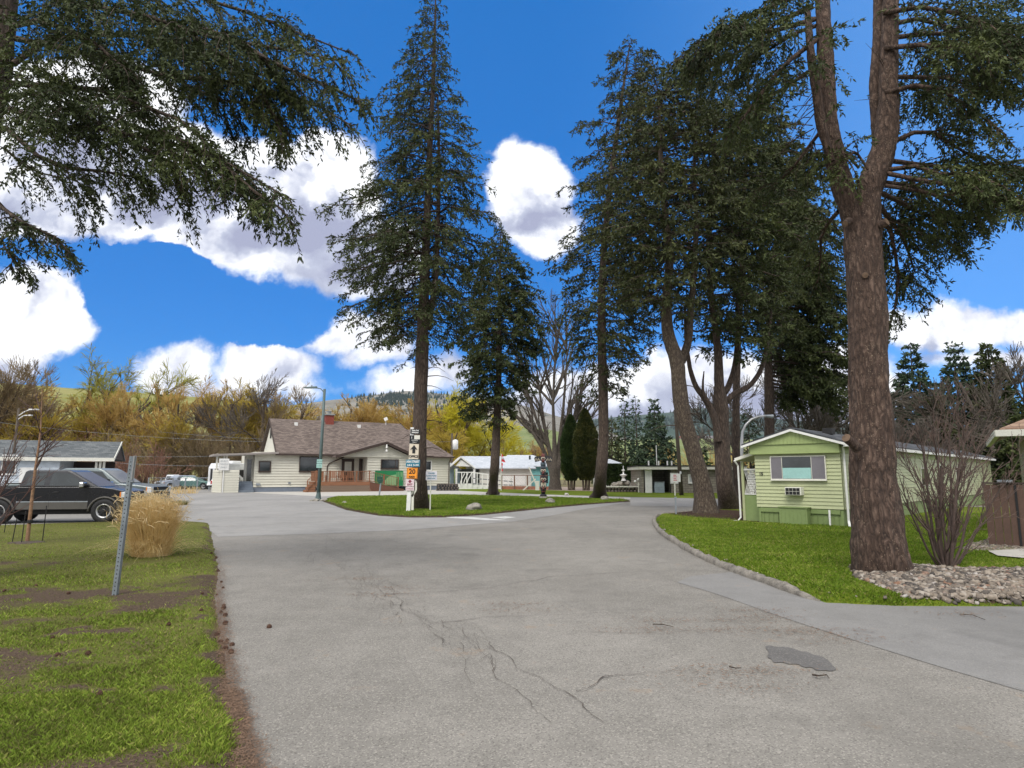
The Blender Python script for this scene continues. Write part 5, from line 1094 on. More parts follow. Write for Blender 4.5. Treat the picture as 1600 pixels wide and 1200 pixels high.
for i in range(1, 5): x = d0+(dA-d0)*i/5; m.bar((x, -3.15, .2+.15*i), (x, -3.15, 1.1+.17*i), .03, .03)
m.build('stair_rail', M_wood, deck)
m = MB()
for i in range(4): m.box((d0-.1+i*(dA-d0)/4, -3.1, .0+.24*i-.0), (dA-.001, -1.9, .24*(i+1)-.03))
m.build('stairs', M_wood, deck)
# chairs on the deck
def deck_chair(s, v, rz, label, w=.62):
    r_ = root('garden_chair', label, 'chair', at_local(fo, s, v, DZ), TH+rz, 'cedar chairs on the office deck'); 
    m = MB(); m.box((-w/2, -.28, .36), (w/2, .28, .40)); m.build('seat', M_wood, r_)
    m = MB()
    for k in range(5): m.bar((-w/2+.06+k*(w-.12)/4, .26, .38), (-w/2+.06+k*(w-.12)/4, .42, 1.05), .085, .02)
    m.build('backrest', M_wood, r_)
    for sx in (-1, 1):
        m = MB(); m.box((sx*w/2-.04, -.36, .58), (sx*w/2+.04, .36, .61)); m.build('armrest', M_wood, r_)
        for sy in (-.30, .28): m = MB(); m.box((sx*w/2-.03, sy-.035, 0), (sx*w/2+.03, sy+.035, .58)); m.build('leg', M_wood, r_)
for px, rz, lab in ((502, .5, 'leftmost cedar armchair on the deck behind the corner railing'), (521, -.3, 'second cedar armchair from the left on the deck'), (535, .1, 'cedar armchair directly in front of the brown office door'), (549, -.2, 'rightmost cedar armchair on the deck')): deck_chair(S(px, 750, -1.6)[0], -1.5 if px < 540 else -1.2, rz, lab)
# green banner on the wall
a = S(586, 735.5, -1.75); b = S(629.5, 759, -1.75); bn = root('banner', 'bright green banner with pale strips fixed below the office window behind the ramp', 'banner', at_local(fo, 0, 0), TH)
m = MB(); m.box((a[0], -1.80, b[1]), (b[0], -1.76, a[1])); m.build('panel', M_banner, bn); w = b[0]-a[0]; h = a[1]-b[1]
m = MB(); m.prism([(a[0]+w*.25, b[1]+.08), (a[0]+w*.74, b[1]+.08), (a[0]+w*.74, b[1]+h*.75), (a[0]+w*.55, b[1]+h*.70), (a[0]+w*.40, b[1]+h*.48)], -1.812, -1.803); m.build('pale_shape', M_bannerl, bn)
m = MB()
for i, (x, z0, z1) in enumerate([(.76, .45, .9), (.81, .55, .92), (.87, .4, .93), (.92, .6, .9), (.955, .35, .9)]): m.box((a[0]+w*x, -1.812, b[1]+h*z0), (a[0]+w*(x+.018), -1.803, b[1]+h*z1))
m.build('lettering', M_bannerl, bn)

# ---- carport and cabin at the left
cf = Fr(at(166, 772, 46), R(25)); cf.o.z = 0
cp_ = root('carport_cabin', 'pale blue sided cabin with a grey shingle roof running out over an open carport', 'cabin', cf.o, R(25)); S2 = lambda px, py, v=0.0: cf.hit(px, py, v)
zc0 = S2(100, 715)[1]; xl = -17; zc1 = zc0+1.3; m = MB(); roofslab(m, (xl, -.3, zc0), (.3, -.3, zc0), (.3, 3.2, zc1), (xl, 3.2, zc1)); roofslab(m, (.3, 6.7, zc0), (xl, 6.7, zc0), (xl, 3.22, zc1), (.3, 3.22, zc1)); m.build('roof', M_roofg, cp_)
m = MB(); m.prism([(0, zc0-.05), (6.4, zc0-.05), (3.2, zc1-.12)], 0, .06, 0, Matrix.Translation((.2, 0, 0)) @ Matrix.Rotation(PI/2, 4, 'Z')); m.build('gable_end', M_brown, cp_)
m = MB(); m.box((xl, -.36, zc0-.24), (.36, -.30, zc0-.0)).bar((.34, -.3, zc0-.08), (.34, 3.2, zc1-.06), .05, .2); m.build('gutter', M_creamtrim, cp_)
xw = S2(92, 740)[0]; m = MB(); m.box((xl, 0, 0), (xw, 6, zc0-.05)); siding(m, xl, xw, .02, zc0-.05, 0, .2, .03); m.build('wall', paint('blue_white_siding', (.52,.58,.64), .6), cp_)
for px in (150, 156, 162): x = S2(px, 730)[0]; m = MB(); m.box((x-.07, .0, 0), (x+.07, .14, zc0-.13)); m.build('carport_post', M_creamtrim, cp_)
for px in (153, 159): x = S2(px, 730)[0]; m = MB(); m.box((x-.07, 5.8, 0), (x+.07, 5.94, zc0-.13)); m.build('carport_post', M_creamtrim, cp_)
frame_window(cp_, S2(4, 730)[0], S2(24, 730)[0], S2(4, 740)[1], S2(4, 712)[1], -.03, M_white, M_glass); m = MB(); m.box((xw-1.3, 5.0, 0), (-.2, 5.1, zc0-.2)); m.build('back_wall', M_brown, cp_)
m = MB(); m.box((xw-2.2, -.09, .05), (xw-1.2, -.035, 2.1)); m.build('door', M_white, cp_)

# ---- the green mobile home
A_ = G(1321, 827.5); TH2 = math.atan2(-.7, .72) ; u2 = Vector((math.cos(TH2), math.sin(TH2), 0)); W2 = 2.62; O2 = A_-u2*W2; f2 = Fr((O2.x, O2.y, 0), TH2); S3 = lambda px, py, v=0.0: f2.hit(px, py, v)
home = root('mobile_home', 'pale green number 15 mobile home with ribbed siding, three-part end window and low dark roof', 'mobile home', f2.o, TH2)
LEN_ = 27; z_sk = .56; z_tp = S3(1250, 709)[1]; zE3 = S3(1321, 693)[1]; zr3 = S3(1229, 669)[1]
m = MB(); m.box((.0, 0, z_sk+.02), (W2, LEN_, z_tp)); siding(m, .0, W2, z_sk+.02, z_tp, 0, .115, .028)
for zz in []: pass
m2 = MB(); siding(m2, 0.02, LEN_, z_sk+.02, z_tp, W2, .115, .028, 0, 'y', -1)
m.V, m.F, m.M = m.V, m.F, m.M; m.add(m2.V, m2.F); m.build('wall', M_greens, home)
m = MB(); m.box((-.10, -.16, z_tp), (W2+.03, LEN_, z_tp+.30)); m.build('upper_band', M_greenf, home, bevel=.01)
m = MB(); m.prism([(-.16, z_tp+.301), (W2+.12, z_tp+.301), (W2+.12, z_tp+.33), (W2/2, zr3-.10), (-.16, z_tp+.33)], -.20, -.12)
for i in range(22): x = -.1+i*(W2+.15)/22; hh = (1-abs(x-W2/2)/(W2/2+.14))*(zr3-.12-z_tp-.33); m.box((x-.006, -.212, z_tp+.31), (x+.006, -.2, z_tp+.33+max(0, hh)))
m.build('gable', M_greenf, home)
m = MB(); e = z_tp+.34; roofslab(m, (-.30, -.28, e), (W2/2, -.28, zr3), (W2/2, LEN_, zr3), (-.30, LEN_, e), .05); roofslab(m, (W2/2, -.28, zr3), (W2+.25, -.28, e), (W2+.25, LEN_, e), (W2/2, LEN_, zr3), .05); rr_ = m.build('roof', M_roofdk, home)
m = MB(); m.box((W2*.62, 1.6, zr3-.15), (W2*.62+.3, 1.95, zr3+.05)); m.build('roof_vent', M_dark, rr_, bevel=.01)
m = MB(); m.bar((-.31, -.30, e-.09), (W2/2, -.30, zr3-.09), .03, .07).bar((W2/2, -.303, zr3-.09), (W2+.26, -.303, e-.09), .03, .07).box((W2+.2, -.30, e-.16), (W2+.31, LEN_, e-.06)); m.build('gutter', M_white, home)
m = MB(); m.tube([(W2+.1, -.02, e-.14), (W2+.07, .10, e-.35), (W2+.07, .12, .25), (W2+.16, -.1, .06)], .035, 8); m.build('downspout', M_white, home); m = MB(); m.tube([(W2-.38, -.10, .56), (W2-.38, -.12, .1)], .03, 8); m.build('downspout', M_white, home)
m = MB(); m.box((.02, .03, 0), (W2-.02, LEN_-.1, z_sk)); m.box((.05, -.0, 0), (.12, .03, z_sk)).box((W2-.1, 0, 0), (W2-.02, .03, z_sk)).box((.125, -.02, z_sk-.13), (W2-.105, .03, z_sk))
for i in range(16): m.box((.2+i*.15, .008, 0), (.208+i*.15, .03, z_sk-.135))
m.build('skirting', M_greend, home)
c0, c1 = S3(1224, 800)[0], S3(1267, 800)[0]; m = MB(); m.box((c0, -.32, 0), (c1, -.03, z_sk+.03))
for i in range(7): x = c0+(c1-c0)*(i+.5)/7; m.box((x-.006, -.328, 0), (x+.006, -.32, z_sk-.02))
m.box((c0-.03, -.35, z_sk+.031), (c1+.03, -.02, z_sk+.06)); m.build('hatch_box', M_greend, home, bevel=.006)
a = S3(1204.5, 714.5, -.05); b = S3(1290.5, 749.5, -.05); x1_, x2_ = S3(1223, 730)[0], S3(1269, 730)[0]; zc_ = S3(1250, 731)[1]
frame_window(home, a[0], b[0], b[1]+.02, a[1], -.03, M_creamtrim, M_glass, w=.03, bars=(x1_, x2_), depth=.05, blind=[(a[0], x1_-.012, b[1]+.02, a[1], M_blind), (x2_+.012, b[0], b[1]+.02, a[1], M_blind), (x1_+.02, x2_-.02, b[1]+.03, zc_, M_curtain)])
a = S3(1228, 761, -.15); b = S3(1254, 774, -.15); m = MB(); m.box((a[0], -.26, b[1]), (b[0], .0, a[1])); ac = m.build('air_conditioner', M_creamtrim, home, bevel=.01)
for i in range(4):
    for j in range(2): m = MB(); w = (b[0]-a[0]-.05)/4; h = (a[1]-b[1]-.03)/2; m.box((a[0]+.025+i*w, -.268, b[1]+.02+j*h), (a[0]+.025+i*w+w-.012, -.261, b[1]+.02+j*h+h-.015)); m.build('grille', M_dark, ac)
xt, zt = S3(1189, 740.5, -.04); text('15', .135, M_black, home, (xt, -.036, zt), name='house_number', bold=.004)
for y0, y1, z0, z1 in ((4.3, 4.8, 1.35, 2.0), (9.6, 10.8, 1.2, 1.85), (16.5, 17.6, 1.4, 1.95), (13, 13.5, 1.5, 2.0)):
    m = MB(); m.box((W2+.03, y0-.05, z0-.05), (W2+.06, y1+.05, z1+.05)); f = m.build('window', M_creamtrim, home); m = MB(); m.box((W2+.061, y0, z0), (W2+.066, (y0+y1)/2-.02, z1)).box((W2+.061, (y0+y1)/2+.02, z0), (W2+.066, y1, z1)); m.build('pane', M_glass, f)
# porch on its left
xp = S3(1160, 780, .3)[0]; m = MB(); roofslab(m, (xp-.12, .1, z_tp-.10), (-.01, .1, z_tp+.12), (-.01, 4, z_tp+.12), (xp-.12, 4, z_tp-.10), .10); m.build('porch_roof', M_creamtrim, home)
m = MB(); m.box((xp, .3, 0), (xp+.08, .38, z_tp-.22)); m.build('porch_post', M_greens, home); m = MB(); m.box((xp+.081, .32, 0), (-.02, .36, .95)); m.build('porch_panel', M_greend, home)
m = MB(); x = xp+.09
while x < -.25: m.bar((x, .33, .97), (x+.22, .33, 1.75), .008, .016); m.bar((x+.22, .345, .97), (x, .345, 1.75), .008, .016); x += .045
m.box((xp+.09, .30, 1.75), (-.02, .36, 1.80)).box((xp+.09, .30, .951), (-.02, .36, .975)); m.build('lattice', M_white, home)
m = MB(); m.tube([(xp-.1, .05, z_tp-.18), (xp-.05, .2, z_tp-.35), (xp-.05, .22, .2), (xp-.1, .1, .08), (xp-.75, -.15, .05)], .03, 8); m.build('porch_downspout', M_white, home)

# ---- tan-roofed house and brown fence at the right edge
Yh = 16; fh = Fr(at(1634, 800, Yh), R(-35)); fh.o.z = 0; hs_ = root('side_house', 'beige stucco house with tan shingle roof and pale gutter cut by the right edge', 'house', fh.o, R(-35)); S4 = lambda px, py, v=0: fh.hit(px, py, v)
ze = S4(1580, 671)[1]; M_stuc = paint('beige_stucco', (.40,.36,.30), .9, var=.1, bmp=.3, scale=5)
m = MB(); m.box((-.05, 0, 0), (7, 6, ze-.02)); siding(m, -.05, 7, .02, ze-.02, 0, .25, .015); m.build('wall', M_stuc, hs_)
m = MB(); roofslab(m, (-.75, -.6, ze), (7.5, -.6, ze), (7.5, 3, ze+1.5), (2.4, 3, ze+1.5)); roofslab(m, (-.75, 6.6, ze), (-.75, -.6, ze), (2.4, 3, ze+1.5), (2.4, 3.01, ze+1.5)); m.build('roof', M_rooft, hs_)
m = MB(); m.box((-.85, -.72, ze-.20), (7.5, -.60, ze-.04)).box((-.87, -.6, ze-.20), (-.76, 6.6, ze-.04)); m.build('gutter', M_creamtrim, hs_)
m = MB(); m.tube([(-.2, -.62, ze-.2), (-.2, -.45, ze-.4), (-.12, -.08, ze-.75)], .055, 8); m.build('downspout', M_creamtrim, hs_)
fa = G(1546, 860); fb = G(1800, 878); fe = root('board_fence', 'dark brown vertical board fence with gate at the right edge behind the bush', 'fence', fa); u = (fb-fa).normalized(); fe.rotation_euler = (0, 0, math.atan2(u.y, u.x)); hF = at(1546, 757, fa.y).z
n = int((fb-fa).length/.14)
for k in range(2):
    m = MB()
    for i in range(n*k//2 if k else 0, n if k else 4): m.box((i*.14+.004, 0, .03), (i*.14+.134, .02, hF+random.uniform(-.004, .004)))
    m.build('gate' if k else 'board_panel', paint('brown_fence', (.105,.062,.045), .8, var=.2, scale=4), fe)
m = MB()
for i in range(4, n//2): m.box((i*.14+.004, 0, .03), (i*.14+.134, .02, hF+random.uniform(-.004, .004)))
m.build('board_panel', paint('brown_fence', (.105,.062,.045), .8), fe)
m = MB(); m.box((.54, -.02, 0), (.58, -.001, hF+.01)); m.build('post', M_dark, fe); m = MB(); m.box((-.02, -.01, hF+.012), (n*.14, .03, hF+.05)); m.build('cap_rail', M_brown, fe)
m = MB(); m.box((.28, -.12, hF+.052), (.52, .08, hF+.10)); m.build('bracket', M_steel, fe)

# ---- block building beyond the road
fb_ = Fr(G(1003, 771), R(-3)); S5 = lambda px, py, v=0: fb_.hit(px, py, v); bb = root('block_building', 'low grey concrete block washhouse with flat roof and open bay beyond the road', 'building', fb_.o, R(-3))
zt5 = S5(1040, 734)[1]; xE = S5(1160, 750)[0]; xM = S5(1048, 750)[0]
def blockmat():
    m, nt, b = new_mat('concrete_blocks'); v = coord(nt); sx = nd(nt, 'ShaderNodeSeparateXYZ'); L(nt, v, sx.inputs[0]); cb = nd(nt, 'ShaderNodeCombineXYZ'); L(nt, math_(nt, 'ADD', sx.outputs[0], sx.outputs[1]), cb.inputs[0]); L(nt, sx.outputs[2], cb.inputs[1])
    br = nd(nt, 'ShaderNodeTexBrick'); L(nt, cb.outputs[0], br.inputs['Vector']); br.inputs['Scale'].default_value = 1; br.inputs['Brick Width'].default_value = .42; br.inputs['Row Height'].default_value = .21; br.inputs['Mortar Size'].default_value = .018
    br.inputs['Color1'].default_value = (.27,.24,.20,1); br.inputs['Color2'].default_value = (.34,.31,.26,1); br.inputs['Mortar'].default_value = (.16,.14,.12,1); L(nt, mixc(nt, .4, br.outputs[0], mixc(nt, 1, br.outputs[0], noise(nt, v, 2, 5), 'MULTIPLY')), b.inputs['Base Color']); b.inputs['Roughness'].default_value = .95; bump(nt, b, br.outputs[1], .4, .01); return m
M_block = blockmat()
m = MB(); m.box((xM, 0, 0), (xE, 7, zt5)).box((0.9, 3, 0), (xM, 7, zt5)).box((0, 0, 0), (.2, 7, zt5)); m.build('wall', M_block, bb)
m = MB(); m.box((-.3, -.5, zt5+.02), (xE+.3, 7.3, zt5+.28)); m.build('fascia', M_creamtrim, bb); m = MB(); m.box((-.35, -.55, zt5+.281), (xE+.35, 7.35, zt5+.38)); r5 = m.build('roof', M_black, bb)
for px in (1018, 1034, 1048, 1055, 1031): x = S5(px, 730)[0]; m = MB(); m.tube([(x, 1.5, zt5+.38), (x, 1.5, zt5+.8 if px != 1031 else zt5+2.2)], .07 if px != 1031 else .04, 6); m.build('vent_pipe', M_white, r5)
m = MB(); m.box((.3, -.02, 0), (.9, .12, 2.1)); m.build('door', M_white, bb); m = MB(); m.box((xM-.08, -.05, 0), (xM-.0, .05, zt5)); m.build('bay_post', M_dark, bb)
for p0, p1, q0, q1 in ((1049, 1062, 741, 753), (1077, 1088, 743, 753)): a = S5(p0, q0, -.02); b = S5(p1, q1, -.02); frame_window(bb, a[0], b[0], b[1], a[1], -.005, M_white, paint('frosted', (.40,.42,.44), .5), w=.12)
ab = root('utility_box', 'square pale blue-grey metal box standing in the open bay of the block building', 'box', at_local(fb_, S5(1030, 760)[0], .3)); m = MB(); m.box((-.42, -.4, .05), (.42, .4, .95)); m.build('cabinet', paint('box_blue', (.28,.34,.38), .5), ab, bevel=.03); m = MB(); m.box((-.46, -.44, .951), (.46, .44, 1.0)).box((-.3, -.42, .3), (.3, -.401, .34)).box((-.3, -.42, .5), (.3, -.401, .54)); m.build('lid', M_steel, ab)

# ---- white house and teal house
fw = Fr(G(703, 764), R(8)); S6 = lambda px, py, v=0: fw.hit(px, py, v); wh = root('white_house', 'white bungalow with pale grey roof and open front gable beyond the stone planter', 'house', fw.o, R(8))
x0, ze6 = S6(728, 731); x1 = S6(834, 731)[0]; zr6 = S6(790, 713, 4)[1]; M_wh = paint('white_siding', (.60,.60,.55), .6, var=.06)
m = MB(); m.box((x0+1.6, 0, 0), (x1-.3, 8, ze6-.05)); siding(m, x0+1.6, x1-.3, .02, ze6-.05, 0, .25, .03); m.build('wall', M_wh, wh)
m = MB(); xa = S6(719, 713, 4)[0]; roofslab(m, (x0+.7, -.5, ze6), (x1+.2, -.5, ze6), (x1-1.2, 4, zr6), (xa, 4, zr6)); roofslab(m, (x1+.2, 8.5, ze6), (x0+.7, 8.5, ze6), (xa, 4.02, zr6), (x1-1.2, 4.02, zr6)); m.build('roof', M_roofl, wh)
gx0, gz0 = S6(702, 729, -1.2); gx1 = S6(737, 729, -1.2)[0]; gm_, gzm = S6(720, 713, -1.2); m = MB(); roofslab(m, (gx0, -1.5, gz0), (gm_, -1.5, gzm), (gm_, 4, gzm), (gx0, 4, gz0), .18); roofslab(m, (gm_, -1.5, gzm), (gx1+.4, -1.5, gz0-.1), (gx1+.4, 4, gz0-.1), (gm_, 4, gzm), .18); m.prism([(gx0+.7, gz0+.05), (gx1, gz0), (gm_, gzm-.35)], -1.3, -1.2); m.build('gable', M_white, wh)
for px in (711, 713, 741): x = S6(px, 740, -1.2)[0]; m = MB(); m.box((x-.12, -1.3, 0), (x+.12, -1.1, ze6-.1)); m.build('porch_post', M_greenf if px == 711 else M_white, wh)
m = MB(); m.box((gx0+1.2, .9, 0), (x0+1.59, 1.1, ze6-.1)); m.build('porch_back', paint('dark_porch', (.10,.11,.11), .7), wh)
for px0, px1 in ((785, 798), (800, 821)): a = S6(px0, 742); b = S6(px1, 758); m = MB(); m.box((a[0], -.06, b[1]), (b[0], -.03, a[1])); m.build('garage_panel', M_white, wh)
# teal house
ft = Fr(G(822, 764.3) + Vector((0, 6, 0)), R(6)); S7 = lambda px, py, v=0: ft.hit(px, py, v); te = root('teal_house', 'turquoise cottage with pale grey hip roof behind the totem pole', 'house', ft.o, R(6)); x1 = S7(866, 731)[0]; ze7 = S7(850, 728)[1]; zr7 = S7(820, 711, 3)[1]; xr0 = S7(793, 711, 3)[0]
m = MB(); m.box((-1.0, 0, 0), (x1, 6, ze7)); siding(m, -1.0, x1, .02, ze7, 0, .25, .02); m.build('wall', paint('turquoise_siding', (.18,.46,.46), .6, var=.06), te); m = MB(); roofslab(m, (-3.5, -.5, ze7), (x1+.6, -.5, ze7), (x1-2.2, 3, zr7), (xr0, 3, zr7)); roofslab(m, (xr0-2.0, 0, ze7-.3), (xr0, 3, zr7), (xr0, 3.02, zr7), (xr0-2, 6, ze7-.3)); m.build('roof', M_roofl, te)
x = S7(828, 715, 1.5)[0]; m = MB(); m.tube([(x, 1.6, zr7-1.2), (x, 1.6, zr7-.1)], .12, 6); m.build('stove_pipe', M_black, te)
m = MB(); m.box((x1-1.6, -.05, .6), (x1-.8, -.03, 1.9)); m.build('window', M_glass, te)
th = root('trailer_house', 'white hipped canopy roof peeking over the clipped hedge', 'shed', (at(960, 730, 74).x, 74, 0)); zz = at(960, 727, 74).z; m = MB(); m.add([(-2.6, -2.5, zz-.6), (2.8, -2.5, zz-.6), (2.8, 2.5, zz-.6), (-2.6, 2.5, zz-.6), (-1.0, 0, zz+.75), (-.6, 0, zz+.75)], [(0,1,5,4),(1,2,5),(2,3,4,5),(3,0,4),(0,3,2,1)]); m.build('roof', M_roofl, th); m = MB(); m.box((-2.2, -2.1, 0), (2.3, 2.1, zz-.61)); m.build('wall', M_wh, th)
sh = root('small_cabin', 'tiny pale blue cabin with an arched doorway left of the white house gable', 'cabin', at_local(fw, gx0-.3, .5), R(8)); m = MB(); m.box((-.6, 0, 0), (1.6, 3, 2.2)); siding(m, -.6, 1.6, .02, 2.2, 0, .22, .02); m.build('wall', paint('sky_siding', (.42,.55,.62), .6), sh); m = MB(); m.prism([(-.85, 2.18), (1.85, 2.18), (.5, 3.0)], -.3, 3.2); m.build('roof', M_roofl, sh)
# white ramp with rails
fr_ = Fr(G(713, 765), R(4)); rp = root('white_ramp', 'white wooden porch platform and sloping handrail ramp in front of the white house', 'ramp', fr_.o, R(4)); S8 = lambda px, py, v=0: fr_.hit(px, py, v)
a, b, c_ = S8(713, 756)[0], S8(737, 756)[0], S8(802, 765)[0]; zt = S8(720, 756)[1]; zh = S8(720, 738)[1]
m = MB(); m.box((a, 0, 0), (b, 2.5, zt)); m.build('platform', M_white, rp); m = MB(); m.add([(b, 0, 0), (c_, 0, 0), (b, 0, zt-.02), (b, 1.6, 0), (c_, 1.6, 0), (b, 1.6, zt-.02)], [(0,1,2),(5,4,3),(0,3,4,1),(1,4,5,2)]); m.build('slope', M_white, rp)
for k in (0, .38, .72): m = MB(); m.bar((b, -.04, zt*.3+(zh-zt*.3)*(1-k)), (c_, -.04, .15+(zh-zt)*(1-k)*.9), .05, .12); m.build('ramp_rail', paint('rail_grey', (.20,.21,.22), .6) if k else M_white, rp)
m = MB(); m.bar((a, -.04, zh), (b, -.04, zh), .05, .10); m.build('rail', M_white, rp)
for i in range(12):
    t = i/11; x = a+(c_-a)*t; m = MB(); zb = zt if x < b else zt*(1-(x-b)/(c_-b)); m.box((x-.05, -.10, max(0, zb-.3)), (x+.05, -.041, zb+(zh-zt))); m.build('rail_post', M_white, rp)
for i in range(3): x = a+(b-a)*(.25+.22*i); m = MB(); m.tube([(x, -.06, zt), (x+.15, -.06, zt+.5), (x+.5, -.06, zh-.1)], .05, 6); m.build('brace', M_white, rp)
# ---------------------------------------------------------------- vehicles (x forward, front axle at x = 0, near side at -y)
def arch(cx, r, z0, n=9, rev=False):
    a = [(cx+r*math.cos(t), max(z0, .37+r*math.sin(t)) if False else .37+r*math.sin(t)) for t in np.linspace(math.asin(max(-1, (z0-.37)/r)), PI-math.asin(max(-1, (z0-.37)/r)), n)]
    return a
def wheel(parent, x, y, r=.37, w=.24, style='alloy'):
    s = -1 if y < 0 else 1; M = Matrix.Translation((x, y, r)) @ Matrix.Rotation(PI/2*(1 if s < 0 else -1), 4, 'X')
    t = MB(); t.lathe([(r*.56, -w/2), (r*.93, -w/2), (r, -w*.36), (r*1.0, w*.36), (r*.93, w/2), (r*.60, w/2), (r*.56, w*.42)], 32, 0, M, cap=False)
    for k in range(28): q = 2*PI*k/28; t.box((-.018, r*.985, -w*.34), (.018, r*1.012, w*.34), 0, M @ Matrix.Rotation(q, 4, 'Z'))
    t = t.build('tyre', M_dark, parent, True)
    m = MB(); m.lathe([(r*.57, w*.30), (r*.60, w*.47), (r*.55, w*.49), (r*.47, w*.40), (r*.46, w*.18), (.001, w*.16)], 28, 0, M, cap=False); rim = m.build('rim', M_rim, t, True)
    m = MB()
    for k in range(5 if style == 'alloy' else 8): m.box((-.035, .05, w*.20), (.035, r*.52, w*.34), 0, M @ Matrix.Rotation(2*PI*k/(5 if style == 'alloy' else 8), 4, 'Z'))
    m.lathe([(.07, w*.2), (.07, w*.42), (.05, w*.46), (.001, w*.46)], 12, 0, M, cap=False); m.lathe([(r*.46, w*.19), (r*.46, w*.21), (.001, w*.21)], 20, 0, M, cap=False); m.build('spokes', M_rim if style == 'alloy' else M_black, rim, bevel=.006); return t
M_rim = paint('rim_silver', (.50,.50,.50), .3, .8); M_lens = paint('lamp_lens', (.55,.57,.58), .15); M_amber = paint('amber_lens', (.75,.22,.03), .2); M_tail = paint('tail_lens', (.45,.015,.015), .2); M_chrome = paint('chrome', (.55,.56,.57), .15, 1)
def vehicle(name, label, cat, loc, rz, paintm, body, cab, glassp, wx, hw=.86, tw=.68, wr=.37, trim=None, lights=None, style='alloy', scale=1, door=(), handles=(), bed=None, mirror=None, grille=True, rear=None, lower=None, group=None, seed=0):
    rt = root(name, label, cat, loc, rz, group); rt.scale = (scale,)*3; zb = min(z for x, z in cab); zt = max(z for x, z in cab)
    def yw(z): return hw-.03-(hw-.03-tw)*max(0, min(1, (z-zb)/(zt-zb)))
    m = MB(); n = len(body); # three sections across: belly narrower, sides barrelled
    secs = [(-hw, .985, .0), (-hw*.985, 1, .0), (hw*.985, 1, .0), (hw, .985, .0)]
    m.prism(body, -hw, hw); b = m.build('body', paintm, rt, bevel=.045); 
    m = MB(); nn = len(cab); vs = [(x, -yw(z), z) for x, z in cab] + [(x, yw(z), z) for x, z in cab]; m.add(vs, [tuple(range(nn)), tuple(range(2*nn-1, nn-1, -1))]+[((i+1)%nn, i, nn+i, nn+(i+1)%nn) for i in range(nn)]); m.build('cab', paintm, rt, bevel=.05)
    for g in glassp:
        if g[0] == 'side':
            for s in (-1, 1): m = MB(); P = g[1]; k = len(P); m.add([(x, s*(yw(z)+.004), z) for x, z in P]+[(x, s*(yw(z)-.02), z) for x, z in P], [tuple(range(k)), tuple(range(2*k-1, k-1, -1))]+[((i+1)%k, i, k+i, k+(i+1)%k) for i in range(k)]); m.build('side_window', M_carglass, rt)
        else:       # windscreen / rear screen given by its two profile points, laid just over the cab skin
            (x0, z0), (x1, z1) = g[1]; d = Vector((x1-x0, 0, z1-z0)); nv = Vector((d.z, 0, -d.x)).normalized()*.006; nv = nv if (nv.x > 0) == (g[0] == 'front') else -nv
            m = MB(); m.add([Vector((x0, -yw(z0)+.07, z0))+nv, Vector((x0, yw(z0)-.07, z0))+nv, Vector((x1, yw(z1)-.07, z1))+nv, Vector((x1, -yw(z1)+.07, z1))+nv, Vector((x0, -yw(z0)+.07, z0))-nv*4, Vector((x0, yw(z0)-.07, z0))-nv*4, Vector((x1, yw(z1)-.07, z1))-nv*4, Vector((x1, -yw(z1)+.07, z1))-nv*4], [(0,1,2,3),(7,6,5,4),(0,4,5,1),(1,5,6,2),(2,6,7,3),(3,7,4,0)]); m.build('windscreen' if g[0] == 'front' else 'rear_window', M_carglass, rt)
    for x in wx:
        for s in (-1, 1): wheel(rt, x, s*(hw-.09), wr, .25, style)
    for dx in door:
        for s in (-1, 1): m = MB(); m.box((dx-.006, s*hw-.012*0-.004, .52), (dx+.006, s*hw+.004, zb+.0)); m.build('door_seam', M_dark, rt)
    for hx, hz in handles:
        for s in (-1, 1): m = MB(); m.box((hx-.08, s*hw-.03, hz-.02), (hx+.08, s*hw+.03, hz+.02)); m.build('door_handle', M_dark, rt, bevel=.008)
    if mirror:
        for s in (-1, 1): m = MB(); m.box((mirror[0]-.06, s*hw-.0 if s > 0 else -hw-.26, mirror[1]-.02), (mirror[0]+.08, s*hw+.26 if s > 0 else -hw+.0, mirror[1]+.16)); m.build('wing_mirror', mirror[2], rt, bevel=.03)
    fx = max(x for x, z in body); rx = min(x for x, z in body)
    if lights:
        for s in (-1, 1):
            m = MB(); m.box((fx-.16, s*(hw-.02)-.20 if s > 0 else -hw-.006, lights[0]), (fx+.006, hw+.006 if s > 0 else -hw+.22, lights[1])); m.build('headlight', M_lens, rt, bevel=.015)
            m = MB(); m.box((fx-.20, s*hw-.008, lights[0]-.0), (fx-.165, s*hw+.008, lights[1])); m.build('indicator', M_amber, rt)
            m = MB(); m.box((rx-.006, s*hw-.12 if s > 0 else -hw-.006, .75), (rx+.10, hw+.006 if s > 0 else -hw+.12, 1.08)); m.build('tail_light', M_tail, rt, bevel=.012)
        m = MB(); m.box((fx-.05, -hw+.26, lights[0]-.05), (fx+.012, hw-.26, lights[1])); g = m.build('grille', M_dark, rt, bevel=.01); m = MB(); m.box((fx+.013, -hw+.24, lights[0]+.06), (fx+.022, hw-.24, lights[0]+.10)); m.build('grille_bar', M_chrome, g)
        m = MB(); m.box((fx-.10, -hw-.01, .44), (fx+.09, hw+.01, .62)); m.build('front_bumper', trim or M_dark, rt, bevel=.03); m = MB(); m.box((rx-.10, -hw+.02, .48), (rx+.05, hw-.02, .64)); m.build('rear_bumper', trim or M_chrome, rt, bevel=.03)
    for x in wx[:]:     # flares over the wheels
        for s in (-1, 1):
            m = MB(); P = [(x+(wr+.085)*math.cos(t), s*(hw+.012), .37+(wr+.085)*math.sin(t)) for t in np.linspace(.05, PI-.05, 13)]; m.tube(P, .034, 6); m.build('wheel_arch_flare', lower or paintm, rt, True)
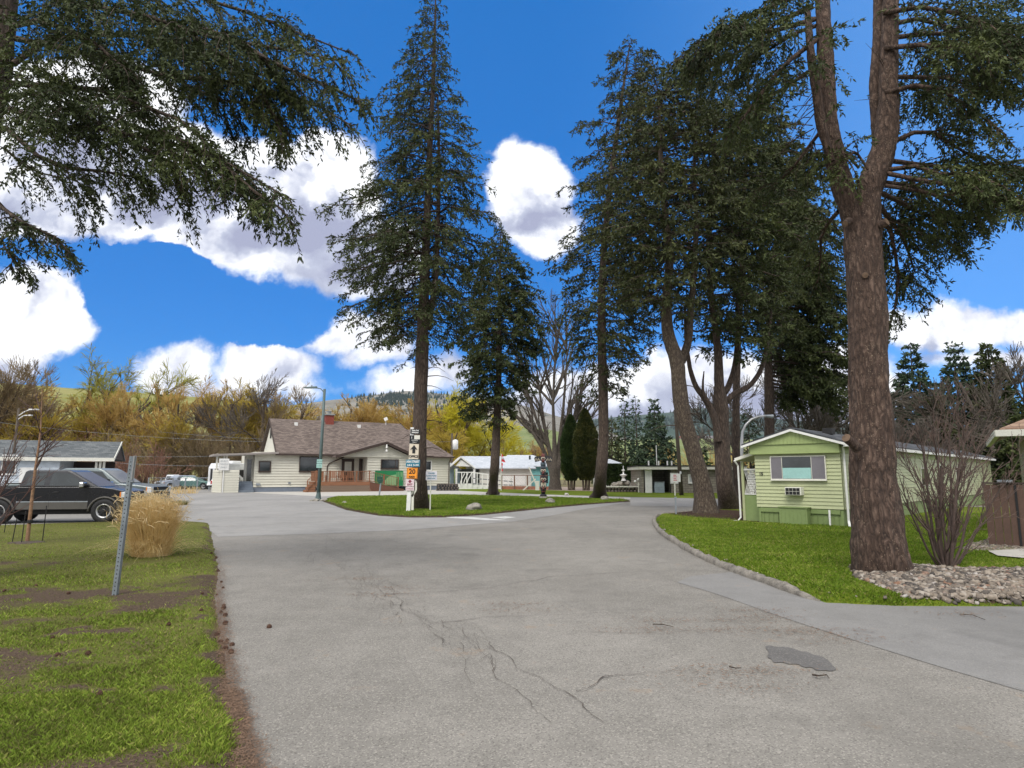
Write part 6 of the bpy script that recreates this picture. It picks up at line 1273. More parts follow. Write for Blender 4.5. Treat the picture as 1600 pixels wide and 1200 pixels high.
    if lower:
        for s in (-1, 1):
            segs = [(wx[1]+wr+.12, wx[0]-wr-.12), (rx+.02, wx[1]-wr-.14)]
            for (a, c_) in segs: m = MB(); m.box((a, s*hw-.004, .47), (c_, s*hw+.006, .70)); m.build('lower_trim', lower, rt); m = MB(); m.box((a, s*hw-.004, .702), (c_, s*hw+.008, .735)); m.build('side_stripe', M_steel, rt)
    if bed:
        m = MB(); m.box((bed[0], -hw+.10, bed[2]-.0), (bed[1], hw-.10, bed[2]+.006)); m.build('bed_floor', M_dark, rt); m = MB(); m.box((bed[0], -hw+.0, bed[2]+.0), (bed[1], -hw+.10, bed[2]+.03)).box((bed[0], hw-.10, bed[2]), (bed[1], hw, bed[2]+.03)); m.build('bed_rail', M_dark, rt, bevel=.01)
    m = MB(); m.box((rx+.3, -hw+.18, .30), (fx-.3, hw-.18, .5)); m.build('underbody', M_dark, rt)
    return rt
def pk_body(f=.80, r=-4.15, cowl=-.22, hood=1.06, belt=1.20, bedz=1.18, wr=.42, rw=-3.2, cabr=-2.72):
    lo = .46
    return [(f-.03, lo), (f, .55), (f, .90), (f-.02, hood-.06), (f-.10, hood+.0), (.25, hood+.075), (cowl, belt), (cabr, belt), (cabr-.02, bedz), (r+.03, bedz), (r, bedz-.05), (r, .55), (r+.1, lo)] + arch(rw, wr, lo)[::-1] + arch(0, wr, lo)[::-1]
def car_paint(name, col, rough=.25):
    m, nt, b = new_mat(name); v = coord(nt); f = noise(nt, v, 1.5, 4); L(nt, ramp(nt, f, [(.35, tuple(c*.85 for c in col)), (.65, tuple(min(1, c*1.1) for c in col))]), b.inputs['Base Color']); b.inputs['Metallic'].default_value = .25
    d = noise(nt, v, 9, 4); mr = nd(nt, 'ShaderNodeMapRange'); mr.inputs['To Min'].default_value = rough*.8; mr.inputs['To Max'].default_value = rough*1.6; L(nt, d, mr.inputs[0]); L(nt, mr.outputs[0], b.inputs['Roughness']); b.inputs['Coat Weight'].default_value = .35; b.inputs['Coat Roughness'].default_value = .08; return m
P_black = car_paint('black_car_paint', (.004,.0045,.008)); P_slate = car_paint('slate_car_paint', (.13,.16,.165), .35); P_silver = car_paint('silver_car_paint', (.33,.37,.44), .35); P_white = car_paint('white_car_paint', (.72,.74,.76), .3); P_teal = car_paint('faded_green_car_paint', (.08,.17,.155), .45)
M_lowtrim = paint('lower_body_taupe', (.075,.070,.062), .6)
# the black pickup
g0 = G(156, 817.3); th_ = R(9)
tr = vehicle('pickup_truck', 'black extended-cab pickup with taupe lower panels parked behind the left lawn', 'pickup truck', (g0.x-.0, g0.y+.78, 0), th_, P_black, pk_body(.66),
    [(-.24, 1.18), (-1.12, 1.70), (-1.28, 1.76), (-2.48, 1.76), (-2.60, 1.72), (-2.68, 1.18)],
    [('side', [(-.62, 1.24), (-1.20, 1.64), (-1.72, 1.66), (-1.76, 1.24)]), ('side', [(-1.92, 1.26), (-1.90, 1.65), (-2.42, 1.64), (-2.46, 1.26)]), ('front', [(-.28, 1.21), (-1.10, 1.685)]), ('rear', [(-2.67, 1.24), (-2.61, 1.66)])],
    (0, -3.2), .86, .66, .40, M_dark, (.84, 1.03), 'steel', door=(-.42, -1.70, -2.72), handles=((-1.50, 1.03),), bed=(-4.12, -2.76, 1.18), mirror=(-.66, 1.20, M_chrome), lower=M_lowtrim)
tr2 = at(225, 770, 27.6)
vehicle('pickup_truck', 'slate grey crew pickup with amber lamp parked behind the black pickup', 'pickup truck', (at(196, 800, 27.2).x+.2, 27.8, 0), R(6), P_slate, pk_body(.86, -4.9, -.35, 1.12, 1.25, 1.25, .46, -3.6, -3.0),
    [(-.36, 1.23), (-1.15, 1.80), (-1.35, 1.88), (-2.65, 1.88), (-2.85, 1.80), (-3.0, 1.23)], [('side', [(-.75, 1.29), (-1.2, 1.74), (-1.85, 1.77), (-1.9, 1.29)]), ('side', [(-2.0, 1.29), (-1.95, 1.77), (-2.65, 1.75), (-2.78, 1.29)]), ('front', [(-.40, 1.28), (-1.12, 1.78)]), ('rear', [(-2.98, 1.3), (-2.86, 1.75)])],
    (0, -3.6), .98, .78, .40, M_chrome, (.86, 1.10), door=(-.5, -1.93, -3.0), handles=((-1.75, 1.12),), bed=(-4.86, -3.02, 1.25), mirror=(-.85, 1.27, M_dark))
def sed_body(f=.85, r=-3.6, cowl=-.45, hood=.88, belt=.95, wr=.36, rw=-2.7): return [(f-.1, .32), (f, .45), (f-.02, .68), (f-.15, hood-.08), (.2, hood+.02), (cowl, belt), (-2.6, belt+.03), (r+.1, belt+.02), (r, belt-.15), (r, .45), (r+.1, .32)] + arch(rw, wr, .32)[::-1] + arch(0, wr, .32)[::-1]
p = G(252, 765.0); 
vehicle('parked_car', 'silver blue hatchback with its windscreen covered, leftmost of the cars by the fence', 'car', (p.x+.5, p.y, 0), R(-125), P_silver, sed_body(.85, -3.5, -.4, .95, 1.02, .36, -2.6), [(-.2, 1.0), (-.95, 1.5), (-1.15, 1.55), (-2.6, 1.55), (-2.9, 1.5), (-3.45, 1.0)], [('side', [(-.6, 1.05), (-1.0, 1.42), (-1.75, 1.46), (-1.8, 1.05)]), ('side', [(-1.9, 1.05), (-1.85, 1.46), (-2.6, 1.43), (-3.0, 1.05)]), ('front', [(-.25, 1.04), (-.93, 1.47)]), ('rear', [(-3.4, 1.05), (-2.92, 1.47)])], (0, -2.6), .84, .62, .32, P_silver, (.66, .84), mirror=(-.6, 1.03, P_silver))
p = G(280, 764.0)
vehicle('pickup_truck', 'small white pickup facing the camera between the silver and green cars', 'pickup truck', (p.x-.8, p.y, 0), R(-62), P_white, pk_body(.8, -4.15, -.22, 1.0, 1.10, 1.08), [(-.24, 1.08), (-.9, 1.56), (-1.05, 1.62), (-1.9, 1.62), (-2.05, 1.56), (-2.2, 1.08)], [('side', [(-.52, 1.13), (-.98, 1.50), (-1.85, 1.52), (-1.98, 1.13)]), ('front', [(-.28, 1.12), (-.89, 1.54)]), ('rear', [(-2.18, 1.14), (-2.07, 1.5)])], (0, -3.0), .84, .64, .36, M_dark, (.76, .96), door=(-.42,), mirror=(-.6, 1.1, M_dark), bed=(-4.12, -2.3, 1.08))
p = G(303, 764.5)
vehicle('parked_car', 'dull green sedan beside the travel trailer behind the fence', 'car', (p.x+1.3, p.y, 0), R(8), P_teal, sed_body(), [(-.35, .93), (-1.15, 1.38), (-1.4, 1.42), (-2.2, 1.42), (-2.5, 1.36), (-3.2, .95)], [('side', [(-.75, .98), (-1.2, 1.32), (-1.75, 1.35), (-1.8, .98)]), ('side', [(-1.9, .98), (-1.85, 1.35), (-2.3, 1.33), (-2.8, .98)]), ('front', [(-.42, .96), (-1.12, 1.35)]), ('rear', [(-3.1, .98), (-2.54, 1.33)])], (0, -2.7), .86, .62, .32, M_dark, (.6, .76), mirror=(-.7, .96, P_teal))
# white SUV seen from behind, nosed in beside the porch
p = G(331, 769.5)
sv = vehicle('parked_suv', 'white SUV with a tall red tail lamp, half hidden by the porch half wall', 'SUV', (p.x-.1, p.y+4.6, 0), R(97), P_white, sed_body(.9, -3.75, -.4, 1.08, 1.12, .40, -2.8), [(-.3, 1.1), (-1.0, 1.68), (-1.2, 1.76), (-3.2, 1.76), (-3.45, 1.68), (-3.7, 1.1)], [('side', [(-.7, 1.16), (-1.1, 1.62), (-1.85, 1.66), (-1.9, 1.16)]), ('side', [(-2.0, 1.16), (-1.95, 1.66), (-3.0, 1.62), (-3.3, 1.16)]), ('front', [(-.35, 1.15), (-.97, 1.65)]), ('rear', [(-3.69, 1.18), (-3.48, 1.62)])], (0, -2.8), .9, .72, .36, M_dark, (.78, .96))
# travel trailer
p = G(318, 768.8, 0); tt = root('travel_trailer', 'white travel trailer with dark striped front parked left of the porch', 'travel trailer', (p.x-.2, p.y+2.6, 0), R(58)); zT = 2.75
m = MB(); m.prism([(-.1, .55), (0, .9), (0, 2.3), (.25, zT), (6.6, zT), (6.8, 2.5), (6.8, .6), (4.9, .55), (4.9, .75), (3.6, .75), (3.6, .55)], -1.2, 1.2); m.build('body', P_white, tt, bevel=.05)
for y0, y1 in ((-1.0, -.72), (-.45, .1), (.45, .8)): m = MB(); m.box((-.015, y0, 1.0), (-.001, y1, 2.2)); m.build('dark_panel', M_black, tt)
m = MB(); m.prism([(1.0, 2.1), (2.4, 2.1), (2.9, 1.6), (3.4, 1.3), (2.2, 1.35), (1.6, 1.8)], -1.212, -1.204); m.build('stripe', M_black, tt); m = MB(); m.box((3.8, -1.215, 1.4), (5.0, -1.203, 2.05)); m.build('window', M_carglass, tt)
m = MB(); m.box((1.4, -.6, zT), (2.4, .6, zT+.25)); m.build('roof_unit', M_white, tt, bevel=.05)
for x in (3.9, 4.6):
    for s in (-1, 1): wheel(tt, x, s*1.1, .34, .2, 'steel')
m = MB(); m.bar((-1.2, 0, .5), (0, -.5, .55), .1).bar((-1.2, 0, .5), (0, .5, .55), .1); m.build('tow_frame', M_black, tt)
# ---------------------------------------------------------------- lamp posts, poles, signs
def place(name, label, cat, px, py, rz=0, rot=None, group=None): return root(name, label, cat, G(px, py), rz, group, rot)
# lamp post left of the centre lawn
p0 = G(497, 781.5); Y = p0.y; top = at(507, 608, Y)-p0; lp = root('street_lamp', 'tall leaning dark green lamp post at the left tip of the centre lawn', 'street lamp', p0)
tv_ = Vector((top.x*.15, 0, top.z)); lean = root('x', None, None) if False else None
m = MB(); m.tube([(0,0,0), (top.x*.62, 0, top.z*.52), (top.x*.62+.05, 0, top.z)], [.125, .10, .085], 12); m.build('pole', M_green_steel, lp, True)
m = MB(); m.box((-.24, -.24, 0), (.24, .24, .04)).tube([(0,0,.03), (.01,0,.32), (.02,0,.5)], [.2, .15, .12], 12)
m.build('base', M_green_steel, lp)
for k in range(4): a = PI/4+k*PI/2; m = MB(); m.tube([(.18*math.cos(a), .18*math.sin(a), .04), (.18*math.cos(a), .18*math.sin(a), .12)], .025, 6); m.build('bolt', M_steel, lp)
xx = top.x*.62+.05; m = MB(); m.tube([(xx, 0, top.z-.25), (xx-.25, 0, top.z+.02), (xx-.6, 0, top.z+.10)], .03, 8); m.build('arm', M_green_steel, lp, True)
m = MB(); m.add([(xx-1.35, -.14, top.z+.07), (xx-.5, -.10, top.z+.05), (xx-.5, .10, top.z+.05), (xx-1.35, .14, top.z+.07), (xx-1.3, -.12, top.z+.13), (xx-.5, -.08, top.z+.19), (xx-.5, .08, top.z+.19), (xx-1.3, .12, top.z+.13)], [(0,3,2,1),(4,5,6,7),(0,1,5,4),(1,2,6,5),(2,3,7,6),(3,0,4,7)]); m.build('lamp_head', M_green_steel, lp, bevel=.02)
m = MB(); m.box((xx-1.25, -.09, top.z+.045), (xx-.7, .09, top.z+.062)); m.build('diffuser', M_lens, lp)
m = MB(); m.tube([(xx-.85, 0, top.z+.18), (xx-.85, 0, top.z+.26)], .05, 8); m.build('sensor', M_steel, lp)
for k, z in enumerate((at(500, 721, Y).z, at(500, 728, Y).z)):
    x = top.x*.62*z/(top.z*.52)-.0; f_ = MB(); f_.box((x-.19, -.16, z-.13), (x+.17, -.14, z+.13)); f_ = f_.build('sign_plate', paint('pale_teal_plate', (.30,.50,.46), .5), lp, bevel=.004); text('LANE' if k else 'ONE WAY', .09, M_green_steel, f_, (x-.01, -.162, z))
pr_ = root('rock', 'small grey stones heaped at the foot of the leaning lamp post', 'rocks', G(499, 783))
def rock_mesh(r, seed, flat=.7):
    bm = bmesh.new(); bmesh.ops.create_icosphere(bm, subdivisions=3, radius=r)
    for v in bm.verts:
        n = mn.fractal(v.co*1.3/r + Vector((seed, seed*2, 0)), .8, 2, 4); v.co *= 1+.45*n; v.co.z *= flat; v.co.z += r*flat*.55
    me = bpy.data.meshes.new('rock'); bm.to_mesh(me); bm.free(); return me
M_rock = paint('pale_rock', (.30,.28,.24), .9, var=.4, scale=4, bmp=.6); M_rockw = paint('white_rock', (.50,.48,.43), .9, var=.35, scale=5, bmp=.6)
for k, (dx, dy, r) in enumerate(((-.3, 0, .13), (-.1, -.25, .16), (.2, -.2, .12), (.35, .05, .15), (-.45, -.2, .09))): o = link('stone', rock_mesh(r, k+3), M_rock, pr_, True); o.location = (dx, dy, 0)
for k, (px, py, r, lab) in enumerate(((741,799.5,.30,'large pale rock on the front edge of the centre lawn right of the spruce'),(859,787.5,.24,'low pale rock on the lawn edge below the totem pole'),(945,782.5,.24,'pale rock at the foot of the straight fir'),(971,781.5,.14,'small rock at the right tip of the centre lawn'),(740,775,.12,'tiny rock behind the large one near the pavement'),(885,774.5,.16,'white stone on the pavement edge left of the straight fir'),(538,788,.12,'small rock near the left end of the centre lawn'))):
    o = link('rock', rock_mesh(r, k*7.3+1, .72), M_rockw if k == 5 else M_rock, None, True); o.location = G(px, py); o.location.z = .03; tag(o, lab, 'rock')

# the sign post in front of the tall spruce
p0 = G(638, 801.5); Y = p0.y; sp_rt = root('sign_post', 'white wooden post carrying a stack of notices with an orange 20 speed sign', 'sign post', p0); s_ = lambda px: at(px, 760, Y).x-p0.x; zz_ = lambda py: at(640, py, Y).z
m = MB(); m.add([(-.09,-.07,0),(.09,-.07,0),(.09,.07,0),(-.09,.07,0),(.02,-.07,zz_(668)),(.16,-.07,zz_(668)),(.16,.07,zz_(668)),(.02,.07,zz_(668))], [(0,3,2,1),(4,5,6,7),(0,1,5,4),(1,2,6,5),(2,3,7,6),(3,0,4,7)]); m.build('post', M_white, sp_rt, bevel=.01)
m = MB(); m.box((.12, -.02, zz_(797)), (.22, .03, zz_(735))); m.bar((.17, 0, zz_(748)), (.30, 0, zz_(754)), .04, .08).bar((.30, 0, zz_(754)), (.30, 0, zz_(766)), .04, .08).bar((.30, 0, zz_(766)), (.13, 0, zz_(776)), .04, .08); m.build('side_bracket', M_creamtrim, sp_rt)
def plate(px0, py0, px1, py1, mat, tilt=-.03, name='sign_plate', y=-.10):
    x0, x1, z0, z1 = s_(px0), s_(px1), zz_(py1), zz_(py0); m = MB(); m.box((-(x1-x0)/2, -.012, -(z1-z0)/2), ((x1-x0)/2, .012, (z1-z0)/2)); o = m.build(name, mat, sp_rt, bevel=.006); o.location = ((x0+x1)/2, y, (z0+z1)/2); o.rotation_euler = (0, tilt*-1, 0); return o, x1-x0, z1-z0
M_navy = paint('black_plate', (.008,.010,.013), .4); M_ivory = paint('ivory_plate', (.62,.55,.44), .6); M_bluep = paint('blue_plate', (.015,.16,.24), .45); M_orange = paint('orange_plate', (.85,.30,.02), .45); M_pink = paint('pinkish_white_plate', (.68,.55,.58), .6); M_magenta = paint('dark_red_ink', (.22,.02,.05), .6); M_wt = paint('white_ink', (.78,.78,.76), .6)
o, w, h = plate(640, 671, 655, 678, M_navy); text('Quiet Oval', h*.42, M_wt, o, (0, -.014, h*.22), xs=.8, bold=.003); text('Mobile Estates', h*.36, M_wt, o, (0, -.014, -h*.22), xs=.72, bold=.003)
o, w, h = plate(639, 680.5, 655, 693, M_navy)
m = MB(); m.box((-w*.05, -.020, h*.02), (w*.5, -.014, h*.52)); m.build('pale_patch', M_creamtrim, o); text('5', h*.34, M_wt, o, (-w*.3, -.015, h*.2)); text('RESIDENTS', h*.2, M_wt, o, (0, -.015, -h*.12), xs=.8); text('ONLY', h*.2, M_wt, o, (0, -.015, -h*.36))
o, w, h = plate(638.5, 694, 653.5, 717.5, M_ivory); m = MB(); m.prism([(-.07*w*2.2, -h*.12), (.07*w*2.2, -h*.12), (.07*w*2.2, h*.16), (w*.38, h*.12), (0, h*.44), (-w*.38, h*.12), (-.07*w*2.2, h*.16)], -.022, -.014); m.build('arrow', M_black, o); text('OFFICE', h*.22, M_black, o, (0, -.016, -h*.33), xs=.85, bold=.006)
o, w, h = plate(634, 718.5, 656, 729.5, M_bluep, .0); text('ASH STREET', h*.42, M_wt, o, (0, -.016, h*.22), xs=.82, bold=.004); text('4-0-2  5-104', h*.36, M_wt, o, (0, -.016, -h*.26), xs=.9, bold=.004)
o, w, h = plate(635.5, 731, 652.5, 748, M_orange, -.03); text('20', h*.62, M_black, o, (0, -.016, h*.14), xs=1.0, bold=.006); text('KM/H', h*.24, M_black, o, (0, -.016, -h*.33), bold=.004); m = MB()
for bx in ((-w*.46, -h*.47, -w*.44, h*.47), (w*.44, -h*.47, w*.46, h*.47), (-w*.44, h*.45, w*.44, h*.47), (-w*.44, -h*.47, w*.44, -h*.45)): m.box((bx[0], -.0175, bx[1]), (bx[2], -.0135, bx[3]))
m.build('border', M_black, o)
o, w, h = plate(634.5, 749, 647.5, 760, M_pink, .0); m = MB(); m.prism([(-w*.1, h*.0), (w*.1, h*.0), (w*.1, h*.2), (w*.25, h*.18), (0, h*.48), (-w*.25, h*.18), (-w*.1, h*.2)], -.022, -.014); m.build('arrow', M_magenta, o); text('EXIT', h*.36, M_magenta, o, (0, -.016, -h*.24), bold=.003)
o, w, h = plate(634.5, 761, 647.5, 766.5, M_pink, .0); text('NO THRU ROAD', h*.36, M_magenta, o, (0, -.016, 0), xs=.7)
# white notice right of the trunk
p0 = G(672, 800); Y2 = p0.y; rt = root('notice_sign', 'white three-line notice on a thin pale post just right of the tall spruce trunk', 'sign', p0); zn = lambda py: at(672, py, Y2).z
m = MB(); m.tube([(0,0,0), (0,0,zn(736))], .028, 8); m.build('post', M_creamtrim, rt); a, b = at(665.5, 745, Y2).x-p0.x, at(683, 745, Y2).x-p0.x; m = MB(); m.box((a, -.05, zn(750.5)), (b, -.03, zn(736.5))); pl = m.build('panel', paint('lilac_white', (.60,.59,.64), .5), rt, bevel=.008)
for i, t in enumerate(('CHILDREN', 'PLAYING PLEASE', 'DRIVE SLOW')): text(t, .082, M_bluep, pl, ((a+b)/2, -.054, zn(739.5+i*4)), xs=.72, bold=.002)
# post with a green box in front of the deck
p0 = G(592.5, 774.5); Y3 = p0.y; rt = root('mailbox_post', 'grey steel post with small dark green flyer box in front of the ramp', 'post', p0); z3 = lambda py: at(592, py, Y3).z
m = MB(); m.tube([(0,0,0), (.15,0,z3(744))], .06, 8); m.build('post', M_steel, rt); m = MB(); m.prism([(-.22, z3(749)), (.32, z3(749)), (.18, z3(755)), (-.05, z3(755))], -.12, .1); m.box((-.16, -.1, z3(748.8)), (.2, .08, z3(744.5))); m.build('box', paint('dark_green_box', (.012,.06,.04), .5), rt, bevel=.01)
# bare leaning sign post in the left lawn
p0 = G(178, 936); Y4 = p0.y; tp = at(206.5, 713, Y4)-p0; rt = root('leaning_post', 'leaning grey steel post with an edge-on sign plate in the left lawn', 'post', p0); d = Vector(tp)
m = MB(); zx = d.normalized(); xx_ = (Vector((1,0,0))-zx*zx.x).normalized(); yy_ = zx.cross(xx_); q = Matrix((xx_, yy_, zx)).transposed().to_4x4(); Lp = d.length; 
m.box((-.029, -.012, -.15), (.029, .012, Lp), 0, q).box((-.029, .012, -.15), (-.021, .040, Lp), 0, q).box((.021, .012, -.15), (.029, .040, Lp), 0, q); m.build('post', paint('dull_steel', (.21,.24,.26), .55, .4, var=.25, scale=8), rt)
m = MB()
for k in range(34): m.box((-.006, -.0135, .05+k*.052), (.006, -.011, .066+k*.052), 0, q)
m.build('bolt_holes', M_dark, rt); m = MB(); q2 = q @ Matrix.Translation((.045, -.02, 0)) @ Matrix.Rotation(R(26), 4, 'Z'); m.box((-.004, -.10, Lp-.31), (.004, .28, Lp+.01), 0, q2); m.build('sign_plate', M_rim, rt); m = MB(); m.tube([q @ Vector((-.02, 0, Lp-.33)), q @ Vector((.065, 0, Lp-.33))], .013, 6); m.build('bolt', M_steel, rt)
# thin marker post at the tip of the right lawn and sign behind
p0 = G(1056.5, 807); Y5 = p0.y; rt = root('marker_post', 'thin grey marker post at the tip of the right lawn', 'post', p0); m = MB(); m.box((-.03, -.01, 0), (.03, .01, at(1055, 778, Y5).z)).box((-.03, .01, 0), (-.02, .03, at(1055, 778, Y5).z)); m.build('post', M_steel, rt); m = MB(); m.box((-.045, -.02, at(1055, 779, Y5).z), (.045, .03, at(1055, 776.5, Y5).z)); m.build('cap', M_steel, rt)
p0 = G(1055, 775.5); Y6 = p0.y; rt = root('parking_sign', 'pair of small white signs with red marks on a post before the block building', 'sign', p0); z6 = lambda py: at(1055, py, Y6).z; x6 = lambda px: at(px, 745, Y6).x-p0.x
m = MB(); m.box((-.05, 0, 0), (.05, .06, z6(740))); m.build('post', M_creamtrim, rt); m = MB(); m.box((x6(1048), -.04, z6(753)), (x6(1063), -.01, z6(740))); pl = m.build('panel', M_white, rt)
for i, yy in enumerate((742, 744.6, 747.4, 749.8)): m = MB(); m.box((x6(1052), -.048, z6(yy+1.1)), (x6(1056.5+(i%2)), -.041, z6(yy))); m.build('red_mark', paint('sign_red', (.50,.06,.07), .6), pl)
# poles
def upole(name, label, cat, px, ybase, ytop, Y, w, mat, lean=0):
    b = at(px, ybase, Y); b.z = 0; t = at(px, ytop, Y); rt = root(name, label, cat, b); m = MB(); m.tube([(0,0,0), (lean, 0, t.z)], [w/2, w/2*.75], 10); m.build('pole', mat, rt, True); return rt, t.z
M_pole = bark('pole_wood', (.05,.04,.03), (.10,.08,.06), (.16,.135,.11), (5, 5, .8), bst=.3)
rt, z = upole('utility_pole', 'weathered wooden pole on the back lawn in front of the block building', 'utility pole', 1065, 775, 640, G(1065, 775).y, .34, M_pole, -.25); m = MB(); m.lathe([(.02, 0), (.08, .02), (.08, .2), (.02, .22)], 8, 0, Matrix.Translation((-.08, -.26, at(1065, 741, 50).z))); m.build('lamp', M_lens, rt)
rt, z = upole('utility_pole', 'wooden pole with white transformer and lamp arm right of the office roof', 'utility pole', 705.5, 742, 677, 78, .32, M_pole); m = MB(); m.lathe([(.05, 0), (.34, .08), (.34, 1.1), (.2, 1.2), (.05, 1.25)], 12, 0, Matrix.Translation((.42, -.1, z-2.0))); m.build('transformer', M_white, rt, True); m = MB(); m.tube([(0, 0, z-3.9), (.5, -.1, z-3.3), (1.2, -.1, z-3.2)], .05, 6).box((1.0, -.2, z-3.28), (1.6, 0, z-3.12)); m.build('lamp_arm', M_white, rt)
rt, z = upole('light_pole', 'dark pole with two white curved lamp arms above the carport roof at the left', 'street lamp', 18, 742, 638, 44, .18, M_pole)
for k, (dz, l) in enumerate(((-.5, 1.25), (-.75, .85))): m = MB(); m.tube([(0.05, 0, z+dz), (.4, 0, z+dz+.25), (.8, 0, z+dz+.42-.15*k)], .035, 6).box((.75, -.1, z+dz+.38-.15*k), (l+.1, .1, z+dz+.46-.15*k)); m.build('lamp_arm', M_white, rt)
rt = root('arched_street_lamp', 'pale steel street lamp arching over behind the green mobile home', 'street lamp', (at(1159, 700, 30).x, 30, 0)); b = at(1159, 700, 30); P = [(0,0,0)]+[(at(x, y, 30).x-b.x, 0, at(x, y, 30).z) for x, y in ((1159,720),(1159,690),(1160,675),(1165,664),(1174,655),(1185,651),(1196,650))]; m = MB(); m.tube(P, [.075]*3+[.06]*5, 10); m.build('mast', M_rim, rt, True); m = MB(); m.tube([P[-1], (P[-1][0]+.35, 0, P[-1][2]-.02)], [.06, .10], 8); m.build('lamp_head', M_steel, rt)
rt, z = upole('white_post', 'plain pale steel pole between the forked fir and the porch', 'post', 1139, 742, 690, 46, .12, M_rim)
p0 = G(998, 770.5); rt = root('garden_lamp', 'low garden lamp with three white globes by the clipped hedge', 'garden lamp', p0); zz = at(998, 752, p0.y).z; m = MB(); m.tube([(0,0,0), (0,0,zz-.1)], .05, 8).tube([(-.28,0,zz-.15), (0,0,zz-.3), (.28,0,zz-.15)], .025, 6); m.build('post', M_creamtrim, rt)
for dx, dz in ((-.28, 0), (0, .18), (.28, 0)): m = MB(); m.lathe([(.01,-.13),(.10,-.08),(.13,0),(.10,.08),(.01,.13)], 10, 0, Matrix.Translation((dx, 0, zz-.03+dz))); m.build('globe', M_white, rt, True)
# overhead cables
for k, (a, b, sag) in enumerate(((at(-40, 700, 60), at(375, 728, 60), .5), (at(60, 706, 62), at(420, 709, 70), .4), (at(-40, 655, 70), at(420, 690, 75), .5), (at(250, 675, 80), at(705, 690, 78), .5))):
    P = [a.lerp(b, t)-Vector((0, 0, sag*4*t*(1-t))) for t in [i/14 for i in range(15)]]; m = MB(); m.tube(P, .010, 4); o = m.build('overhead_cable', M_steel); tag(o, ['lowest overhead cable passing the porch', 'second overhead cable above the carport ridge', 'highest overhead cable before the willows', 'overhead cable running to the transformer pole'][k], 'cable', 'overhead cables in front of the willows')

# ---- totem pole with outspread wings
p0 = G(849, 780); Yt = p0.y; tp_ = root('totem_pole', 'carved and painted totem pole with spread wings near the right of the centre lawn', 'totem pole', p0); zt_ = lambda py: at(849, py, Yt).z-0; K = pw(849, 750, Yt, 1)
Td = paint('totem_dark', (.035,.035,.045), .7, var=.3); Tb = paint('totem_blue_grey', (.09,.12,.15), .7, var=.3); Tr = paint('totem_red', (.17,.05,.045), .7, var=.3); Tw = paint('totem_ivory', (.55,.48,.38), .7)
def seg(name, prof, mat, n=14, bumps=()): m = MB(); m.lathe([(r*K, zt_(y)) for y, r in prof], n); return m.build(name, mat, tp_, True)
m = MB(); m.lathe([(6.5*K, -.05), (6.8*K, zt_(778)), (5.5*K, zt_(775.5))], 14); m.build('plinth', M_rock, tp_); seg('base_ring', [(775.4,5.2),(774,5.4),(773,4.9),(772,3.6)], Td)
seg('lower_figure', [(772,3.0),(768,3.6),(764,4.6),(760,5.0),(757,5.2),(754,4.4),(752,4.6)], Td); seg('middle_figure', [(751.9,3.6),(748,4.6),(745,5.2),(743,3.6)], Tr); seg('upper_figure', [(742.9,3.2),(740,4.4),(735,4.8),(731,4.4),(729,4.9)], Tb); seg('top_drum', [(728.9,3.8),(725,4.2),(722.5,4.0)], Tb); seg('bird_body', [(722.4,2.6),(717,3.2),(712,3.0),(709,1.8)], Tr)
def face(z, r, mw=Tw, name='face'):
    f = MB(); f.box((-r*.8*K, -r*1.12*K, z-.05*1), (r*.8*K, -r*.7*K, z+.10)); f = f.build(name+'_brow', mw, tp_, bevel=.02)
    for s in (-1, 1):
        e = MB(); e.lathe([(.01,-.04),(.10,-.02),(.10,.03),(.01,.05)], 10, 0, Matrix.Translation((s*r*.42*K, -r*1.02*K, z-.12)) @ Matrix.Rotation(PI/2, 4, 'X')); e.build('eye', Tw, tp_); e = MB(); e.lathe([(.01,.02),(.045,.03),(.045,.06),(.01,.07)], 8, 0, Matrix.Translation((s*r*.42*K, -r*1.04*K, z-.12)) @ Matrix.Rotation(PI/2, 4, 'X')); e.build('pupil', Td, tp_)
    b = MB(); b.add([(-.07,-r*K,z-.12),(.07,-r*K,z-.12),(.09,-r*K,z-.36),(-.09,-r*K,z-.36),(0,-r*K-.24,z-.30)], [(0,1,4),(1,2,4),(2,3,4),(3,0,4),(0,3,2,1)]); b.build('beak', Tr, tp_); q = MB(); q.box((-r*.55*K, -r*1.10*K, z-.52), (r*.55*K, -r*.75*K, z-.44)); q.build('mouth', Tr, tp_, bevel=.01)
face(zt_(756.5), 4.9); face(zt_(732.5), 4.5, Td); face(zt_(746), 4.6, Td); face(zt_(713.5), 2.7, Tr)
for s in (-1, 1):
    w_ = MB(); zc = zt_(716); w_.add([(s*2.4*K, -.06, zc+.15), (s*7*K, -.06, zt_(713)), (s*13*K, -.06, zt_(713.5)), (s*14*K, -.06, zt_(717)), (s*12.5*K, -.06, zt_(722)), (s*8*K, -.06, zt_(721)), (s*2.4*K, -.06, zt_(719.5)), (s*2.4*K, .06, zc+.15), (s*7*K, .06, zt_(713)), (s*13*K, .06, zt_(713.5)), (s*14*K, .06, zt_(717)), (s*12.5*K, .06, zt_(722)), (s*8*K, .06, zt_(721)), (s*2.4*K, .06, zt_(719.5))], [tuple(range(7)), tuple(range(13, 6, -1))]+[((i+1)%7, i, 7+i, 7+(i+1)%7) for i in range(7)]); w_ = w_.build('wing', Td, tp_)
    for k in range(5):
        x = s*(5+k*1.9)*K; f = MB(); f.box((min(x, x+s*.9*K), -.085, zt_(720.2-(k%2)*.8)), (max(x, x+s*.9*K), -.061, zt_(717.5-(k%2)*2))); f.build('feather_mark', Tw, w_)
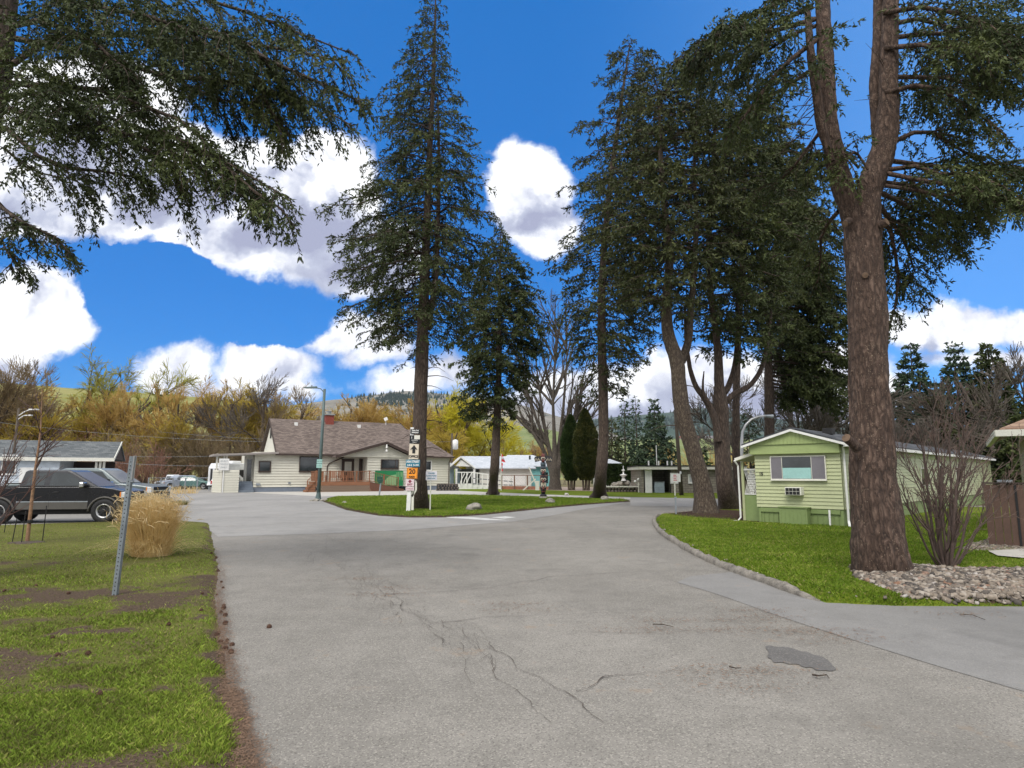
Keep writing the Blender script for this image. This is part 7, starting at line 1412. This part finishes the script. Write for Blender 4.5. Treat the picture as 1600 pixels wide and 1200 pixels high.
# ---- flag
p0 = G(783, 767.5); Yf = p0.y; rt = root('flag_pole', 'thin pole with two small drooping red and white flags in front of the white house', 'flag', p0); zf = lambda py: at(783, py, Yf).z
m = MB(); m.tube([(0,0,0), (0,0,zf(709))], .04, 8); m.build('pole', M_creamtrim, rt)
for k, (y0, y1, w) in enumerate(((709, 721, .34), (723, 736, .16))):
    V = []; z0, z1 = zf(y1), zf(y0); mt_ = [paint('flag_red', (.55,.03,.04), .7), paint('flag_pale', (.55,.48,.56), .7), paint('flag_red', (.55,.03,.04), .7)]
    for b_ in range(3):
        m = MB()
        for j in range(5):
            t0_, t1_ = (b_+j/5)/3, (b_+(j+1)/5)/3; f_ = lambda t: (w*(1.0 if k else .35+t*.9), .05*math.sin(t*9+k)); a_, c_ = f_(t0_), f_(t1_); za, zb = z1-(z1-z0)*t0_, z1-(z1-z0)*t1_; m.quad((.03, a_[1]*.2, za), (a_[0], a_[1], za-.25*a_[0]), (c_[0], c_[1], zb-.25*c_[0]), (.03, c_[1]*.2, zb))
        o = m.build('flag_band', mt_[b_], rt); sf = o.modifiers.new('s', 'SOLIDIFY'); sf.thickness = .01
# ---- stone planter, hedge, fountain, low walls, fences
def stonewall(name, label, cat, pxa, pxb, pyb, hpx, mat, depth=1.2):
    a = G(pxa, pyb); b = G(pxb, pyb); rt = root(name, label, cat, a); h = pw((pxa+pxb)/2, pyb, a.y, hpx); Lx = (b-a).length; nb = MB(); r2 = random.Random(pxa); x = 0
    bmm = bmesh.new()
    z = 0; row = 0
    while z < h-.05:
        x = -r2.uniform(0, .2); rh = min(r2.uniform(.18, .28), h-z)
        while x < Lx:
            w = r2.uniform(.22, .42); mt = Matrix.Translation((x+w/2, depth/2-.0, z+rh/2)) @ Matrix.Rotation(r2.uniform(-.1, .1), 4, 'Y'); bmesh.ops.create_icosphere(bmm, subdivisions=2, radius=.5, matrix=mt @ Matrix.Diagonal((w*1.12, depth*1.0, rh*1.15, 1))); x += w
        z += rh*.92
    me = bpy.data.meshes.new('stonework'); bmm.to_mesh(me); bmm.free(); link('stonework', me, mat, rt, True); m = MB(); m.box((0, .1, 0), (Lx, depth-.1, h*.9)); m.build('core', M_dark, rt); return rt, h, Lx
M_stone = paint('river_stone', (.17,.14,.115), .9, var=.5, scale=3, bmp=.4)
stonewall('stone_planter', 'rounded river-stone planter at the right corner of the office', 'planter', 682, 714, 767, 11, M_stone)
rt, h, Lx = stonewall('stone_wall', 'low dark stone wall with pale coping in front of the clipped hedge', 'wall', 945, 1002, 770, 9, M_stone, .5); m = MB(); m.box((-.05, -.05, h*.95), (Lx+.05, .55, h*.95+.1)); m.build('coping', M_creamtrim, rt)
p0 = G(978, 768); rt = root('fountain', 'white tiered garden ornament standing on grey rocks before the hedge', 'fountain', (p0.x, p0.y+1.2, 0)); m = MB(); m.lathe([(.30,1.0),(.22,1.1),(.10,1.35),(.35,1.55),(.38,1.62),(.08,1.7),(.07,1.95),(.2,2.08),(.03,2.15),(.02,2.5)], 14); m.build('tiers', M_white, rt, True)
for k in range(14): o = link('stone', rock_mesh(.34, k*3.1), M_rock, rt, True); o.location = (random.uniform(-1.3, 1.3), random.uniform(-.4, .4), random.uniform(0, .75)*(1 if k % 2 else .3))
p0 = G(975, 767.5); hd = root('hedge', 'flat-topped clipped dark cedar hedge on bare stems beyond the stone wall', 'hedge', (p0.x, p0.y+3.0, 0)); Yh_ = p0.y+3.0; xa, xb = at(945, 740, Yh_).x-p0.x, at(1004, 740, Yh_).x-p0.x; zb_, zt2 = at(970, 757, Yh_).z, at(970, 725, Yh_).z
n = 42000; rg = np.random.default_rng(8); x = rg.uniform(xa, xb, n); y = rg.uniform(-.9, .9, n); z = zb_+(zt2-zb_)*rg.uniform(0, 1, n)**.8; z += (fbm(x, y, .7, 3)-.5)*.5*((zt2-z) > .4); p = np.stack([x, y, z], -1); d = unit(rg.normal(0, 1, (n, 3))+np.array([0, -.6, .3]))*.24; wv = unit(np.cross(d, rg.normal(0, 1, (n, 3))))*.05; d[:,2] = np.minimum(d[:,2], (zt2+.06-z))
np_mesh('foliage', np.stack([p, p+d*.5+wv, p+d, p+d*.5-wv], 1).reshape(-1, 3), np.arange(4*n).reshape(n, 4), M_cedar, hd); nbh = NB()
for k in range(16): x_ = xa+(xb-xa)*(k+.5)/16; V, F = trunk_tube([Vector((x_, 0, -.05)), Vector((x_+random.uniform(-.2, .2), 0, zb_*.6)), Vector((x_+random.uniform(-.3, .3), 0, zb_+1.2))], [.07, .06, .03], 7, .2, .05, k, .5); nbh.add(V, F)
nbh.build('stems', M_bark2, hd, True)
def wirefence(name, label, p, q, h, n, mat, boards=None):
    rt = root(name, label, 'fence', p); d = q-p; L_ = Vector((d.x, d.y, 0)).length; rt.rotation_euler = (0, 0, math.atan2(d.y, d.x))
    for i in range(n+1): m = MB(); x = L_*i/n; m.box((x-.05, -.05, 0), (x+.05, .05, h)); m.build('post', mat, rt)
    m = MB(); m.tube([(0, 0, h-.03), (L_, 0, h-.03)], .035, 6); m.build('top_rail', mat, rt); m = MB(); x = 0
    while x < L_-h: m.bar((x, 0, .05), (x+h-.1, 0, h-.06), .008, .008); m.bar((x+h-.1, .01, .05), (x, .01, h-.06), .008, .008); x += .3
    m.build('wire_mesh', M_steel, rt)
    if boards: m = MB(); m.box((0, .06, 0), (L_, .12, boards)); m.build('board', paint('orange_board', (.30,.115,.06), .8, var=.3), rt)
    return rt
wirefence('wire_fence', 'wire fence with timber kickboard in front of the white and teal houses', G(784, 765.5), G(866, 766.5), pw(820, 765, G(820, 765.5).y, 23), 4, paint('fence_brown', (.16,.09,.06), .8), pw(820, 765, G(820, 765.5).y, 6))
wirefence('chain_link_fence', 'chain link fence in front of the cars parked at the far left', G(231, 767.0), G(345, 766.5), pw(280, 766, G(280, 766.5).y, 20), 6, M_steel)
ch_ = root('white_trestle', 'leaning pale boards propped against the wire fence near the totem pole', 'boards', G(831, 767)); m = MB(); m.bar((-.9, 0, .05), (.4, 0, 1.2), .06, .12).bar((-.3, -.1, 2.4), (.45, -.1, .6), .06, .12).box((.35, -.2, 0), (.75, .1, 1.0)); m.build('board', M_creamtrim, ch_)
bx = root('low_shed', 'low cream and brown shed beyond the road between the leaning and forked trunks', 'shed', (at(1088, 740, 62).x, 62, 0)); ztop = at(1120, 739, 62).z; x1 = at(1190, 740, 62).x-at(1088, 740, 62).x; m = MB(); m.box((0, 0, 0), (x1, 4, ztop-.5)); siding(m, 0, x1, 0, ztop-.5, 0, .25, .03); m.build('wall', paint('shed_tan', (.34,.27,.21), .8), bx); m = MB(); m.box((-.3, -.5, ztop-.49), (x1+.3, 4.3, ztop-.2)); m.build('roof', M_creamtrim, bx)
fn = root('picket_fence', 'grey wooden fence boards beyond the side road', 'fence', (at(1120, 760, 52).x, 52, 0)); m = MB()
for i in range(26): m.box((i*.16, 0, 0), (i*.16+.13, .03, 1.15+random.uniform(-.05, .05)))
m.build('boards', paint('grey_board', (.19,.16,.13), .9, var=.4), fn); m = MB(); m.box((0, .031, .3), (4.2, .08, .4)).box((0, .031, .85), (4.2, .08, .95)); m.build('rail', M_woodd, fn)
# distant houses on the blue hill
r_ = random.Random(9)
for k in range(7):
    px = (1078, 1090, 1100, 1112, 1068, 1122, 935)[k]; d = ray(px, 681-(k % 3)*2).normalized(); ok, loc, nr, i_, ob, mx = sc.ray_cast(bpy.context.evaluated_depsgraph_get(), Vector((0,0,CAMH)), d)
    p = at(px, 688, 880); rt = root('distant_house', ['pale','tan','red-brown','white','grey','cream','small white'][k]+' distant house on the slope, '+['seen right of the leaning trunk','second past the leaning trunk','between the two near trunks','just left of the forked trunk','closest to the leaning trunk','behind the forked trunk','left of the layered spruce'][k], 'house', p); w = r_.uniform(5, 7)
    m = MB(); m.box((-w, -4, -6), (w, 4, 3.5)); m.build('wall', paint('far_wall_%d' % (k % 3), [(.5,.48,.46),(.35,.28,.24),(.55,.55,.55)][k % 3], .8), rt); m = MB(); m.prism([(-4.6, 3.51), (4.6, 3.51), (0, 6)], -w-.5, w+.5, 0, Matrix.Rotation(PI/2, 4, 'Z')); m.build('roof', paint('far_roof_%d' % (k % 3), [(.22,.20,.22),(.25,.10,.08),(.30,.30,.34)][k % 3], .8), rt)

# ---------------------------------------------------------------- kerb, gravel, grass, cones
kp = GP([(1175,797),(1120,798.5),(1060,803),(1030,806.5),(1022,815),(1032,832),(1060,851),(1100,873),(1150,894),(1200,912),(1250,930),(1285,940)]); kp = catmull(kp, 30); vs = []; l = 0; prof = [(-.065,-.02),(-.07,.04),(-.05,.085),(.0,.105),(.05,.09),(.07,.04),(.07,-.02)]; cen = Vector((12, 16, 0)); res = [kp[0]]
for p in kp: 
    if (p-res[-1]).length > .035: res.append(p)
for i, p in enumerate(res):
    t = (res[min(i+1, len(res)-1)]-res[max(i-1, 0)]).normalized(); nrm = Vector((-t.y, t.x, 0)); l += .045; s = 1+.35*mn.noise((l*2.4, 1, 0)); gap = .72+.28*min(1, abs(math.sin(l*PI/.34))*3); fade = min(1, (len(res)-i)/18)
    for a, b in prof: j = mn.noise((l*8, a*30, b*30))*.022; vs.append((p.x+nrm.x*(a*s+j), p.y+nrm.y*(a*s+j), (b*s*gap*fade+j*.8 if b > 0 else -.02)))
k = len(prof); F = [(i*k+j, i*k+j+1, (i+1)*k+j+1, (i+1)*k+j) for i in range(len(res)-1) for j in range(k-1)]
ko = np_mesh('stone_kerb', np.array(vs), np.array(F), paint('kerb_stone', (.22,.20,.17), .95, var=.55, scale=7, bmp=.8), None, False); tag(ko, 'rough mortared stone kerb curving round the edge of the right lawn', 'kerb')

def pebbles(name, label, n, place, smin, smax, seed):
    rg = np.random.default_rng(seed); x, y, z = place(n, rg); n = len(x); base = np.array([(-1,-1,-1),(1,-1,-1),(1,1,-1),(-1,1,-1),(-1,-1,1),(1,-1,1),(1,1,1),(-1,1,1)], float)*.5
    V = base[None]*rg.uniform(.65, 1.15, (n, 8, 3)); V[:,4:,:2] *= .72; V *= np.stack([rg.uniform(.8, 1.6, n), rg.uniform(.6, 1.0, n), rg.uniform(.35, .7, n)], -1)[:,None,:]*(smin+(smax-smin)*rg.uniform(0, 1, n)**2)[:,None,None]
    a = rg.uniform(0, 2*PI, n); ti = rg.normal(0, .45, n); ca, sa, ct, st = np.cos(a), np.sin(a), np.cos(ti), np.sin(ti)
    X = V[...,0]*ct[:,None]-V[...,2]*st[:,None]; Z = V[...,0]*st[:,None]+V[...,2]*ct[:,None]; Y = V[...,1]; V = np.stack([X*ca[:,None]-Y*sa[:,None]+x[:,None], X*sa[:,None]+Y*ca[:,None]+y[:,None], Z+z[:,None]], -1)
    f = np.array([(0,3,2,1),(4,5,6,7),(0,1,5,4),(1,2,6,5),(2,3,7,6),(3,0,4,7)]); F = (f[None]+np.arange(n)[:,None,None]*8).reshape(-1, 4); o = np_mesh(name, V.reshape(-1, 3), F, M_peb); at_ = o.data.attributes.new('tone', 'FLOAT', 'POINT'); at_.data.foreach_set('value', np.repeat(rg.uniform(0, 1, n), 8).astype(np.float32)); tag(o, label, 'gravel', kind='stuff'); return o
M_peb, nt, b = new_mat('pebble'); at_n = nd(nt, 'ShaderNodeAttribute', attribute_name='tone').outputs['Fac']; col = ramp(nt, at_n, [(0,(.06,.052,.045)),(.22,(.13,.11,.092)),(.48,(.25,.205,.16)),(.7,(.35,.295,.235)),(.88,(.42,.38,.33)),(.95,(.26,.14,.085)),(1,(.46,.43,.40))]); L(nt, mixc(nt, .35, col, noise(nt, coord(nt), 30, 4), 'MULTIPLY'), b.inputs['Base Color']); b.inputs['Roughness'].default_value = .85; bump(nt, b, noise(nt, coord(nt), 60, 4), .5, .01)
GB = [tuple(p)[:2] for p in GP([(1325,897),(1345,890),(1400,893),(1480,898),(1560,900),(1640,902),(1900,905),(1900,951),(1600,947),(1480,947),(1410,944),(1370,928),(1335,915)])]
def pl_bed(n, rg):
    xs = [p[0] for p in GB]; ys = [p[1] for p in GB]; x = rg.uniform(min(xs), max(xs), n*2); y = rg.uniform(min(ys), max(ys), n*2); ins = inpoly(x, y, GB); d = segdist(x, y, GB); k = ins & (rg.uniform(0, 1, len(x)) < np.clip(d/.22, .12, 1)) & ((fbm(x, y, .55, 19) < .60) | (rg.uniform(0, 1, len(x)) < .3)); x, y, d = x[k], y[k], d[k]
    z, dd = zlawn(x, y, LR, .10, .30); mound = .07*np.clip(d/.6, 0, 1); return x, y, np.maximum(z, .0)+mound*rg.uniform(.3, 1, len(x))+.012
pebbles('gravel_bed', 'angular tan and white gravel heaped round the great fir and the bare bush', 22000, pl_bed, .022, .105, 5)
GB2 = [tuple(p)[:2] for p in GP([(1500,868),(1520,857),(1548,852),(1600,862),(1750,880),(1750,890),(1600,872),(1560,870)])]
def pl_b2(n, rg):
    xs = [p[0] for p in GB2]; ys = [p[1] for p in GB2]; x = rg.uniform(min(xs), max(xs), n*3); y = rg.uniform(min(ys), max(ys), n*3); k = inpoly(x, y, GB2); return x[k][:n], y[k][:n], np.full(min(n, k.sum()), .11)
pebbles('gravel_patch', 'pinkish gravel strip at the foot of the brown board fence', 5000, pl_b2, .03, .085, 6)
sheet('path_slab', GP([(1545,872),(1600,868),(1700,872),(1700,892),(1600,884),(1560,880)]), .14, M_concrete)
def pl_sc(n, rg):
    x = rg.uniform(1.5, 12, n*6); y = rg.uniform(8, 22, n*6); k = inpoly(x, y, LR) & (segdist(x, y, LR) < .5); return x[k][:n], y[k][:n], np.full(min(n, k.sum()), .09)
pebbles('stray_stones', 'loose little stones scattered on the grass along the kerb', 260, pl_sc, .02, .06, 7)

def blades(name, label, poly, n, ymax, hgt, wid, dens, mat, zfun, seed, xlim=None, cat='grass'):
    rg = np.random.default_rng(seed); xs = [p[0] for p in poly]; ys = [p[1] for p in poly]; y0, y1 = max(min(ys), 3.6), min(max(ys), ymax)
    y = 1/(1/y0+(1/y1-1/y0)*rg.uniform(0, 1, n)); lim = y*.86; x = rg.uniform(-1, 1, n)*lim; k = inpoly(x, y, poly); x, y = x[k], y[k]; dn = dens(x, y); k = rg.uniform(0, 1, len(x)) < dn; x, y, dn = x[k], y[k], dn[k]; n = len(x)
    z = zfun(x, y); sc2 = (y/6)**.45; h = hgt*rg.uniform(.4, 1.25, n)*(.6+.5*dn)*(.7+.6*fbm(x, y, .4, 33)); w = wid*sc2*rg.uniform(.7, 1.3, n); a = rg.uniform(0, 2*PI, n); lean = rg.normal(0, .5, (n, 2))*h[:,None]
    b0 = np.stack([x-np.cos(a)*w, y-np.sin(a)*w, z-.008], -1); b1 = np.stack([x+np.cos(a)*w, y+np.sin(a)*w, z-.008], -1); m0 = np.stack([x+lean[:,0]*.35+np.cos(a)*w*.7, y+lean[:,1]*.35+np.sin(a)*w*.7, z+h*.6], -1); t = np.stack([x+lean[:,0], y+lean[:,1], z+h], -1)
    o = np_mesh(name, np.stack([b0, b1, m0, t], 1).reshape(-1, 3), np.arange(4*n).reshape(n, 4), mat); at_ = o.data.attributes.new('tone', 'FLOAT', 'POINT'); at_.data.foreach_set('value', np.repeat(rg.uniform(0, 1, n), 4).astype(np.float32)); tag(o, label, cat, kind='stuff'); return n
def grassmat(name, stops, big=.5, bright=None):
    m, nt, b = new_mat(name); v = coord(nt); t = nd(nt, 'ShaderNodeAttribute', attribute_name='tone').outputs['Fac']; n1 = noise(nt, v, big, 4, .6); n2 = noise(nt, v, 3, 3, .6)
    s = math_(nt, 'ADD', math_(nt, 'MULTIPLY', t, .3), math_(nt, 'ADD', math_(nt, 'MULTIPLY', n1, .45), math_(nt, 'MULTIPLY', n2, .3))); col = ramp(nt, s, stops)
    dry = math_(nt, 'GREATER_THAN', t, .93); col = mixc(nt, math_(nt, 'MULTIPLY', dry, .7), col, (.30,.24,.11)); L(nt, col, b.inputs['Base Color']); b.inputs['Roughness'].default_value = .6; b.inputs['Specular IOR Level'].default_value = .2
    tr = nd(nt, 'ShaderNodeBsdfTranslucent'); L(nt, col, tr.inputs[0]); mx = nd(nt, 'ShaderNodeMixShader'); mx.inputs[0].default_value = .25; L(nt, b.outputs[0], mx.inputs[1]); L(nt, tr.outputs[0], mx.inputs[2]); L(nt, mx.outputs[0], nt.nodes['Material Output'].inputs[0]); return m
MG1 = grassmat('grass_blades_patchy', [(.34,(.115,.105,.04)),(.46,(.15,.19,.032)),(.58,(.21,.31,.036)),(.70,(.37,.42,.08))], .8)
MG2 = grassmat('grass_blades_green', [(.34,(.075,.115,.012)),(.48,(.12,.205,.014)),(.60,(.19,.285,.022)),(.72,(.36,.37,.09))], .5)
blades('grass', 'short patchy grass growing over the left lawn', LL, 800000, 21, .040, .0032, lambda x, y: np.clip(.85-soilL(x, y)*1.15, .04, 1), MG1, lambda x, y: zlawn(x, y, LL, .05, .22)[0]-.012, 21)
blades('grass', 'green mown grass covering the right lawn', LR, 900000, 26, .042, .0042, lambda x, y: np.clip(1.0-soilR(x, y)*.9, .05, 1)*np.where(inpoly(x, y, GB), .25, 1), MG2, lambda x, y: zlawn(x, y, LR, .10, .30)[0]-.01, 22)
blades('grass', 'mown green grass covering the centre lawn', LCn, 600000, 60, .055, .006, lambda x, y: np.clip(segdist(x, y, LCn)/.5, .1, 1), MG2, lambda x, y: zlawn(x, y, LCn, .07, .5)[0]-.01, 23)

# pine cones along the left kerb line
cone = MB(); cone.lathe([(.004,0),(.022,.008),(.027,.022),(.022,.040),(.012,.054),(.003,.06)], 9)
for r_i in range(5):
    for k in range(8): q = 2*PI*(k+.5*(r_i % 2))/8; rr_ = .026-.0035*abs(r_i-1.5); z = .008+r_i*.010; c, s = math.cos(q), math.sin(q); cone.add([(c*rr_*.6-s*.008, s*rr_*.6+c*.008, z), (c*rr_*.6+s*.008, s*rr_*.6-c*.008, z), (c*rr_*1.45, s*rr_*1.45, z+.007)], [(0,1,2)])
co = cone.build('pine_cone', paint('cone_brown', (.075,.035,.02), .9, var=.4, scale=30)); spots = [(345,910),(347,919),(341,930),(349,947),(346,953),(344,958),(348,964),(349,976),(343,989),(341,994),(352,1002),(349,1006),(360,1010),(360,1022),(338,873),(339,893),(352,1005),(330,868),(318,934),(356,1016),(148,978),(81,1006),(135,1032),(4,931),(103,935),(58,921),(310,962),(262,985),(84,1035),(158,1098),(420,982)]
for i, (px, py) in enumerate(spots):
    o = co if i == 0 else co.copy()
    if i: COL.objects.link(o)
    p = G(px, py); zz = float(zlawn(np.array([p.x]), np.array([p.y]), LL, .05, .22)[0][0]); o.location = (p.x, p.y, zz+.012); o.rotation_euler = (PI/2+random.uniform(-.4, .4), 0, random.uniform(0, 6.3)); s = random.uniform(.6, .95); o.scale = (s, s, s); tag(o, 'small brown pine cone lying by the edge of the left lawn and asphalt', 'pine cone', 'pine cones along the left lawn')
# a few twigs on the road
for k, (pts, r) in enumerate((([(1270,1058),(1280,1062),(1292,1058),(1296,1066)], .008), ([(1500,962),(1520,965),(1540,971)], .005), ([(1020,978),(1035,980),(1052,982)], .006), ([(1140,1045),(1150,1050),(1158,1047)], .006))):
    m = MB(); m.tube([Vector((G(x, y).x, G(x, y).y, .018+.012*(i % 2))) for i, (x, y) in enumerate(pts)], [r, r*.8, r*.6, r*.4][:len(pts)], 5); o = m.build('twig', M_barkmoss); tag(o, ['crooked brown twig below the dark tar patch', 'thin long twig on the smooth right-hand drive', 'short twig in the middle of the road', 'short twig left of the tar patch'][k], 'twig')

# ---- ornamental grass clump
p0 = G(236, 873); Yg = p0.y; gt = root('ornamental_grass', 'big clump of dry golden ornamental grass behind the leaning post', 'ornamental grass', p0); rg = np.random.default_rng(91)
def tuft(n, base_r, h0, h1, spread, w, droop, seed):
    rg = np.random.default_rng(seed); a = rg.uniform(0, 2*PI, n); r = base_r*np.sqrt(rg.uniform(0, 1, n)); bx, by = r*np.cos(a), r*np.sin(a)*.8; h = rg.uniform(h0, h1, n); o = np.abs(rg.normal(spread, spread*.55, n))*(.35+.9*r/base_r); a2 = a+rg.normal(0, .5, n); P = np.zeros((n, 7, 3))
    for j in range(7): t = j/6; P[:,j,0] = bx+np.cos(a2)*o*(t**1.7)-.05*t+rg.normal(0, .006, n); P[:,j,1] = by+np.sin(a2)*o*(t**1.7)+rg.normal(0, .006, n); P[:,j,2] = h*(t-droop*o*t**3)
    W = w*np.array([1, 1, .95, .85, .7, .5, .15])[None]*rg.uniform(.7, 1.3, (n, 1)); d = unit(np.stack([-np.sin(a2)+rg.normal(0, .5, n), np.cos(a2)+rg.normal(0, .5, n), np.zeros(n)], -1))[:,None,:]*W[...,None]
    V = np.stack([P-d, P+d], 2).reshape(-1, 3); i = np.arange(n)[:,None]*14+np.arange(6)[None]*2; F = np.stack([i, i+1, i+3, i+2], -1).reshape(-1, 4); return V, F, P[:,-1]
nb = NB(); V, F, T1_ = tuft(5600, .30, .75, 1.32, .24, .0034, .30, 1); nb.add(V, F); V, F, _t = tuft(900, .34, .4, .85, .50, .0036, .8, 2); nb.add(V, F); nb.build('blades', M_straw, gt)
k = rg.choice(len(T1_), 420, replace=False); S0 = T1_[k]; d = unit(np.stack([rg.normal(-.35, .5, 420), rg.normal(0, .4, 420), rg.uniform(-.05, .8, 420)], -1)); P = np.stack([S0-d*.02, S0+d*.05, S0+d*.10+[0,0,-.01], S0+d*.15+[0,0,-.03]], 1); nb = NB(); nb.add(*tubes_np(P, np.ones((420, 1))*np.array([[.003,.006,.005,.001]]), 4)); nb.build('seed_heads', paint('seed_head', (.70,.54,.30), .8, var=.2), gt)
b1 = root('dry_grass_tuft', 'low tuft of green and dry grass on the concrete behind the golden clump', 'grass tuft', G(278, 789)); nb = NB(); V, F, _t = tuft(900, .45, .12, .3, .25, .006, .4, 5); nb.add(V, F); nb.build('blades', MG1, b1)
for i, (px, py) in enumerate(((262, 771), (281, 771.5), (300, 771))):
    b1 = root('dry_grass_tuft', ['leftmost','middle','rightmost'][i]+' straw grass tuft at the foot of the chain link fence', 'grass tuft', G(px, py), 0, 'straw tufts along the chain link fence'); nb = NB(); V, F, _t = tuft(110, .5, .3, .9, .45, .010, .4, 15+i); nb.add(V, F); nb.build('blades', M_straw, b1)
# cage rods round the young tree
for i, (px, pb, pt) in enumerate(((18, 851, 810), (33, 852, 799), (66, 848, 790), (6, 835, 808))):
    p = G(px, pb); rt = bpy.data.objects; m = MB(); m.tube([(0,0,-.05), (random.uniform(-.02, .06), 0, at(px, pt, p.y).z)], .011, 6); m.tube([(0,0,.5), (.0,.0,.52)], .02, 6); o = m.build('cage_rod', M_black); o.location = p; tag(o, ['left thin black rod in the lawn beside the young tree', 'thin black rod nearest the young tree on its left', 'thin black rod right of the young tree', 'thin black rod standing at the left edge of the lawn'][i], 'rod', 'rods round the young tree')
m = MB(); c = G(42, 851); 
for k in range(24): a = 2*PI*k/24; r = .38; m.add([(r*math.cos(a)*.2, r*math.sin(a)*.2, .07)], [])
o = link('mulch_mound', rock_mesh(.42, 5, .12), paint('mulch', (.07,.05,.035), 1, var=.4, scale=12), None, True); o.location = (c.x, c.y, .0); tag(o, 'brown mulch ring round the foot of the young tree', 'mulch')
m = MB(); pT = G(42, 850); zt_b = at(47, 815, pT.y).z; m.lathe([(.05, zt_b-.04), (.06, zt_b-.03), (.06, zt_b+.03), (.05, zt_b+.04)], 12); o = m.build('tree_tie', M_dark); o.location = (at(47, 815, pT.y).x, pT.y, 0); tag(o, 'dark rubber tie round the young tree trunk', 'tree tie')
HAZE = 3.5e-5
# ---------------------------------------------------------------- the air
m = MB(); m.box((-5200, -400, -900), (6500, 7600, 640)); hz = m.build('haze', None); hz['kind'] = 'stuff'; hz['label'] = 'thin pale haze between the park and the far mountains'
mt = bpy.data.materials.new('haze_air'); mt.use_nodes = True; nt = mt.node_tree; nt.nodes.remove(nt.nodes['Principled BSDF']); pv = nd(nt, 'ShaderNodeVolumePrincipled'); pv.inputs['Color'].default_value = (.82,.88,1,1); pv.inputs['Density'].default_value = HAZE; pv.inputs['Anisotropy'].default_value = .2
L(nt, pv.outputs[0], nt.nodes['Material Output'].inputs['Volume']); hz.data.materials.append(mt)
